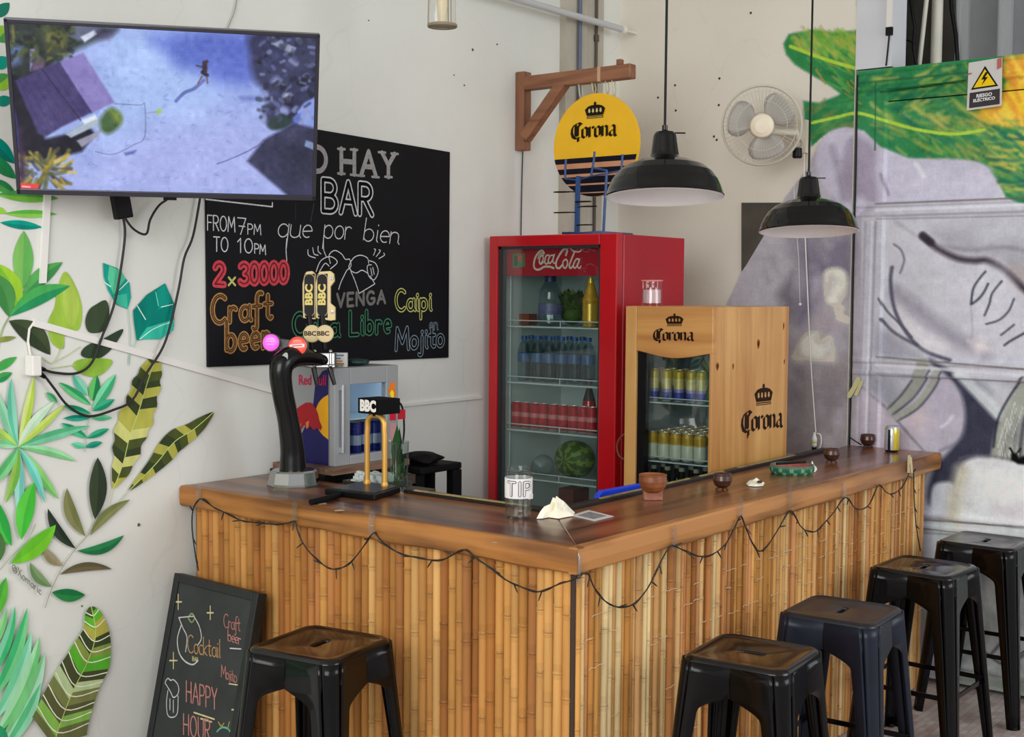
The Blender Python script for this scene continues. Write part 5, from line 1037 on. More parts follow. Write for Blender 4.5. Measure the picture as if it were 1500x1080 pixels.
# ================================================================== wall fan
fc = at(1116, 184, 0, 2.44); fn = (Vector((-.86, -.46, -.14))).normalized(); fx = fn.cross(Vector((0, 0, 1))).normalized(); fy = fx.cross(fn)
fan = thing('wall_fan', tuple(fc), 'beige wall fan with round wire cage between the two pendant lamps', 'fan')
m_beige = M('aged_cream_plastic', (214, 206, 188), .45, k=1.05); m_cage = M('cream_wire', (206, 200, 184), .45, k=1.0)
def fp(r, a, d): return fc + (fx * math.cos(a) + fy * math.sin(a)) * r + fn * d
FR = .176
t_ = MB()
for r, d, wr in ((FR, 0, .0038), (FR * .985, .012, .0022), (FR * .97, -.012, .0022), (FR * .86, .036, .0014), (FR * .62, .05, .0012)): t_.tube([fp(r, 2 * PI * i / 48, d) for i in range(48)], wr, 6, closed=True)
for i in range(56):
    a = 2 * PI * i / 56; t_.tube([fp(.055, a, .054), fp(FR * .62, a, .05), fp(FR * .86, a, .036), fp(FR * .985, a, .012), fp(FR, a, 0), fp(FR * .9, a, -.035), fp(FR * .5, a, -.045), fp(.05, a, -.045)], .00055, 4, caps=False)
t_.build('cage', m_cage, fan)
t_ = MB(); t_.lathe([(.052, .046), (.053, .054), (.048, .062), (.03, .069), (.001, .071)], fc, 32, axis=fn); t_.build('centre_cap', M('cream_cap', (226, 214, 192), .4, k=1.1), fan)
m_blade = M('smoky_white_blade', (176, 172, 164), .3, k=.9)
for k in range(3):
    a0 = 2 * PI * k / 3 + .35; mb = MB(); rows = []
    for i in range(9):
        r = .03 + (FR * .88 - .03) * i / 8; sp_w = (.5 + .28 * math.sin(i / 8 * PI)) * (1 if i < 8 else .9); rows.append([fp(r, a0 + sp_w * (j / 6 - .5) * 2 - .05 * i / 8, .018 * (.5 - j / 6)) for j in range(7)])
    mb.add([p for r in rows for p in r], [(i * 7 + j, i * 7 + j + 1, (i + 1) * 7 + j + 1, (i + 1) * 7 + j) for i in range(8) for j in range(6)], smooth=True); mb.build('blade', m_blade, fan, solid=.002)
t_ = MB(); t_.lathe([(.001, -.15), (.04, -.148), (.055, -.13), (.06, -.08), (.055, -.04), (.04, -.035)], fc, 24, axis=fn); t_.build('motor_housing', m_beige, fan)
bs = at(1170, 205, 0, XW - .03); t_ = MB(); t_.tube([fp(0, 0, -.12), fp(0, 0, -.14) + Vector((.03, -.03, -.03)), Vector((XW - .05, bs.y, bs.z + .03)), Vector((XW - .04, bs.y, bs.z))], .016, 10); t_.box(XW - .03, XW - .0025, bs.y - .035, bs.y + .035, bs.z - .06, bs.z + .09); t_.build('wall_bracket', m_beige, fan)
kn = at(1168, 222, 0, 2.56); t_ = MB(); t_.lathe([(.018, .0), (.022, .006), (.020, .045)], kn - Vector((0, 0, .03)), 18); t_.lathe([(.001, .0), (.018, .0)], kn - Vector((0, 0, .03)), 18); t_.build('speed_switch', m_black, fan)
t_ = MB(); t_.tube([kn + (fx * math.cos(i * PI / 8) + Vector((0, 0, 1)) * math.sin(i * PI / 8)) * .018 + Vector((0, 0, .035)) for i in range(16)], .004, 6, closed=True); t_.build('pull_ring', M('grey_ring', (150, 146, 136), .5), fan)
t_ = MB(); t_.tube([kn - Vector((0, 0, .03)), at(1162, 250, 0, 2.62), at(1164, 300, 0, 2.68), at(1170, 380, 0, 2.715), at(1172, 444, 0, 2.72)], .0014, 5); e_ = at(1172, 446, 0, 2.72); t_.ball(e_, .008, 8); t_.build('pull_cord', m_white, fan)
t_ = MB(); w_ = [at(x, y, 0, XW - .025) for x, y in ((1178, 225), (1178, 300), (1180, 360), (1183, 430), (1187, 520), (1191, 580), (1195, 634))]; t_.tube(crom(w_, 4), .0030, 6); t_.build('power_cord', m_white, fan)
pg = thing('power_plug', tuple(at(1195, 650, 0, XW - .04)), 'small white plug and adapter hanging at the end of the fan cord by the bar', 'plug')
t_ = MB(); c = at(1193, 640, 0, XW - .03); t_.lathe([(.006, -.05), (.013, -.04), (.014, -.01), (.009, .005), (.005, .02)], c, 12); t_.tube(crom([c + Vector((0, -.012, .015)), c + Vector((0, -.03, .01)), c + Vector((0, -.034, -.03)), c + Vector((0, -.022, -.06))], 4), .004, 6); t_.build('body', m_white, pg)
t_ = MB(); t_.cyl(c - Vector((0, 0, .048)), c - Vector((0, 0, .064)), .011, 10); t_.build('black_end', m_black, pg); t_ = MB(); t_.cyl(c - Vector((0, 0, .02)), c - Vector((0, 0, .03)), .0148, 12); t_.build('yellow_band', M('yellow_band', (200, 196, 110), .5), pg)

# ================================================================== timber bracket and round sign
SX = 1.90
m_brk = WOOD('reddish_brown_timber', (106, 66, 44), (164, 110, 76), .55, axis=1, scale=3, ring=8); m_brk2 = WOOD('reddish_brown_post', (106, 66, 44), (160, 108, 76), .55, axis=2, scale=3, ring=8)
bk = thing('sign_bracket', (SX, YW, 2.35), 'brown timber bracket arm on the wall carrying the round yellow sign', 'bracket')
t_ = MB(); t_.box(SX - .02, SX + .035, YW - .052, YW - .001, 2.345, 2.70); t_.build('wall_post', m_brk2, bk, bevel=.004)
t_ = MB(); t_.beam((SX, YW - .05, 2.645), (SX, 1.075, 2.645), .05, .062); t_.build('arm', m_brk, bk, bevel=.005)
t_ = MB(); t_.beam((SX, YW - .045, 2.40), (SX, 1.44, 2.63), .048, .05); t_.build('diagonal_brace', m_brk, bk, bevel=.004)
t_ = MB(); t_.box(SX - .02, SX + .005, 1.125, 1.15, 2.676, 2.70); t_.build('peg', m_brk, bk, bevel=.003)
t_ = MB(); yb = 1.235; t_.box(SX - .0262, SX + .0262, yb - .008, yb + .008, 2.6135, 2.6775); t_.build('pale_band', M('pale_tape_band', (196, 160, 126), .6), bk)
dc = Vector((SX, 1.262, 2.343)); DR = .224; rg = thing('round_sign', tuple(dc), 'round yellow and striped beer sign hanging from the timber bracket', 'sign')
t_ = MB(); t_.lathe([(.001, -.009), (DR, -.009), (DR, .009), (.001, .009)], dc, 64, axis=(1, 0, 0), smooth=False); t_.build('disc', M('yellow_paint', (246, 190, 14), .35, k=1.0, var=.04), rg)
mb = MB(); fxx = SX - .0105; slope = -.02
def dp(a, b, d=0.0): return Vector((fxx - d, dc.y - a, dc.z + b))      # a to the right in the picture, b up
def band(b0, b1, col, d):
    for b_lo, b_hi in ((b0, b1),):
        K = 8; ys = [b_lo + (b_hi - b_lo) * i / K for i in range(K + 1)]
        for y0, y1 in zip(ys, ys[1:]):
            w0, w1 = math.sqrt(max(0, DR ** 2 - y0 ** 2)), math.sqrt(max(0, DR ** 2 - y1 ** 2)); mb.poly([dp(-w0, y0, d), dp(w0, y0, d), dp(w1, y1, d), dp(-w1, y1, d)], col)
SAL, NAV = L((206, 150, 112)), L((20, 20, 34))
band(-.222, -.052, SAL, 0)
for b0, b1 in ((-.075, -.052), (-.122, -.098), (-.165, -.135), (-.204, -.173), (-.2235, -.209)): band(b0, b1, NAV, .0006)
mb2 = mb; blackletter(mb, dp(-.128, .034, .0006), Vector((0, -.24, 0)), Vector((0, 0, .047)), (-.0004, 0, 0), L((30, 22, 10)), crown=True, spots=L((214, 196, 130)))
mb.build('printing', VC('sign_paint', .4, .04), rg)
for yy in (1.345, 1.275, 1.205, 1.17): 
    t_ = MB(); zt = dc.z + math.sqrt(max(0, DR ** 2 - (yy - dc.y) ** 2)); t_.tube([(SX, yy, zt - .012), (SX - .012, yy, zt + .02), (SX - .012, yy + .006, 2.616), (SX + .012, yy + .006, 2.616), (SX + .012, yy, zt + .02)], .0035, 6, closed=True); t_.build('rope_loop', M('pale_rope', (206, 196, 160), .8), rg)
# thin wire below the bracket
t_ = MB(); t_.tube(crom([at(x, y, 1, YW - .006) for x, y in ((766, 218), (765, 250), (764, 290), (763, 350))], 4), .0026, 6); tag(t_.build('hanging_wire', m_black, loc=at(766, 218, 1, YW - .006)), 'thin dark wire running down the wall below the timber bracket', 'wire')
# conduits on the pillar and overhead
m_blue = M('grey_blue_conduit', (92, 104, 128), .5)
t_ = MB(); x_ = at(849, 100, 1, YW - .05).x; t_.cyl((x_, YW - .05, 0), (x_, YW - .05, HC), .010, 10); tag(t_.build('conduit', m_blue, loc=(x_, YW - .05, 0)), 'thin grey blue vertical conduit up the middle of the concrete pillar', 'conduit')
t_ = MB(); x_ = at(874, 40, 1, YW - .03).x; t_.cyl((x_, YW - .03, 2.0), (x_, YW - .03, HC), .007, 8); t_.lathe([(.013, 0), (.013, .03)], (x_, YW - .03, 2.93), 8); tag(t_.build('conduit', M('dark_conduit', (84, 76, 66), .6), loc=(x_, YW - .03, 2.0)), 'dark thin vertical conduit along right edge of the concrete pillar', 'conduit')
tb = thing('overhead_tube', (2.4, 1.6, 3.0), 'pale metal tube crossing overhead in front of the concrete pillar', 'tube')
t_ = MB(); t_.cyl((.6, 1.6, 2.984), (2.60, 1.6, 2.999), .016, 14); t_.build('tube', M('pale_metal_tube', (196, 198, 202), .35, metal=.2), tb); t_ = MB(); t_.cyl((2.60, 1.6, 2.999), (2.625, 1.6, 2.999), .021, 14); t_.cyl((2.62, 1.6, 2.999), (XW - .001, 1.6, 2.999), .006, 8); t_.build('end_cap', m_white, tb)
t_ = MB(); t_.cyl((1.2, 1.6, 3.0), (1.2, 1.6, HC), .004, 6); t_.build('hanger', m_steel, tb)
# little glass hanging lantern
lc = at(648, 30, 1, 1.2); lt = thing('glass_lantern', tuple(lc), 'small clear glass lantern with a bulb hanging at the top of the picture', 'lantern')
t_ = MB(); t_.lathe([(.052, .0), (.050, .02), (.047, .16), (.030, .19), (.014, .20)], lc - Vector((0, 0, .02)), 24); t_.build('glass', GLASS('lantern_glass', (.97, .97, .95), 1.5), lt)
t_ = MB(); t_.lathe([(.054, -.004), (.056, .0), (.054, .006), (.047, .006)], lc - Vector((0, 0, .02)), 24)
for a in (0.3, 2.4, 4.5): t_.tube([lc + Vector((.053 * math.cos(a), .053 * math.sin(a), -.02)), lc + Vector((.050 * math.cos(a), .050 * math.sin(a), .15)), lc + Vector((.012 * math.cos(a), .012 * math.sin(a), .185))], .002, 5)
t_.build('wire_frame', M('rusty_wire', (160, 146, 124), .6, metal=.4), lt)
t_ = MB(); t_.lathe([(.001, .0), (.012, .004), (.016, .03), (.02, .06), (.02, .12), (.012, .14)], lc - Vector((0, 0, .012)), 16); t_.build('bulb', M('cream_bulb', (226, 212, 180), .4, k=1.1), lt)
t_ = MB(); t_.lathe([(.001, .002), (.046, .003)], lc - Vector((0, 0, .02)), 24); t_.lathe([(.014, .2), (.016, .23), (.004, .24)], lc - Vector((0, 0, .02)), 12); t_.tube([lc + Vector((0, 0, .21)), Vector((lc.x, lc.y, HC))], .003, 6); t_.build('cap_and_cord', M('dusty_brass', (166, 150, 120), .5, metal=.3), lt)
t_ = MB(); t_.tube(crom([at(x, y, 1, YW - .008) for x, y in ((350, -30), (345, 10), (336, 35), (330, 48))], 4), .002, 5); tag(t_.build('hanging_wire', M('grey_wire', (150, 148, 142), .5), loc=at(345, 10, 1, YW - .008)), 'thin grey wire on the wall above the television', 'wire')
# ================================================================== tall red drinks fridge
m_red = M('glossy_red', (190, 14, 26), .3, k=1.0, coat=.3, var=.08, scale=4); m_redside = M('red_side_sheet', (176, 18, 32), .38, k=1.0, coat=.15, var=.10, scale=3)
m_liner = M('pale_grey_liner', (196, 206, 202), .5, k=1.0); m_gasket = M('dark_gasket', (40, 42, 46), .5); m_pane = GLASS('fridge_glass', (.90, .95, .94), 1.6, .015); m_wirew = M('white_coated_wire', (196, 206, 204), .35)
m_pack = VC('printed_packaging', .22, .05, 30, coat=.3, metal=.35); m_clear = GLASS('clear_plastic', (.72, .82, .86), 2.2, .05)
FX0, FX1, FY0, FY1, FZ = 1.66, 2.20, .985, 1.668, 1.942
fr = thing('drinks_fridge', ((FX0 + FX1) / 2, (FY0 + FY1) / 2, 0), 'tall red glass-door drinks fridge in the corner behind the bar', 'fridge')
T = .035
b_ = MB()
for x0, x1, y0, y1, z0, z1 in ((FX0 + .05, FX1, FY0, FY0 + T, .02, FZ), (FX0 + .05, FX1, FY1 - T, FY1, .02, FZ), (FX1 - T, FX1, FY0 + T, FY1 - T, .02, FZ), (FX0 + .05, FX1 - T, FY0 + T, FY1 - T, FZ - T, FZ), (FX0 + .05, FX1 - T, FY0 + T, FY1 - T, .02, .14)): b_.box(x0, x1, y0, y1, z0, z1)
b_.build('cabinet', m_redside, fr, bevel=.004)
b_ = MB(); e = .004
for x0, x1, y0, y1, z0, z1 in ((FX0 + .055, FX1 - T, FY0 + T, FY0 + T + e, .14, FZ - T), (FX0 + .055, FX1 - T, FY1 - T - e, FY1 - T, .14, FZ - T), (FX1 - T - e, FX1 - T, FY0 + T + e, FY1 - T - e, .14, FZ - T), (FX0 + .055, FX1 - T - e, FY0 + T + e, FY1 - T - e, .14, .15), (FX0 + .055, FX1 - T - e, FY0 + T + e, FY1 - T - e, FZ - T - e, FZ - T)): b_.box(x0, x1, y0, y1, z0, z1)
b_.build('liner', m_liner, fr)
dY0, dY1, dZ0, dZ1 = FY0 + .088, FY1 - .046, .14, FZ - .045
b_ = MB()
for y0, y1, z0, z1 in ((FY0, dY0, .06, FZ + .003), (dY1, FY1, .06, FZ + .003), (dY0, dY1, dZ1, FZ + .003), (dY0, dY1, .06, dZ0)): b_.box(FX0, FX0 + .045, y0, y1, z0, z1)
door = b_.build('door', m_red, fr, bevel=.006, segs=3)
b_ = MB()
for y0, y1, z0, z1 in ((dY0, dY0 + .012, dZ0, dZ1), (dY1 - .014, dY1, dZ0, dZ1), (dY0, dY1, dZ1 - .010, dZ1), (dY0, dY1, dZ0, dZ0 + .012)): b_.box(FX0 + .012, FX0 + .05, y0, y1, z0, z1)
b_.build('gasket', m_gasket, door)
b_ = MB(); b_.box(FX0 + .016, FX0 + .020, dY0, dY1, dZ0, dZ1); b_.build('glass', m_pane, door)
hd0, hd1 = at(742, 403, 0, FX0 + .06), at(878, 398, 0, FX0 + .06); hy1, hy0 = hd0.y, dY0
b_ = MB(); hz0, hz1 = hd0.z - .004, FZ - .05; b_.box(FX0 + .052, FX0 + .075, hy0 + .002, hy1, hz0, hz1); hdr = b_.build('header_panel', M('header_red', (176, 14, 34), .35), fr)
mb = MB(); hx = FX0 + .0512; WHT = L((226, 206, 190)); nX = (-1, 0, 0)
def hs(P, wd, col=WHT): mb.ribbon(crom([at(x, y, 0, hx) for x, y in P], 6), wd, nX, col)
# flowing script
hs([(797, 371), (794, 367), (789, 370), (784, 378), (782, 388), (784, 394), (790, 395), (797, 391), (806, 391), (811, 393)], .009); hs([(796, 371), (791, 372), (788, 379)], .005)
for x0 in (790, 798): hs([(x0 + 6, 374), (x0 + 2, 375), (x0, 383), (x0 + 2, 387), (x0 + 6, 384)], .007)
hs([(793, 374), (796, 378), (794, 384), (791, 386)], .006); hs([(810, 374), (806, 375), (803, 382), (805, 386), (809, 382), (812, 373)], .007); hs([(812, 373), (810, 382), (812, 386), (815, 383)], .006)
hs([(829, 374), (831, 366), (826, 365), (820, 373), (815, 383), (815, 391), (819, 393), (824, 388)], .009); hs([(829, 380), (825, 383), (825, 390), (828, 393), (831, 388), (831, 382), (828, 380)], .007)
hs([(842, 368), (838, 378), (834, 389), (836, 393), (839, 390)], .008); hs([(848, 380), (844, 380), (840, 388), (842, 393), (846, 388), (849, 380)], .007); hs([(849, 380), (846, 390), (849, 393), (851, 390)], .006); hs([(826, 366), (834, 363), (840, 368), (848, 369), (852, 366)], .006); hs([(852, 366), (860, 364), (872, 368)], .003, L((150, 120, 120)))
mb.poly([at(x, y, 0, hx) for x, y in ((751, 372), (769, 371), (769, 391), (751, 392))], L((96, 130, 92))); mb.poly([at(x, y, 0, hx - .0005) for x, y in ((758, 374), (765, 373), (765, 383), (759, 383))], L((210, 96, 80))); mb.poly([at(x, y, 0, hx - .0005) for x, y in ((753, 375), (758, 375), (758, 389), (753, 390))], L((62, 96, 70)))
mb.build('script_lettering', VC('header_print', .4, .03), hdr)
SHZ = [at(800, y, 0, 1.72).z for y in (480, 564, 635, 706)]; sy0, sy1 = FY0 + .05, FY1 - .05
for zz in SHZ:
    b_ = MB(); b_.tube([(1.735, sy0, zz), (1.735, sy1, zz)], .0045, 6); b_.tube([(1.735, sy0, zz + .028), (1.735, sy1, zz + .028)], .003, 6); b_.tube([(2.14, sy0, zz), (2.14, sy1, zz)], .003, 6)
    for k in range(26): y = sy0 + (sy1 - sy0) * k / 25; b_.tube([(1.735, y, zz + .002), (2.14, y, zz + .002)], .0016, 4, caps=False)
    b_.tube([(1.735, (sy0 + sy1) / 2, zz), (1.735, (sy0 + sy1) / 2, zz + .028)], .003, 5)
    b_.build('shelf', m_wirew, fr)
b_ = MB(); b_.tube([(FX0 + .1, FY1 - .046, .2), (FX0 + .1, FY1 - .046, 1.8)], .004, 6); b_.build('shelf_rail', m_wirew, fr)
def bottle(name, prof, cols, c, label, cat, group=None, mat=None, n=20):
    mb = MB(); mb.lathe(prof, c, n, cols=[L(k) if k else None for k in cols]); return tag(mb.build(name, mat or m_pack, loc=c), label, cat, group)
# water bottles on the second shelf
zz = SHZ[1] + .005
wb = thing('water_bottle', (1.80, at(768, 520, 0, 1.80).y, zz), 'clear water bottle with blue band in the row on the second fridge shelf', 'bottle', 'clear water bottles on the second fridge shelf')
o_ = org(wb); mb = MB(); mb.lathe([(.001, 0), (.027, .002), (.030, .012), (.030, .07), (.028, .075), (.030, .08), (.030, .14), (.022, .165), (.012, .18), (.012, .19)], o_, 16); mb.build('body', m_clear, wb)
mb = MB(); mb.lathe([(.0306, .088), (.0306, .128)], o_, 16); mb.build('label_band', M('blue_label', (30, 84, 130), .35), wb); mb = MB(); mb.lathe([(.014, .188), (.014, .204), (.001, .205)], o_, 12); mb.build('cap', M('blue_cap', (36, 84, 150), .4), wb)
for k, x in enumerate((788, 805, 823, 842, 862)): dup(wb, (1.80, at(x, 520, 0, 1.80).y, zz))
for k, x in enumerate((778, 797, 815, 834, 853)): dup(wb, (1.88, at(x, 520, 0, 1.88).y, zz))
# red cans on the third shelf
zz = SHZ[2] + .005
def can(name, c, r, h, cols, label, group, cat='can'):
    """cols: list of (height fraction end, rgb)"""
    prof = [(.001, .002), (r * .78, 0), (r, h * .06)]; cc = [(190, 190, 190), (190, 190, 190)]
    last = .06
    for f, c_ in cols: prof.append((r, h * f)); cc.append(c_)
    prof += [(r * .80, h * .99), (r * .86, h), (r * .80, h * .995), (r * .78, h * .975), (.001, h * .975)]; cc += [cols[-1][1]] + [(200, 200, 200)] * 4
    mb = MB(); mb.lathe(prof, c, 20, cols=[L(k) for k in cc]); return tag(mb.build(name, m_pack, loc=c), label, cat, group)
xs = (757, 770, 784, 796, 811, 825, 840, 854, 867)
c0 = can('drink_can', (1.79, at(xs[0], 615, 0, 1.79).y, zz), .0245, .118, [(.45, (196, 20, 34)), (.62, (220, 130, 130)), (.93, (190, 18, 32))], 'red drink can in the row on the third fridge shelf', 'red cans on the third fridge shelf')
for x in xs[1:]: dup(c0, (1.79, at(x, 615, 0, 1.79).y, zz))
bottle('cola_bottle', [(.001, 0), (.03, .004), (.032, .10), (.028, .14), (.014, .19), (.012, .215), (.014, .217), (.014, .235), (.001, .236)], [(40, 14, 12), (40, 14, 12), (150, 20, 26), (40, 14, 12), (40, 14, 12), (40, 14, 12), (150, 20, 26), (150, 20, 26)], (1.845, at(864, 600, 0, 1.845).y + .004, zz), 'dark cola bottle at the right end behind the red cans in the fridge', 'bottle')
def leafy(name, c, n, r, cols, label, cat, hz=1.0, e0=.1):
    mb = MB(); c = Vector(c)
    for k in range(n):
        a = random.uniform(0, 2 * PI); el = random.uniform(e0, 1.45); d = Vector((math.cos(a) * math.cos(el), math.sin(a) * math.cos(el), math.sin(el) * hz)); ln = r * random.uniform(.6, 1.0); s_ = d.cross(Vector((0, 0, 1))).normalized() * r * random.uniform(.1, .22)
        p = c + d * ln * .25; q = c + d * ln + Vector((0, 0, -.15 * ln)); m_ = (p + q) / 2 + Vector((0, 0, .12 * ln)); mb.add([p, m_ + s_, q, m_ - s_], [(0, 1, 2, 3)], L(random.choice(cols)), 0, True)
    mb.ball(c + Vector((0, 0, r * .25)), r * .26, 8, L(cols[0]), sc=(1, 1, .9)); return tag(mb.build(name, VC(name + '_green', .55, .15), loc=c), label, cat)
leafy('herb_bunch', (1.97, at(800, 625, 0, 1.97).y, zz), 30, .125, [(50, 90, 60), (70, 110, 80), (40, 74, 52)], 'dark green herb bunch behind the red cans in the fridge', 'herbs', 1.0, .7)
# top shelf
zz = SHZ[0] + .005
bb = thing('large_bottle', (1.80, at(806, 450, 0, 1.80).y, zz), 'large clear bottle with dark blue cap on the top fridge shelf', 'bottle'); o_ = org(bb)
mb = MB(); mb.lathe([(.001, 0), (.05, .002), (.054, .015), (.054, .10), (.050, .11), (.054, .12), (.05, .15), (.03, .19), (.018, .20)], o_, 20); mb.build('body', m_clear, bb); mb = MB(); mb.lathe([(.0545, .05), (.0545, .10)], o_, 20); mb.build('label_band', M('violet_label', (84, 86, 130), .4), bb); mb = MB(); mb.lathe([(.026, .196), (.026, .222), (.001, .224)], o_, 14); mb.build('cap', M('navy_cap', (20, 30, 96), .4), bb)
leafy('herb_bag', (1.90, at(838, 470, 0, 1.90).y, zz), 110, .20, [(70, 92, 40), (50, 70, 34), (100, 112, 50), (84, 96, 60)], 'bundle of leafy green herbs on the top fridge shelf', 'herbs', 1.0, 1.15)
bottle('juice_bottle', [(.001, 0), (.034, .003), (.036, .02), (.036, .10), (.038, .115), (.034, .125), (.026, .15), (.014, .19), (.012, .215), (.001, .216)], [(200, 150, 40)] * 2 + [(206, 160, 50), (200, 150, 30), (214, 160, 20), (206, 150, 30), (214, 160, 30), (220, 180, 60), (210, 170, 60)], (1.78, at(865, 460, 0, 1.78).y, zz), 'yellow sauce bottle at the right of the top fridge shelf', 'bottle')
mb = MB(); c = Vector((1.83, at(766, 470, 0, 1.83).y, zz)); mb.box(c.x, c.x + .06, c.y - .034, c.y + .034, c.z, c.z + .05); tag(mb.build('small_carton', M('red_brown_carton', (140, 66, 44), .5), loc=c), 'small reddish carton at the left of the top fridge shelf', 'box')
mb = MB(); yw = at(757, 428, 0, 2.0); mb.box(2.155, 2.161, yw.y - .018, yw.y + .018, yw.z - .014, yw.z + .014); mb.build('thermometer', m_black, fr)
mb = MB(); mb.tube([(2.15 - .03, yw.y + .03 * math.cos(a), yw.z + .1 + .03 * math.sin(a)) for a in [i * PI / 8 for i in range(2, 16)]], .003, 5); mb.build('sensor_wire', m_grey, fr)
# bottom shelf
zz = SHZ[3] + .005; wm = thing('watermelon', (1.87, at(842, 675, 0, 1.87).y, zz), 'green striped watermelon on the lowest visible fridge shelf', 'watermelon'); o_ = org(wm)
mb = MB(); n = 40; K = 20; R_ = .092; V = []; Fc = []; 
for i in range(K + 1):
    a = PI * i / K
    for j in range(n): b2 = 2 * PI * j / n; V.append(o_ + Vector((-R_ * .95 * math.cos(a) * .9, R_ * math.sin(a) * math.cos(b2) * 1.05, R_ * .92 + R_ * .92 * math.sin(a) * math.sin(b2))))
for i in range(K):
    for j in range(n): mb.add([V[i * n + j], V[i * n + (j + 1) % n], V[(i + 1) * n + (j + 1) % n], V[(i + 1) * n + j]], [(0, 1, 2, 3)], L((120, 140, 60) if (j + (1 if math.sin(i * 1.9 + j) > .6 else 0)) % 5 < 2 else (60, 88, 40)), 0, True)
mb.build('rind', VC('melon_rind', .4, .15), wm, weld=True); mb = MB(); mb.tube([o_ + Vector((-.075, 0, .085)), o_ + Vector((-.09, .004, .092))], .004, 6); mb.build('stem', M('dry_stem', (130, 110, 70), .7), wm)
def lump(name, c, r, mat, label, cat, sc=(1, 1, 1), seed=0, amp=.25, n=18):
    mb = MB(); rs = random.Random(seed); c = Vector(c); V = []; K = n // 2
    ph = [rs.uniform(0, 6) for _ in range(9)]
    for i in range(K + 1):
        a = PI * i / K
        for j in range(n):
            b2 = 2 * PI * j / n; f = 1 + amp * (math.sin(3 * b2 + ph[0] + 2 * a) * math.sin(2 * a + ph[1]) + .6 * math.sin(5 * b2 + ph[2]) * math.sin(3 * a + ph[3]) + .4 * math.sin(7 * b2 + 4 * a + ph[4])) * math.sin(a)
            V.append(c + Vector((math.sin(a) * math.cos(b2) * r * f * sc[0], math.sin(a) * math.sin(b2) * r * f * sc[1], r * sc[2] * (1 - math.cos(a) * (1 if i > K // 4 else .9)) - (r * sc[2] * .1))))
    zmin = min(v.z for v in V); V = [v - Vector((0, 0, zmin - c.z)) for v in V]
    mb.add(V, [(i * n + j, i * n + (j + 1) % n, (i + 1) * n + (j + 1) % n, (i + 1) * n + j) for i in range(K) for j in range(n)], smooth=True); return tag(mb.build(name, mat, loc=c, weld=True), label, cat)
lump('plastic_bag', (1.84, at(795, 690, 0, 1.84).y, zz), .05, M('clear_grey_bag', (118, 134, 132), .3, var=.3, scale=14), 'crumpled grey-green plastic bag left of the watermelon in the fridge', 'bag', seed=3)
b_ = MB(); c = Vector((1.84, at(829, 725, 0, 1.84).y, .20)); b_.box(c.x, c.x + .09, c.y - .035, c.y + .035, .151, .84); 
b_ = MB(); c = Vector((1.80, at(829, 725, 0, 1.80).y, .151)); b_.box(c.x, c.x + .12, c.y - .04, c.y + .04, .151, .83); tag(b_.build('carton_stack', M('dull_red_carton', (104, 52, 44), .6, var=.2), loc=c), 'dull red tall carton standing at the bottom of the red fridge', 'carton')
b_ = MB(); zt = FZ + .004
# blue wire rack standing on the fridge
rk = thing('wire_rack', (1.80, 1.24, zt), 'blue metal wire display rack standing on top of the red fridge', 'rack'); m_bl = M('blue_painted_metal', (46, 78, 132), .4)
def rp_(x, y, X=1.76): return at(x, y, 0, X)
b_ = MB(); a, b = rp_(845, 340), rp_(847, 258); b_.beam((1.76, a.y, zt), (1.76, b.y, b.z), .018, .012, up=(1, 0, 0)); b_.build('post', m_bl, rk); b_ = MB(); a, b = rp_(884, 334), rp_(889, 250); b_.tube([(1.76, a.y, zt), (1.76, rp_(886, 300).y, rp_(886, 300).z), b], .006, 8); b_.build('post', m_bl, rk)
b_ = MB(); b_.tube([(1.70, rp_(845, 340).y + .03, zt + .006), (1.70, rp_(884, 334).y - .02, zt + .006), (1.95, rp_(884, 334).y - .02, zt + .006), (1.95, rp_(845, 340).y + .03, zt + .006)], .006, 6, closed=True); b_.beam((1.70, rp_(845, 340).y, zt + .006), (1.95, rp_(845, 340).y, zt + .006), .012, .01); b_.beam((1.70, rp_(884, 334).y, zt + .006), (1.95, rp_(884, 334).y, zt + .006), .012, .01); b_.build('base', m_bl, rk)
for P_ in ([(829, 233), (828, 250), (828, 262)], [(871, 222), (870, 235), (868, 245), (866, 258)], [(912, 226), (911, 240), (910, 250)], [(868, 246), (880, 248), (889, 250)]):
    b_ = MB(); b_.tube([rp_(x, y, 1.79) for x, y in P_], .0055, 6); b_.build('hook', m_bl, rk)
b_ = MB(); b_.tube([rp_(828, 262, 1.79), rp_(847, 264, 1.785), rp_(866, 258, 1.79), rp_(889, 254, 1.775), rp_(910, 250, 1.79)], .004, 6); b_.build('crossbar', m_bl, rk)
for x, y in ((829, 282), (860, 296), (829, 312), (868, 303), (862, 330)):
    c = rp_(x, y); b_ = MB(); b_.tube([c + Vector((.04 * math.sin(a) - .03, .032 * math.cos(a), .002 * math.sin(a))) for a in [2 * PI * i / 20 for i in range(20)]], .0026, 5, closed=True); b_.tube([c + Vector((-.03, -.032 if x < 846 else .032, 0)), Vector((1.76, rp_(845, y).y, c.z))], .0026, 5); b_.build('ring', m_black, rk)

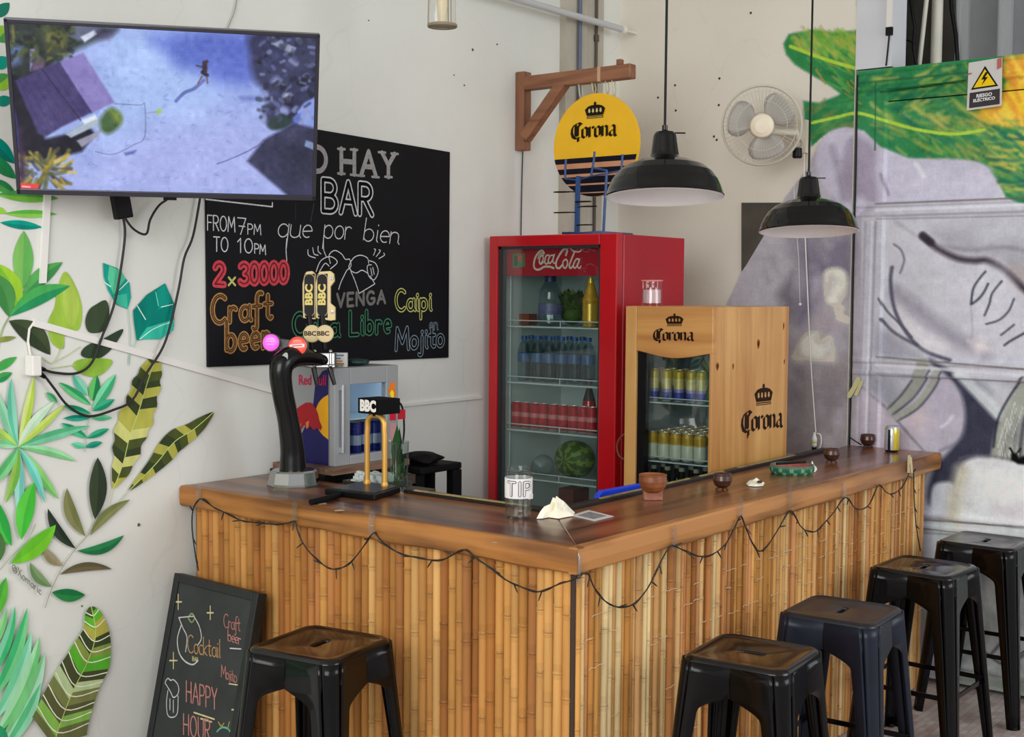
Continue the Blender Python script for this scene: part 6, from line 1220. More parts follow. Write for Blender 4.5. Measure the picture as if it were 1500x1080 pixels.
# ================================================================== wooden beer cooler
m_pine = WOOD('varnished_pine', (184, 124, 62), (224, 174, 104), .38, axis=2, scale=1.8, ring=6, coat=.15); m_pineH = WOOD('varnished_pine_header', (176, 112, 52), (214, 158, 88), .38, axis=1, scale=2.4, ring=8, coat=.15)
KX0, KX1, KY0, KY1, KZ = 1.55, 2.20, .472, .868, 1.645
ck = thing('wooden_cooler', ((KX0 + KX1) / 2, (KY0 + KY1) / 2, 0), 'pine-clad beer cooler with a glass door, right of the red fridge', 'fridge')
b_ = MB(); xs_ = [KX0 + .028, 1.625, 1.70, 1.78, 1.91, 2.06, KX1]
for x0, x1 in zip(xs_, xs_[1:]): b_.box(x0 + .0008, x1 - .0008, KY0, KY0 + .02, .0, KZ)
b_.box(KX0 + .028, KX1, KY1 - .02, KY1, 0, KZ); b_.box(KX1 - .02, KX1, KY0 + .02, KY1 - .02, 0, KZ); b_.box(KX0 + .028, KX1, KY0 + .0005, KY1 - .0005, KZ - .02, KZ + .0008)
b_.build('cladding', m_pine, ck, bevel=.0025)
b_ = MB(); b_.box(KX0 + .045, KX1 - .02, KY0 + .02, KY0 + .024, .1, KZ - .02); b_.box(KX0 + .045, KX1 - .02, KY1 - .024, KY1 - .02, .1, KZ - .02); b_.box(KX1 - .024, KX1 - .02, KY0 + .024, KY1 - .024, .1, KZ - .02); b_.box(KX0 + .045, KX1 - .024, KY0 + .024, KY1 - .024, .1, .11); b_.build('liner', M('cool_grey_liner', (170, 184, 186), .5), ck)
b_ = MB(); gz = at(938, 514, 0, KX0).z; gz2 = at(990, 525, 0, KX0).z; yl = KY1 - .052; yr = KY0 + .012
P_ = [(KX0, yl - .0008, KZ), (KX0, yr - .012, KZ), (KX0, yr - .012, gz)]
K = 14; P_ += [(KX0, yr - .012 + (yl - yr + .012) * i / K, gz - (gz - gz2) * math.sin(PI * i / K) ** 1.3) for i in range(1, K)] + [(KX0, yl - .0008, gz)]
b_.prism([Vector(p) for p in P_], (.028, 0, 0)); b_.build('header_board', m_pineH, ck, bevel=.002)
b_ = MB(); b_.box(KX0, KX0 + .028, yl, KY1, 0, KZ); b_.box(KX0, KX0 + .028, KY0, yr, 0, gz); b_.box(KX0, KX0 + .028, yr, yl, 0, .62); dr = b_.build('door', m_pine, ck, bevel=.002)
b_ = MB(); b_.box(KX0 + .012, KX0 + .045, yl - .034, yl, .62, gz - .002); b_.box(KX0 + .02, KX0 + .045, yr, yr + .008, .62, gz - .002); b_.build('gasket', m_black, dr); b_ = MB(); b_.box(KX0 + .016, KX0 + .02, yr, yl, .62, gz + .01); b_.build('glass', m_pane, dr)
m_brn = VC('burnt_lettering', .5, .1); mb = MB(); BRN = L((38, 22, 12)); a = at(957, 499, 0, KX0 - .0006); e_ = at(1016, 499, 0, KX0 - .0006); u_ = at(957, 487, 0, KX0 - .0006) - a; blackletter(mb, a, e_ - a, u_, (-.0002, 0, 0), BRN, spots=L((190, 134, 70))); mb.build('branded_lettering', m_brn, ck); mb = MB(); a = at(1086, 634, 1, KY0 - .0006); e_ = at(1146, 625, 1, KY0 - .0006); u_ = at(1086, 613, 1, KY0 - .0006) - a; blackletter(mb, a, e_ - a, u_, (0, -.0002, 0), BRN, spots=L((206, 152, 86))); mb.build('branded_lettering', m_brn, ck)
m_kn = VC('wood_knots', .5, .15)
for x, y, rx, rz in ((1051, 537, .012, .016), (1074, 537, .006, .013), (1111, 504, .013, .020), (1148, 478, .006, .017), (1149, 530, .005, .012), (1095, 640, .008, .010)):
    mb = MB(); c = at(x, y, 1, KY0 - .0005); mb.poly([c + Vector((math.cos(t_) * rx * (1 + .2 * math.sin(3 * t_)), 0, math.sin(t_) * rz)) for t_ in [2 * PI * i / 12 for i in range(12)]], L((150, 92, 44))); mb.poly([c + Vector((math.cos(t_) * rx * .6 + rx * .1, -.0003, math.sin(t_) * rz * .62)) for t_ in [2 * PI * i / 10 for i in range(10)]], L((74, 34, 18))); mb.build('knot', m_kn, ck)
KS = [at(990, y, 0, KX0 + .07).z for y in (592, 679)]; ky0, ky1 = KY0 + .035, KY1 - .035
for zz in KS + [.78]:
    b_ = MB(); b_.tube([(KX0 + .07, ky0, zz), (KX0 + .07, ky1, zz)], .0035, 6); b_.tube([(KX0 + .07, ky0, zz + .02), (KX0 + .07, ky1, zz + .02)], .0022, 6); b_.tube([(KX1 - .04, ky0, zz), (KX1 - .04, ky1, zz)], .003, 6)
    for k in range(16): y = ky0 + (ky1 - ky0) * k / 15; b_.tube([(KX0 + .07, y, zz + .001), (KX1 - .04, y, zz + .001)], .0014, 4, caps=False)
    b_.build('shelf', m_wirew, ck)
b_ = MB(); b_.tube([(KX0 + .075, KY1 - .032, .64), (KX0 + .075, KY1 - .032, gz)], .004, 6); b_.build('shelf_rail', m_wirew, ck)
zz = KS[0] + .004; X0 = KX0 + .115
for k, (x, h) in enumerate(((959, .125), (977, .135), (995, .122), (1013, .122), (1028, .122))):
    y = at(x, 570, 0, X0).y
    if k == 0: tc0 = can('tall_can', (X0, y, zz), .0215, .130, [(.30, (64, 76, 160)), (.40, (150, 140, 190)), (.72, (214, 196, 130)), (.93, (196, 166, 60))], 'yellow and blue tall can in the row on the upper cooler shelf', 'yellow and blue cans on the upper cooler shelf')
    else: dup(tc0, (X0, y, zz))
for k, x in enumerate((968, 986, 1004, 1021)): dup(tc0, (X0 + .075, at(x, 570, 0, X0 + .075).y, zz))
zz = KS[1] + .004; gc0 = None
for r in range(6):
    X = X0 - .005 + r * .062
    ks = range(6)
    for k in ks:
        y = ky1 - .03 - k * .0555 - (.006 if r % 2 else 0)
        if y < ky0 + .02: continue
        if gc0 is None: gc0 = can('beer_can', (X, y, zz), .0255, .112, [(.58, (226, 226, 206)), (.62, (206, 186, 120)), (.86, (200, 160, 64))], 'gold and white beer can in the rows on the lower cooler shelf', 'gold and white cans on the lower cooler shelf')
        else: dup(gc0, (X, y, zz))
zz = .784; d0 = None
for k in range(10):
    X, y = X0 + (k // 5) * .075, ky1 - .035 - (k % 5) * .066
    if d0 is None: d0 = bottle('beer_bottle', [(.001, 0), (.026, .002), (.028, .02), (.028, .10), (.012, .16), (.011, .2), (.013, .2), (.013, .215), (.001, .216)], [(40, 34, 24)] * 4 + [(46, 40, 28), (46, 40, 28), (170, 170, 160), (170, 170, 160)], (X, y, zz), 'dark beer bottle standing at the bottom of the wooden cooler', 'bottle', 'dark bottles at the bottom of the cooler')
    else: dup(d0, (X, y, zz))
b_ = MB(); b_.tube(crom([at(x, y, 0, KX0 + .01) for x, y in ((922, 632), (910, 640), (904, 652), (906, 666), (914, 673), (921, 671))], 4), .0042, 6); b_.build('cord_loop', M('brown_cord', (120, 60, 40), .6), ck)
jr = thing('glass_mug', (1.665, at(955, 430, 0, 1.665).y, KZ + .001), 'red-rimmed clear glass with a white label on top of the wooden cooler', 'glass'); o_ = org(jr)
mb = MB(); mb.lathe([(.001, .002), (.042, .0), (.043, .01), (.041, .05), (.038, .075), (.040, .100), (.042, .104)], o_, 24); mb.build('glass', GLASS('mug_glass', (.95, .93, .93), 2.6, .03), jr)
mb = MB(); mb.tube([o_ + Vector((.041 * math.cos(a), .041 * math.sin(a), .102)) for a in [2 * PI * i / 24 for i in range(24)]], .0034, 6, closed=True); mb.build('red_rim', M('pale_red_rim', (236, 140, 140), .3), jr)
mb = MB(); mb.lathe([(.036, .012), (.0355, .066)], o_, 24); mb.build('white_label', M('white_red_label', (214, 186, 192), .4), jr)
for a in (2.5, 3.1, 3.7, 4.3): mb = MB(); p = o_ + Vector((.039 * math.cos(a), .039 * math.sin(a), .0)); mb.tube([p + Vector((0, 0, .07)), p + Vector((0, 0, .098))], .0018, 5); mb.build('flute', M('pink_flute', (230, 170, 170), .3), jr)

# ================================================================== back counter, mini fridge and what lies on them
bc = thing('back_counter', (.6, 1.45, 0), 'low wooden back counter behind the beer taps, against the left wall', 'counter')
b_ = MB(); b_.prism([Vector(p + (.965,)) for p in ((.425, 1.04), (.60, 1.04), (.60, 1.34), (.822, 1.34), (.822, YW - .004), (.425, YW - .004))], (0, 0, .035)); b_.build('counter_top', M('dark_counter', (74, 60, 48), .5), bc); b_ = MB(); b_.prism([Vector(p + (0,)) for p in ((.43, 1.06), (.58, 1.06), (.58, 1.36), (.81, 1.36), (.81, YW - .01), (.43, YW - .01))], (0, 0, .965)); b_.build('base', m_brace, bc)
b_ = MB(); b_.box(.42, .822, 1.372, YW - .006, 1.0345, 1.056); sb = tag(b_.build('wooden_board', WOOD('worn_brown_board', (96, 66, 52), (150, 116, 92), .5, axis=0), loc=(.6, 1.5, 1.0345)), 'brown wooden board under the small grey fridge', 'board')
b_ = MB(); b_.box(.405, .80, 1.40, YW - .008, 1.0005, 1.034); tag(b_.build('black_tray', m_black, loc=(.6, 1.5, 1.0005)), 'flat black tray under the brown board by the left wall', 'tray')
RX0, RX1, RY0, RY1, RZ0, RZ1 = .474, .81, 1.42, 1.685, 1.0565, 1.416
rf = thing('mini_fridge', ((RX0 + RX1) / 2, (RY0 + RY1) / 2, RZ0), 'small grey countertop fridge with red and yellow emblem on its blue side, behind the taps', 'fridge'); m_silver = M('silver_grey_plastic', (158, 160, 162), .35, k=1.0, metal=.1)
b_ = MB(); T = .016
for x0, x1, y0, y1, z0, z1 in ((RX0, RX0 + T, RY0 + .03, RY1, RZ0, RZ1), (RX1 - T, RX1, RY0 + .03, RY1, RZ0, RZ1), (RX0 + T, RX1 - T, RY1 - T, RY1, RZ0, RZ1), (RX0 + T, RX1 - T, RY0 + .03, RY1 - T, RZ1 - T, RZ1), (RX0 + T, RX1 - T, RY0 + .03, RY1 - T, RZ0, RZ0 + T)): b_.box(x0, x1, y0, y1, z0, z1)
b_.build('cabinet', m_silver, rf, bevel=.003)
wx0, wx1 = at(513, 600, 1, RY0).x, at(566, 600, 1, RY0).x; wz1, wz0 = at(540, 562, 1, RY0).z, at(540, 664, 1, RY0).z
b_ = MB()
for x0, x1, z0, z1 in ((RX0, wx0, RZ0, RZ1), (wx1, RX1, RZ0, RZ1), (wx0, wx1, wz1, RZ1), (wx0, wx1, RZ0, wz0)): b_.box(x0, x1, RY0, RY0 + .028, z0, z1)
dr = b_.build('door', m_silver, rf, bevel=.003); b_ = MB(); b_.box(wx0, wx1, RY0 + .006, RY0 + .009, wz0, wz1); b_.build('glass', GLASS('mini_glass', (.92, .96, .98), 1.2), dr)
b_ = MB(); b_.tube([(RX0 + .03, RY0 - .012, RZ0 + .05), (RX0 + .03, RY0 - .012, RZ1 - .06)], .006, 8); b_.box(RX0 + .024, RX0 + .036, RY0 - .012, RY0, RZ1 - .08, RZ1 - .06); b_.box(RX0 + .024, RX0 + .036, RY0 - .012, RY0, RZ0 + .05, RZ0 + .07); b_.build('handle', M('bright_handle', (200, 204, 208), .25, metal=.6), dr)
b_ = MB(); b_.box(RX0 + T, RX1 - T, RY1 - T - .004, RY1 - T, RZ0 + T, RZ1 - T); b_.box(RX0 + T, RX0 + T + .003, RY0 + .03, RY1 - T, RZ0 + T, RZ1 - T); b_.box(RX1 - T - .003, RX1 - T, RY0 + .03, RY1 - T, RZ0 + T, RZ1 - T); b_.box(RX0 + T, RX1 - T, RY0 + .03, RY1 - T, RZ0 + T, RZ0 + T + .003); b_.build('liner', M('cool_white_liner', (206, 218, 228), .4, k=1.2), rf)
b_ = MB(); b_.box(RX0 + .03, RX1 - .03, RY0 + .04, RY0 + .055, RZ1 - T - .012, RZ1 - T - .002); b_.build('lamp_strip', M('cool_light_strip', (214, 234, 255), .4, emit=5.0), rf)
zs = at(540, 610, 1, RY0 + .06).z; b_ = MB(); b_.box(RX0 + T, RX1 - T, RY0 + .035, RY1 - .03, zs - .005, zs); b_.build('shelf', M('pale_shelf', (200, 224, 230), .2), rf)
zz = RZ0 + T + .0045
for k, x in enumerate((521, 536, 550)):
    c_ = (at(x, 640, 1, RY0 + .08).x, RY0 + .085, zz)
    if k == 0: e0 = can('energy_drink_can', c_, .0255, .125, [(.3, (30, 40, 120)), (.6, (176, 184, 200)), (.93, (40, 50, 130))], 'blue and silver can inside the small grey fridge', 'blue and silver cans inside the small grey fridge')
    else: dup(e0, c_)
mb = MB(); sx_ = RX0 - .0008
def sp(x, y, d=0): return at(x, y, 0, sx_ - d)
BLU_, YL_, RD_ = L((22, 18, 96)), L((244, 176, 14)), L((176, 18, 30))
def cy(p): return Vector((p.x, min(max(p.y, RY0 + .031), RY1 - .002), min(max(p.z, RZ0 + .002), RZ1 - .002)))
mb.poly([cy(sp(x, y)) for x, y in ((420, 648), (440, 640), (458, 600), (462, 560), (472, 544), (495, 540), (495, 690), (418, 690))], BLU_)
cc_ = sp(489, 612, .0004); R_ = (sp(489, 578, .0004) - cc_).z; mb.poly([cy(cc_ + Vector((0, math.sin(t_) * R_ * 1.15, math.cos(t_) * R_))) + Vector((-.0004, 0, 0)) for t_ in [2 * PI * i / 32 for i in range(32)]], YL_)
bull = [(430, 604), (438, 596), (448, 590), (456, 590), (462, 597), (466, 606), (468, 616), (472, 626), (470, 631), (465, 627), (460, 630), (454, 624), (450, 630), (446, 622), (441, 630), (436, 626), (437, 618), (431, 614)]
mb.poly([cy(sp(x, y, .0008)) + Vector((-.0008, 0, 0)) for x, y in bull], RD_); mb.poly([cy(sp(x, y, .001)) + Vector((-.001, 0, 0)) for x, y in ((448, 619), (453, 616), (452, 626), (449, 628))], L((220, 130, 70))); mb.poly([cy(sp(x, y, .001)) + Vector((-.001, 0, 0)) for x, y in ((437, 622), (442, 620), (440, 629), (436, 627))], L((206, 110, 70)))
a = sp(432, 562); e_ = sp(484, 563); print_text(mb, 'Red Bull', .052, (a + e_) / 2 + Vector((-.001, 0, .012)), e_ - a, (0, 0, 1), L((206, 30, 80)), bold=.001, sx=.86)
mb.build('side_graphic', VC('side_print', .3, .03), rf)
mb = MB(); fl = [(574, 585), (570, 578), (569, 570), (572, 566), (571, 560), (575, 564), (576, 556), (579, 563), (578, 570), (580, 575), (578, 583)]; mb.poly([at(x, y, 1, RY0 - .0006) for x, y in fl], L((250, 130, 20))); mb.poly([at(x, y, 1, RY0 - .001) for x, y in ((574, 584), (571, 577), (574, 571), (577, 575), (577, 582))], L((255, 232, 60))); mb.poly([at(x, y, 1, RY0 - .0008) for x, y in ((571, 598), (580, 598), (580, 616), (571, 616))], L((206, 40, 60))); mb.poly([at(x, y, 1, RY0 - .0008) for x, y in ((571, 620), (580, 620), (580, 652), (571, 652))], L((200, 150, 150))); mb.build('flame_sticker', VC('sticker_print', .3, .03), dr)
mb = MB(); c = at(588, 607, 1, RY0 + .02); mb.box(RX1 + .0005, c.x + .012, c.y - .01, c.y + .012, c.z - .018, c.z + .018); mb.build('red_switch', M('red_plastic', (200, 30, 48), .4), rf)
mb = MB(); mb.tube(crom([at(x, y, 1, RY0 + .03) for x, y in ((582, 587), (588, 594), (591, 606), (592, 630), (590, 650), (587, 668))], 4), .004, 6); mb.build('power_cord', m_cable, rf)
mb = MB(); c = at(507, 538, 2, RZ1); mb.obox(Vector((.545, 1.475, RZ1 + .0275)), (.022, -.027, 0), (.012, .010, 0), (0, 0, .026)); cart = mb.build('small_carton', M('white_card', (214, 214, 208), .5, var=.06, scale=40), loc=(.545, 1.475, RZ1)); tag(cart, 'small white printed carton standing on the small grey fridge', 'box')
mb = MB(); q_ = Vector((.545, 1.475, RZ1 + .0275)); nn = Vector((-.0153, -.0128, 0)).normalized(); uu = Vector((.020, -.0245, 0)); oo = q_ - Vector((.012, .010, 0)) 
for i, (cl_, z_) in enumerate((((90, 130, 190), .017), ((120, 120, 126), .006), ((170, 150, 90), -.004), ((200, 80, 60), -.014), ((110, 150, 90), -.021))): mb.ribbon([oo + nn * .0012 - uu * .8 + Vector((0, 0, z_)), oo + nn * .0012 + uu * random.uniform(.1, .8) + Vector((0, 0, z_))], .005, nn, L(cl_))
mb.build('print', m_paint, cart)
pchm = M('dark_green_pouch', (26, 58, 56), .4, var=.3, scale=20); lump('dark_pouch', (.66, 1.50, RZ1 + .001), .05, pchm, 'dark green crumpled pouch lying on the small grey fridge', 'pouch', sc=(1.3, .9, .28), seed=5, amp=.2)
# silver and yellow tray on the counter
tr = thing('ice_tray', (.50, 1.23, 1.0), 'shallow shiny metal tray behind the taps', 'tray'); b_ = MB(); b_.box(.432, .575, 1.17, 1.335, 1.001, 1.004)
for x0, x1, y0, y1 in ((.432, .435, 1.13, 1.325), (.572, .575, 1.13, 1.325), (.432, .575, 1.17, 1.173), (.432, .575, 1.332, 1.335)): b_.box(x0, x1, y0, y1, 1.004, 1.022)
b_.build('pan', m_steel, tr)
b_ = MB()
for k in range(44): c = Vector((random.uniform(.445, .56), random.uniform(1.19, 1.32), 1.006 + random.choice((0, .012, .022)))); s_ = random.uniform(.008, .013); b_.obox(c + Vector((0, 0, s_)), Vector((s_, s_ * .3, 0)), Vector((-s_ * .3, s_, .2 * s_)), Vector((0, 0, s_)))
q = b_.build('ice_cubes', M('frosty_ice', (196, 206, 202), .12, var=.15, scale=30), tr, bevel=.002); q['kind'] = 'stuff'
# clear vase of leaves
vp = thing('plant_vase', (.468, 1.105, 1.0005), 'clear glass vase of green leaves behind the gold arch tap', 'vase')
o_ = org(vp)
mb = MB(); mb.lathe([(.001, .004), (.036, .003), (.037, .0), (.040, .06), (.043, .17), (.044, .176), (.042, .176), (.038, .06), (.034, .01), (.001, .01)], o_, 24); mb.build('glass', GLASS('vase_glass', (.88, .92, .9), 1.8), vp)
for k in range(16):
    a = random.uniform(0, 2 * PI); r = random.uniform(.01, .035); ht = random.uniform(.06, .23); b0 = o_ + Vector((random.uniform(-.01, .01), random.uniform(-.01, .01), .012)); d = Vector((math.cos(a), math.sin(a), 0))
    p1 = b0 + d * r * .5 + Vector((0, 0, ht * .5)); p2 = b0 + d * r + Vector((0, 0, ht)); s_ = d.cross(Vector((0, 0, 1))) * random.uniform(.010, .018); mb = MB(); c = L(random.choice([(40, 84, 44), (56, 104, 54), (34, 70, 40), (70, 116, 60)]))
    m1 = p1.lerp(p2, .45); mb.add([p1, m1 + s_, p2, m1 - s_, m1 + d * .006], [(0, 1, 4), (1, 2, 4), (2, 3, 4), (3, 0, 4)], c, 0, True); mb.tube([b0, p1], .0012, 4, L((80, 104, 60))); mb.build('leaf', m_paint, vp)
# black stand with a black bag against the left wall
m_mat = M('matt_black', (14, 13, 14), .65, var=.2, spec=.15)
st = thing('black_stand', (.96, 1.42, 0), 'black square-legged stand against the wall, between taps and red fridge', 'stand')
b_ = MB(); b_.box(.846, 1.085, 1.33, 1.52, .995, 1.022); b_.build('top', m_mat, st, bevel=.006)
for x, y in ((1.035, 1.33), (1.035, 1.47), (.848, 1.36), (.848, 1.47)):
    b_ = MB(); b_.box(x, x + .05, y, y + .04, 0, .994); b_.build('leg', m_mat, st, bevel=.004)
lump('black_bag', (.80, 1.40, 1.0225), .075, m_mat, 'black crumpled cloth bag on the black stand behind the bar', 'bag', sc=(.9, 1.1, .36), seed=9, amp=.22, n=26).location.x = .925
# ================================================================== curved black beer tower
tw = thing('beer_tap_tower', (.262, 1.405, BZ), 'curved black beer tower with pink and red lit badges and two cream tap handles', 'beer tap')
m_chrome = M('polished_chrome', (176, 176, 174), .16, metal=1.0); m_blackg = M('gloss_black_tower', (9, 9, 11), .24, coat=.12, spec=.3)
b_ = MB(); b_.lathe([(.094, 0), (.094, .006), (.090, .012), (.082, .050), (.076, .056), (.001, .057)], (.262, 1.405, BZ + .0005), 10, smooth=False); b_.build('chrome_base', m_chrome, tw)
YT = 1.405
Q = [at(x, y, 1, YT) for x, y in ((429, 702), (429, 680), (428, 655), (422, 615), (414, 575), (411, 550), (414, 533), (426, 524), (446, 523), (468, 527), (484, 530))]; R_ = [.050, .046, .042, .037, .037, .039, .042, .040, .031, .022, .018]
Qc = crom(Q, 5); Rc = [float(np.interp(i / 5, range(len(R_)), R_)) for i in range(len(Qc))]
b_ = MB(); b_.tube(Qc, Rc, 20); b_.build('body', m_blackg, tw)
hN = Vector((-.80, -.59, .06)).normalized(); hR = Vector((.593, -.805, 0)).normalized(); hU = hR.cross(hN) * -1
if hU.z < 0: hU = -hU
def hp(x, y, d=0.0, base=(.42, 1.405, 1.5)): return meet(x, y, Vector(base) + hN * d, hN)
b_ = MB(); c = meet(414, 531, Vector((.20, 1.37, 1.45)), hN); 
b_.add([c + (hR * math.cos(t_) * .014 + hU * math.sin(t_) * .034) * 1.0 + (hR * .35 * .034 * math.sin(t_)) for t_ in [2 * PI * i / 20 for i in range(20)]], [tuple(range(20))]); b_.build('oval_badge', M('grey_oval', (150, 152, 150), .3), tw)
def lens(x, y, r, rgb, nm, base, stripe=None):
    c = meet(x, y, Vector(base), hN); b_ = MB(); b_.lathe([(.001, -.055), (r * .8, -.052), (r * 1.02, -.035), (r * 1.08, -.006), (r * 1.02, 0), (r * .96, .002)], c, 24, axis=hN); q = b_.build('badge_housing', M(nm + '_housing', (120, 122, 122), .3, metal=.6), tw)
    b_ = MB(); b_.lathe([(r * .97, .0015), (r * .7, .006), (.001, .009)], c, 24, axis=hN); l_ = b_.build('lit_badge', M(nm + '_light', rgb, .3, emit=.95), q); l_['label'] = nm.replace('_', ' ') + ' glowing round badge'
    return c, q
BS = (.255, 1.40, 1.51)
cP, qP = lens(397, 502, .0300, (246, 80, 190), 'pink', (.26, 1.45, 1.51)); cR, qR = lens(436, 507, .0325, (240, 66, 52), 'red', BS)
b_ = MB(); mk = lambda c, u, v, d=.0095: c + hR * u + hU * v + hN * d
for u0, u1, v in ((-.014, .014, .012), (-.016, .016, .004), (-.013, .013, -.006)): b_.poly([mk(cP, u0, v - .0014), mk(cP, u1, v - .0014), mk(cP, u1, v + .0014), mk(cP, u0, v + .0014)], L((255, 190, 232)))
b_.build('badge_print', VC('pink_print', .3, .02, emit=.9), qP)
b_ = MB(); b_.poly([mk(cR, -.026, -.008), mk(cR, .026, -.004), mk(cR, .026, .008), mk(cR, -.026, .004)], L((255, 226, 216))); b_.poly([mk(cR, -.018, -.003, .0099), mk(cR, .018, .000, .0099), mk(cR, .018, .004, .0099), mk(cR, -.018, .001, .0099)], L((214, 60, 50))); b_.poly([mk(cR, -.014, .016), mk(cR, .014, .017), mk(cR, .014, .020), mk(cR, -.014, .019)], L((255, 170, 150))); b_.build('badge_print', VC('red_print', .3, .02, emit=.9), qR)
b_ = MB(); b_.tube([cP - hN * .04, (cP + cR) / 2 - hN * .045, cR - hN * .04], .018, 12); b_.tube([(cP + cR) / 2 - hN * .045, Q[7] + Vector((0, 0, -.01))], .022, 12); b_.build('badge_arm', M('grey_alloy_arm', (136, 140, 140), .35, metal=.5), tw)
# chrome manifold, spouts, handles
cA_, cB2 = hp(452, 526), hp(492, 526); b_ = MB(); b_.obox((cA_ + cB2) / 2, (cB2 - cA_) / 2, hU * .022, hN * .018); b_.obox((cA_ + cB2) / 2 - hU * .026, (cB2 - cA_) / 2 * 1.05, hU * .006, hN * .024); b_.build('chrome_manifold', M('dull_manifold_chrome', (140, 140, 140), .34, metal=1.0), tw, bevel=.003)
for x in (461, 484):
    b_ = MB(); c = hp(x, 515, .02); b_.ball(c, .008, 10); b_.ball(hp(x, 536, .022), .008, 10); b_.cyl(c, hp(x, 536, .022), .0045, 8); b_.build('chrome_pin', m_chrome, tw)
for x, x2 in ((459, 464), (482, 490)): b_ = MB(); b_.tube([hp(x, 536, .01), hp((x + x2) / 2, 550, .012), hp(x2, 564, .012)], [.010, .009, .007], 10); b_.build('spout', m_blackg, tw)
for x in (467, 474): b_ = MB(); b_.cyl(hp(x, 524, .019), hp(x, 524, .0155), .006, 10); b_.build('vent_hole', m_black, tw)
m_cream = M('cream_handle', (216, 192, 134), .4, k=1.05)
def handle(px0, px1, notch, dd, lab):
    d0 = .006 + dd; out = [(px0 + 1, 402), (px0 + 4, 398), (px1 - 6, 397), (px1 - 1, 401)] + ([(px1, 412), (px1 - 6, 420), (px1 - 6, 444), (px1 + 1, 450), (px1 + 1, 469), (px1 - 6, 470)] if notch else [(px1 - 1, 468)]) + [(px0 - 1, 466), (px0 - 2, 440), (px0 - 2, 416)]
    b_ = MB(); b_.prism([hp(x, y, d0) for x, y in out], -hN * .016); h_ = b_.build('tap_handle', m_cream, tw, bevel=.002); xm = px0 + 8
    def pill(w_, y0, y1, d): return [hp(xm + w_ * math.cos(t_), (y0 + w_ if math.sin(t_) > 0 else y1 - w_) - w_ * math.sin(t_), d) for t_ in [2 * PI * (i + .5) / 24 for i in range(24)]]
    b_ = MB(); b_.poly([hp(x, y, d0 + .0003) for x, y in ((px0 + 1.5, 402), (px0 + 16, 401), (px0 + 16, 466), (px0 + 1.5, 465))], L((16, 14, 13))); b_.poly(pill(8.2, 401, 464, d0 + .0006), L((176, 166, 140))); b_.poly(pill(7.2, 402, 463, d0 + .0012), L((18, 16, 14))); print_text(b_, 'BBC', .036, hp(xm, 432, d0 + .002), hU, -hR, L((228, 208, 120)), bold=.0016, sx=1.15); b_.build('handle_print', VC('handle_paint' + lab, .4, .02), h_)
    b_ = MB(); b_.tube([hp(xm, 462, d0 - .006), hp(xm + 2, 480, d0 - .006), hp(xm + 4, 512, d0 - .008)], [.012, .013, .009], 12); b_.build('stem', m_black, h_)
    c = hp(xm + 4, 489, d0 + .008); b_ = MB(); b_.lathe([(.001, -.008), (.030, -.008), (.0315, -.004), (.0315, .002), (.029, .004), (.001, .004)], c, 32, axis=hN, smooth=False); md = b_.build('medallion', M('cream_medallion' + lab, (214, 190, 136), .4), h_); b_ = MB(); print_text(b_, 'BBC', .022, c + hN * .0046 - hR * .006, hR, hU, L((70, 54, 36)), bold=.0008, sx=1.1); b_.build('medallion_print', VC('medal_paint' + lab, .5, .02), md)
handle(445, 463, False, -.004, '_a'); handle(464, 490, True, .004, '_b')
for x, y in ((486, 408), (487, 457)): b_ = MB(); c = hp(x, y, .0105); b_.lathe([(.007, 0), (.006, .003), (.001, .004)], c, 12, axis=hN); b_.build('handle_bolt', m_steel, tw)
# ================================================================== gold arch tap with the sign box
ba = thing('arch_beer_tap', (.34, 1.09, BZ), 'gold arch beer tap with a black sign box reading BBC, on a black drip tray', 'beer tap')
m_gold = M('brushed_gold', (222, 170, 84), .42, metal=.55)
zt = BZ + .024; b_ = MB(); b_.prism([Vector((x, y, BZ + .001)) for x, y in ((.385, 1.008), (.205, .955), (.185, 1.17), (.385, 1.20))], (0, 0, .020)); tray = b_.build('drip_tray', M('black_drip_tray', (15, 15, 17), .35, spec=.22), ba, bevel=.004)
b_ = MB(); 
b_.prism([Vector((x, y, BZ + .0212)) for x, y in ((.38, 1.015), (.225, .975), (.205, 1.16), (.38, 1.185))], (0, 0, .002)); b_.build('tray_grille', M('dull_steel_grille', (84, 84, 86), .35, metal=.8), tray)
xa = .352; ya, yb = 1.134, 1.051; zc = at(555, 628, 0, xa).z; za = at(555, 608, 0, xa).z
b_ = MB(); arch = [(xa, ya, BZ + .0225), (xa, ya, zc - .02), (xa, ya - .002, zc)] + [(xa, (ya + yb) / 2 + (ya - yb) / 2 * math.cos(t_), zc + (za - zc) * math.sin(t_) ** .8) for t_ in [PI * i / 10 for i in range(1, 10)]] + [(xa, yb + .002, zc), (xa, yb, zc - .02), (xa, yb, BZ + .0225)]
b_.tube(arch, .0095, 14); b_.build('gold_arch', m_gold, ba)
for y in (ya, yb): b_ = MB(); b_.lathe([(.013, 0), (.013, .006), (.010, .014)], (xa, y, BZ + .0225), 14); b_.build('foot_collar', m_gold, ba)
bx = [Vector((.325, 1.152)), Vector((.318, 1.042)), Vector((.412, 1.036)), Vector((.42, 1.146))]; z0, z1 = za + .004, za + .056
b_ = MB(); b_.prism([Vector((p.x, p.y, z0)) for p in bx], (0, 0, z1 - z0)); b_.cyl((xa, (ya + yb) / 2, za - .004), (xa, (ya + yb) / 2, z0), .012, 10); sbx = b_.build('sign_box', M('matt_black_box', (11, 11, 12), .6, spec=.12), ba, bevel=.002)
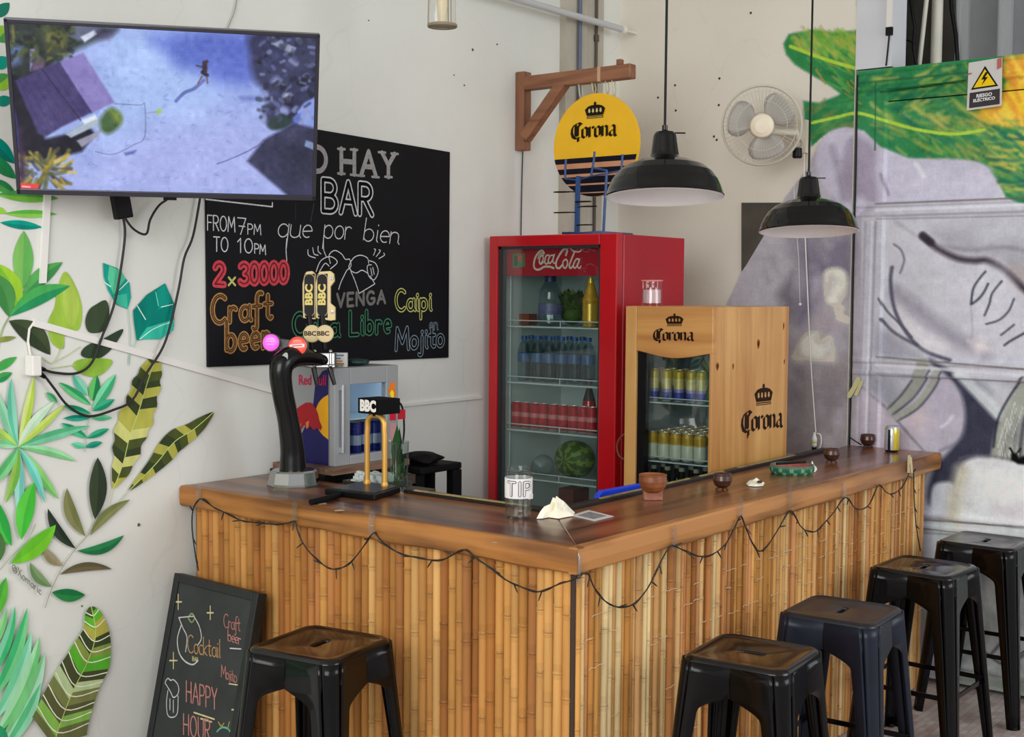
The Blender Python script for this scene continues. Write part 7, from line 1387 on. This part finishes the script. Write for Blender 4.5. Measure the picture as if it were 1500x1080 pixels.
b_ = MB(); d_ = (bx[1] - bx[0]); c = Vector(((bx[0].x + bx[1].x) / 2, (bx[0].y + bx[1].y) / 2, (z0 + z1) / 2)); ux = Vector((d_.x, d_.y, 0)); nn = Vector((-1, -.06, 0)).normalized(); print_text(b_, 'BBC', .050, c + nn * .0045, ux, (0, 0, 1), L((236, 232, 226)), bold=.003, sx=.88); b_.build('lettering', VC('white_letters', .4, .02), sbx)
mt = thing('bar_towel_roll', tuple(at(478, 731, 2, BZ)), 'short rolled black bar mat lying in front of the drip tray', 'bar mat'); b_ = MB(); P_ = [at(455, 736, 2, BZ + .010), at(478, 731, 2, BZ + .011), at(500, 723, 2, BZ + .010)]; b_.tube(crom(P_, 4), .0095, 10); b_.build('roll', m_mat, mt)
# ================================================================== small things on the bar
tj = thing('tip_jar', (.265, .408, BZ), 'glass tip jar with a handwritten white paper label on the bar corner', 'jar'); o_ = org(tj); r = .041
b_ = MB(); b_.lathe([(.001, .004), (r - .004, .002), (r, .010), (r, .112), (r - .002, .122), (r - .007, .132), (r - .008, .137), (r - .004, .139), (r - .004, .154), (r - .006, .157), (r - .008, .154), (r - .010, .138), (r - .004, .120), (r - .003, .012), (r - .006, .007), (.001, .007)], o_, 32); b_.build('glass', GLASS('jar_glass', (.93, .94, .93), 1.5, .03), tj)
for zz in (.137, .146): b_ = MB(); b_.tube([o_ + Vector(((r - .003) * math.cos(t_), (r - .003) * math.sin(t_), zz)) for t_ in [2 * PI * i / 28 for i in range(28)]], .0014, 5, closed=True); b_.build('thread_ring', m_clear, tj)
b_ = MB(); b_.lathe([(r + .0012, .064), (r + .0016, .124)], o_, 32); b_.build('paper_label', M('white_paper', (228, 226, 226), .7, k=1.1), tj)
b_ = MB(); toc = math.atan2(CAM.y - o_.y, CAM.x - o_.x); stk, W = layout('TIP', .3)
for col, wd, dr_ in ((L((70, 62, 66)), .0085, .0028), (L((232, 226, 226)), .0048, .0036)):
    for s_ in stk:
        pts = []
        for (a, b) in [tuple(np.array(s_[i]) + (np.array(s_[i + 1]) - np.array(s_[i])) * k / 4) for i in range(len(s_) - 1) for k in range(5)]:
            th = toc + (a / W - .5) * 1.75 + .05; pts.append((o_ + Vector(((r + dr_) * math.cos(th), (r + dr_) * math.sin(th), .074 + b * .040)), Vector((math.cos(th), math.sin(th), 0))))
        for (p, n_), (q, _) in zip(pts, pts[1:]): b_.ribbon([p, q], wd, n_, col)
b_.build('tip_lettering', VC('marker_ink', .6, .05), tj)
b_ = MB(); th = toc + 1.0; c = o_ + Vector(((r + .002) * math.cos(th), (r + .002) * math.sin(th), .07)); b_.obox(c, Vector((-math.sin(th), math.cos(th), 0)) * .009, Vector((math.cos(th), math.sin(th), 0)) * .003, Vector((0, 0, .008))); b_.build('label_flap', M('paper_flap', (226, 222, 222), .7), tj)
# crumpled napkin
m_nap = M('cream_napkin', (240, 234, 214), .8, k=1.15, var=.04)
def napkin(name, outline, peaks, label, h):
    P_ = [at(x, y, 2, BZ + .0022) for x, y in outline]; c = sum(P_, Vector()) / len(P_); mb = MB(); K = 5; n = len(P_); rows = []
    for i in range(K + 1):
        t_ = i / K; row = []
        for j, p in enumerate(P_):
            q = c.lerp(p, 1 - t_ * .98); hh = h * (math.sin(t_ * PI / 2) ** .9) * (1 + .28 * math.sin(j * 2.4 + i * 1.3) + .15 * math.sin(j * 5.1 + i)) * (peaks[j % len(peaks)] if t_ < .9 else 1); row.append(q + Vector((0, 0, max(0, hh))))
        rows.append(row)
    mb.add([p for r_ in rows for p in r_], [(i * n + j, i * n + (j + 1) % n, (i + 1) * n + (j + 1) % n, (i + 1) * n + j) for i in range(K) for j in range(n)] + [tuple(K * n + j for j in range(n))])
    return tag(mb.build(name, m_nap, loc=(c.x, c.y, BZ + .001), solid=.0006), label, 'napkin')
napkin('paper_napkin', [(786, 760), (796, 757), (806, 752), (824, 749), (842, 751), (840, 756), (828, 758), (818, 760), (804, 758), (794, 760)], [1, .6, 1.2, .8, 1.1, .5, .9], 'crumpled cream paper napkin beside the tip jar', .042)
qn = [at(x, y, 2, BZ + .001) for x, y in ((800, 757), (838, 752), (822, 742), (810, 745))]
q_ = MB(); a_, b2_, c_ = at(803, 758, 2, BZ + .002), at(841, 751, 2, BZ + .002), at(826, 748, 2, BZ + .002); pk = a_.lerp(c_, .5) + Vector((0, 0, .055)); pk2 = b2_.lerp(a_, .35) + Vector((0, 0, .035)); q_.add([a_, b2_, c_, pk, pk2], [(0, 4, 3), (4, 1, 3), (1, 2, 3)]); nk = bpy.data.objects['paper_napkin']; q_.build('folded_corner', m_nap, nk, solid=.0008)
cdp = thing('table_card', tuple(at(866, 757, 2, BZ + .001)), 'flat white card with a grey printed square lying by the napkin', 'card'); P_ = [at(x, y, 2, BZ + .0012) for x, y in ((836, 756), (862, 748), (899, 757), (871, 764))]; b_ = MB(); b_.prism(P_, (0, 0, .0015)); b_.build('card', M('white_card_stock', (210, 208, 206), .5), cdp)
cc = sum(P_, Vector()) / 4 + Vector((0, 0, .0019)); b_ = MB(); b_.poly([cc + (p - cc + Vector((0, 0, .0019))) * .68 for p in P_]); b_.build('printed_square', M('grey_print', (132, 130, 132), .6, var=.35, scale=160), cdp)
# carved cup on its block
wb_ = thing('wood_block', tuple(at(957, 731, 2, BZ)), 'small reddish wooden block under the carved cup on the bar', 'block'); c = at(956, 732, 2, BZ); b_ = MB(); ux, uy = Vector((.62, -.786, 0)) * .031, Vector((.786, .62, 0)) * .022; b_.obox(c + Vector((0, 0, .0175)), ux, uy, (0, 0, .017)); b_.build('block', WOOD('pinkish_wood', (150, 92, 72), (184, 124, 100), .6, axis=0), wb_, bevel=.003)
def bowl(x, y, z, prof, mat, label, nm='coconut_bowl', rim=None, feet=True):
    c = at(x, y, 2, z); b = thing(nm, tuple(c), label, 'bowl' if nm != 'carved_cup' else 'cup'); mb = MB(); mb.lathe(prof, c, 24); mb.build('body', mat, b)
    if rim: mb = MB(); mb.tube([c + Vector((rim[0] * math.cos(t_), rim[0] * math.sin(t_), rim[1])) for t_ in [2 * PI * i / 24 for i in range(24)]], .0028, 6, closed=True); mb.build('rim', mat, b)
    if feet:
        for k in range(3): a = 2 * PI * k / 3 + .4; mb = MB(); mb.tube([c + Vector((.012 * math.cos(a), .012 * math.sin(a), .008)), c + Vector((.024 * math.cos(a), .024 * math.sin(a), .001))], [.004, .003], 6); mb.build('foot', mat, b)
    return b
m_cup = M('burnt_orange_wood', (142, 80, 42), .4, coat=.2, var=.45, scale=14); m_coco = M('dark_coconut_shell', (74, 42, 28), .3, coat=.35, var=.4, scale=26)
bowl(956, 721.5, BZ + .0348, [(.001, .001), (.020, .0), (.034, .008), (.043, .022), (.046, .038), (.045, .052), (.043, .058), (.040, .054), (.041, .036), (.030, .016), (.001, .010)], m_cup, 'carved burnt-orange wooden cup standing on the small wood block', 'carved_cup', (.0435, .057), False)
def cocoprof(s_): return [(.001, .006 * s_), (.016 * s_, .006 * s_), (.028 * s_, .016 * s_), (.034 * s_, .033 * s_), (.032 * s_, .048 * s_), (.028 * s_, .055 * s_), (.025 * s_, .052 * s_), (.028 * s_, .034 * s_), (.018 * s_, .014 * s_), (.001, .012 * s_)]
for x, y, s_, lb in ((1058, 717, 1.0, 'dark coconut bowl nearest the carved cup on the bar'), (1218, 677, .98, 'dark coconut bowl behind the green woven ring on the bar'), (1271, 655, 1.02, 'dark coconut bowl beside the standing yellow can at the far bar end')): bowl(x, y, BZ + .0005, cocoprof(s_), m_coco, lb, 'coconut_bowl', (.0285 * s_, .054 * s_))
napkin('paper_scrap', [(1093, 709), (1100, 705), (1112, 705), (1120, 708), (1118, 712), (1106, 713), (1096, 712)], [1, .7, 1.1], 'folded white paper scrap between the coconut bowl and green ring', .016)
napkin('paper_scrap', [(1180, 690), (1184, 685), (1192, 684), (1197, 688), (1194, 692), (1186, 693)], [1.1, .6, 1.0], 'crumpled white paper scrap touching the far side of the green ring', .026)
sp_o = bpy.data.objects['paper_scrap']; b_ = MB(); b_.ball(at(1113, 706, 2, BZ + .017), .010, 8, sc=(1.3, 1, .5)); b_.build('dark_pit', M('dark_brown_bit', (70, 40, 30), .6), sp_o)
rg_ = thing('woven_ashtray', tuple(at(1160, 693, 2, BZ)), 'green and pink woven round ashtray on the bar', 'ashtray'); c = at(1160, 693, 2, BZ + .0005); mb = MB()
prof = [(.076, 0), (.083, .010), (.085, .024), (.081, .034), (.074, .031), (.071, .015), (.067, .006), (.001, .005)]
n = 36
for i in range(len(prof) - 1):
    for j in range(n):
        a0, a1 = 2 * PI * j / n, 2 * PI * (j + 1) / n; (r0, h0), (r1, h1) = prof[i], prof[i + 1]; colr = (44, 104, 84) if i < 2 and (j + i) % 3 else ((120, 160, 120) if i < 2 else ((90, 120, 100) if i < 4 else (172, 96, 92)))
        mb.add([c + Vector((r0 * math.cos(a0), r0 * math.sin(a0), h0)), c + Vector((r0 * math.cos(a1), r0 * math.sin(a1), h0)), c + Vector((r1 * math.cos(a1), r1 * math.sin(a1), h1)), c + Vector((r1 * math.cos(a0), r1 * math.sin(a0), h1))], [(0, 1, 2, 3)], L(colr), 0, True)
mb.build('woven_ring', VC('woven_paint', .6, .2, 60), rg_, weld=True)
b_ = MB(); b_.tube([c + Vector((-.06, .035, .0385)), c + Vector((.062, -.025, .0385))], .005, 8); tag(b_.build('black_pen', m_black, loc=c + Vector((0, 0, .033))), 'short black stick lying across the green woven ashtray', 'pen')
# standing drink can at the far end
cn = thing('lager_can', tuple(at(1306, 662, 2, BZ)), 'yellow white and black drink can standing at the far end of the bar', 'can'); o_ = org(cn); mb = MB(); n = 32; r = .031; H = .113; toc = math.atan2(CAM.y - o_.y, CAM.x - o_.x)
prof = [(.001, .003), (r * .8, .0005), (r, .010), (r, H - .014), (r * .85, H - .001), (r * .83, H), (r * .80, H - .004), (.001, H - .004)]
for i in range(len(prof) - 1):
    for j in range(n):
        a0, a1 = 2 * PI * j / n, 2 * PI * (j + 1) / n; am = ((a0 + a1) / 2 - toc + PI) % (2 * PI) - PI
        colr = ((222, 200, 60) if am > .25 else ((216, 220, 226) if am > -.15 else (40, 44, 60) if am > -.55 else (206, 210, 216))) if i == 2 else ((40, 44, 60) if i == 1 else (188, 190, 190)); (r0, h0), (r1, h1) = prof[i], prof[i + 1]
        mb.add([o_ + Vector((r0 * math.cos(a), r0 * math.sin(a), h)) for a, h, r0 in ((a0, h0, r0), (a1, h0, r0), (a1, h1, r1), (a0, h1, r1))], [(0, 1, 2, 3)], L(colr), 0, True)
mb.build('body', m_pack, cn, weld=True)
# blue crate edge behind the bar
bt = thing('blue_tray', tuple(at(905, 722, 1, .455)), 'bright blue plastic tray standing on edge behind the bar, before the fridges', 'tray'); P_ = [at(x, y, 1, .455) for x, y in ((872, 742), (879, 724), (884, 719), (934, 710), (960, 706), (966, 730))]; b_ = MB(); b_.prism(P_, (0, .02, 0)); P2 = [Vector((p.x, p.y, min(p.z, .9))) for p in P_]; zlo = min(p.z for p in P_); b_.box(P_[0].x + .01, P_[-1].x - .005, .455, .475, 0.002, zlo + .01); b_.build('tray', M('bright_blue_plastic', (26, 66, 214), .4), bt, bevel=.003)
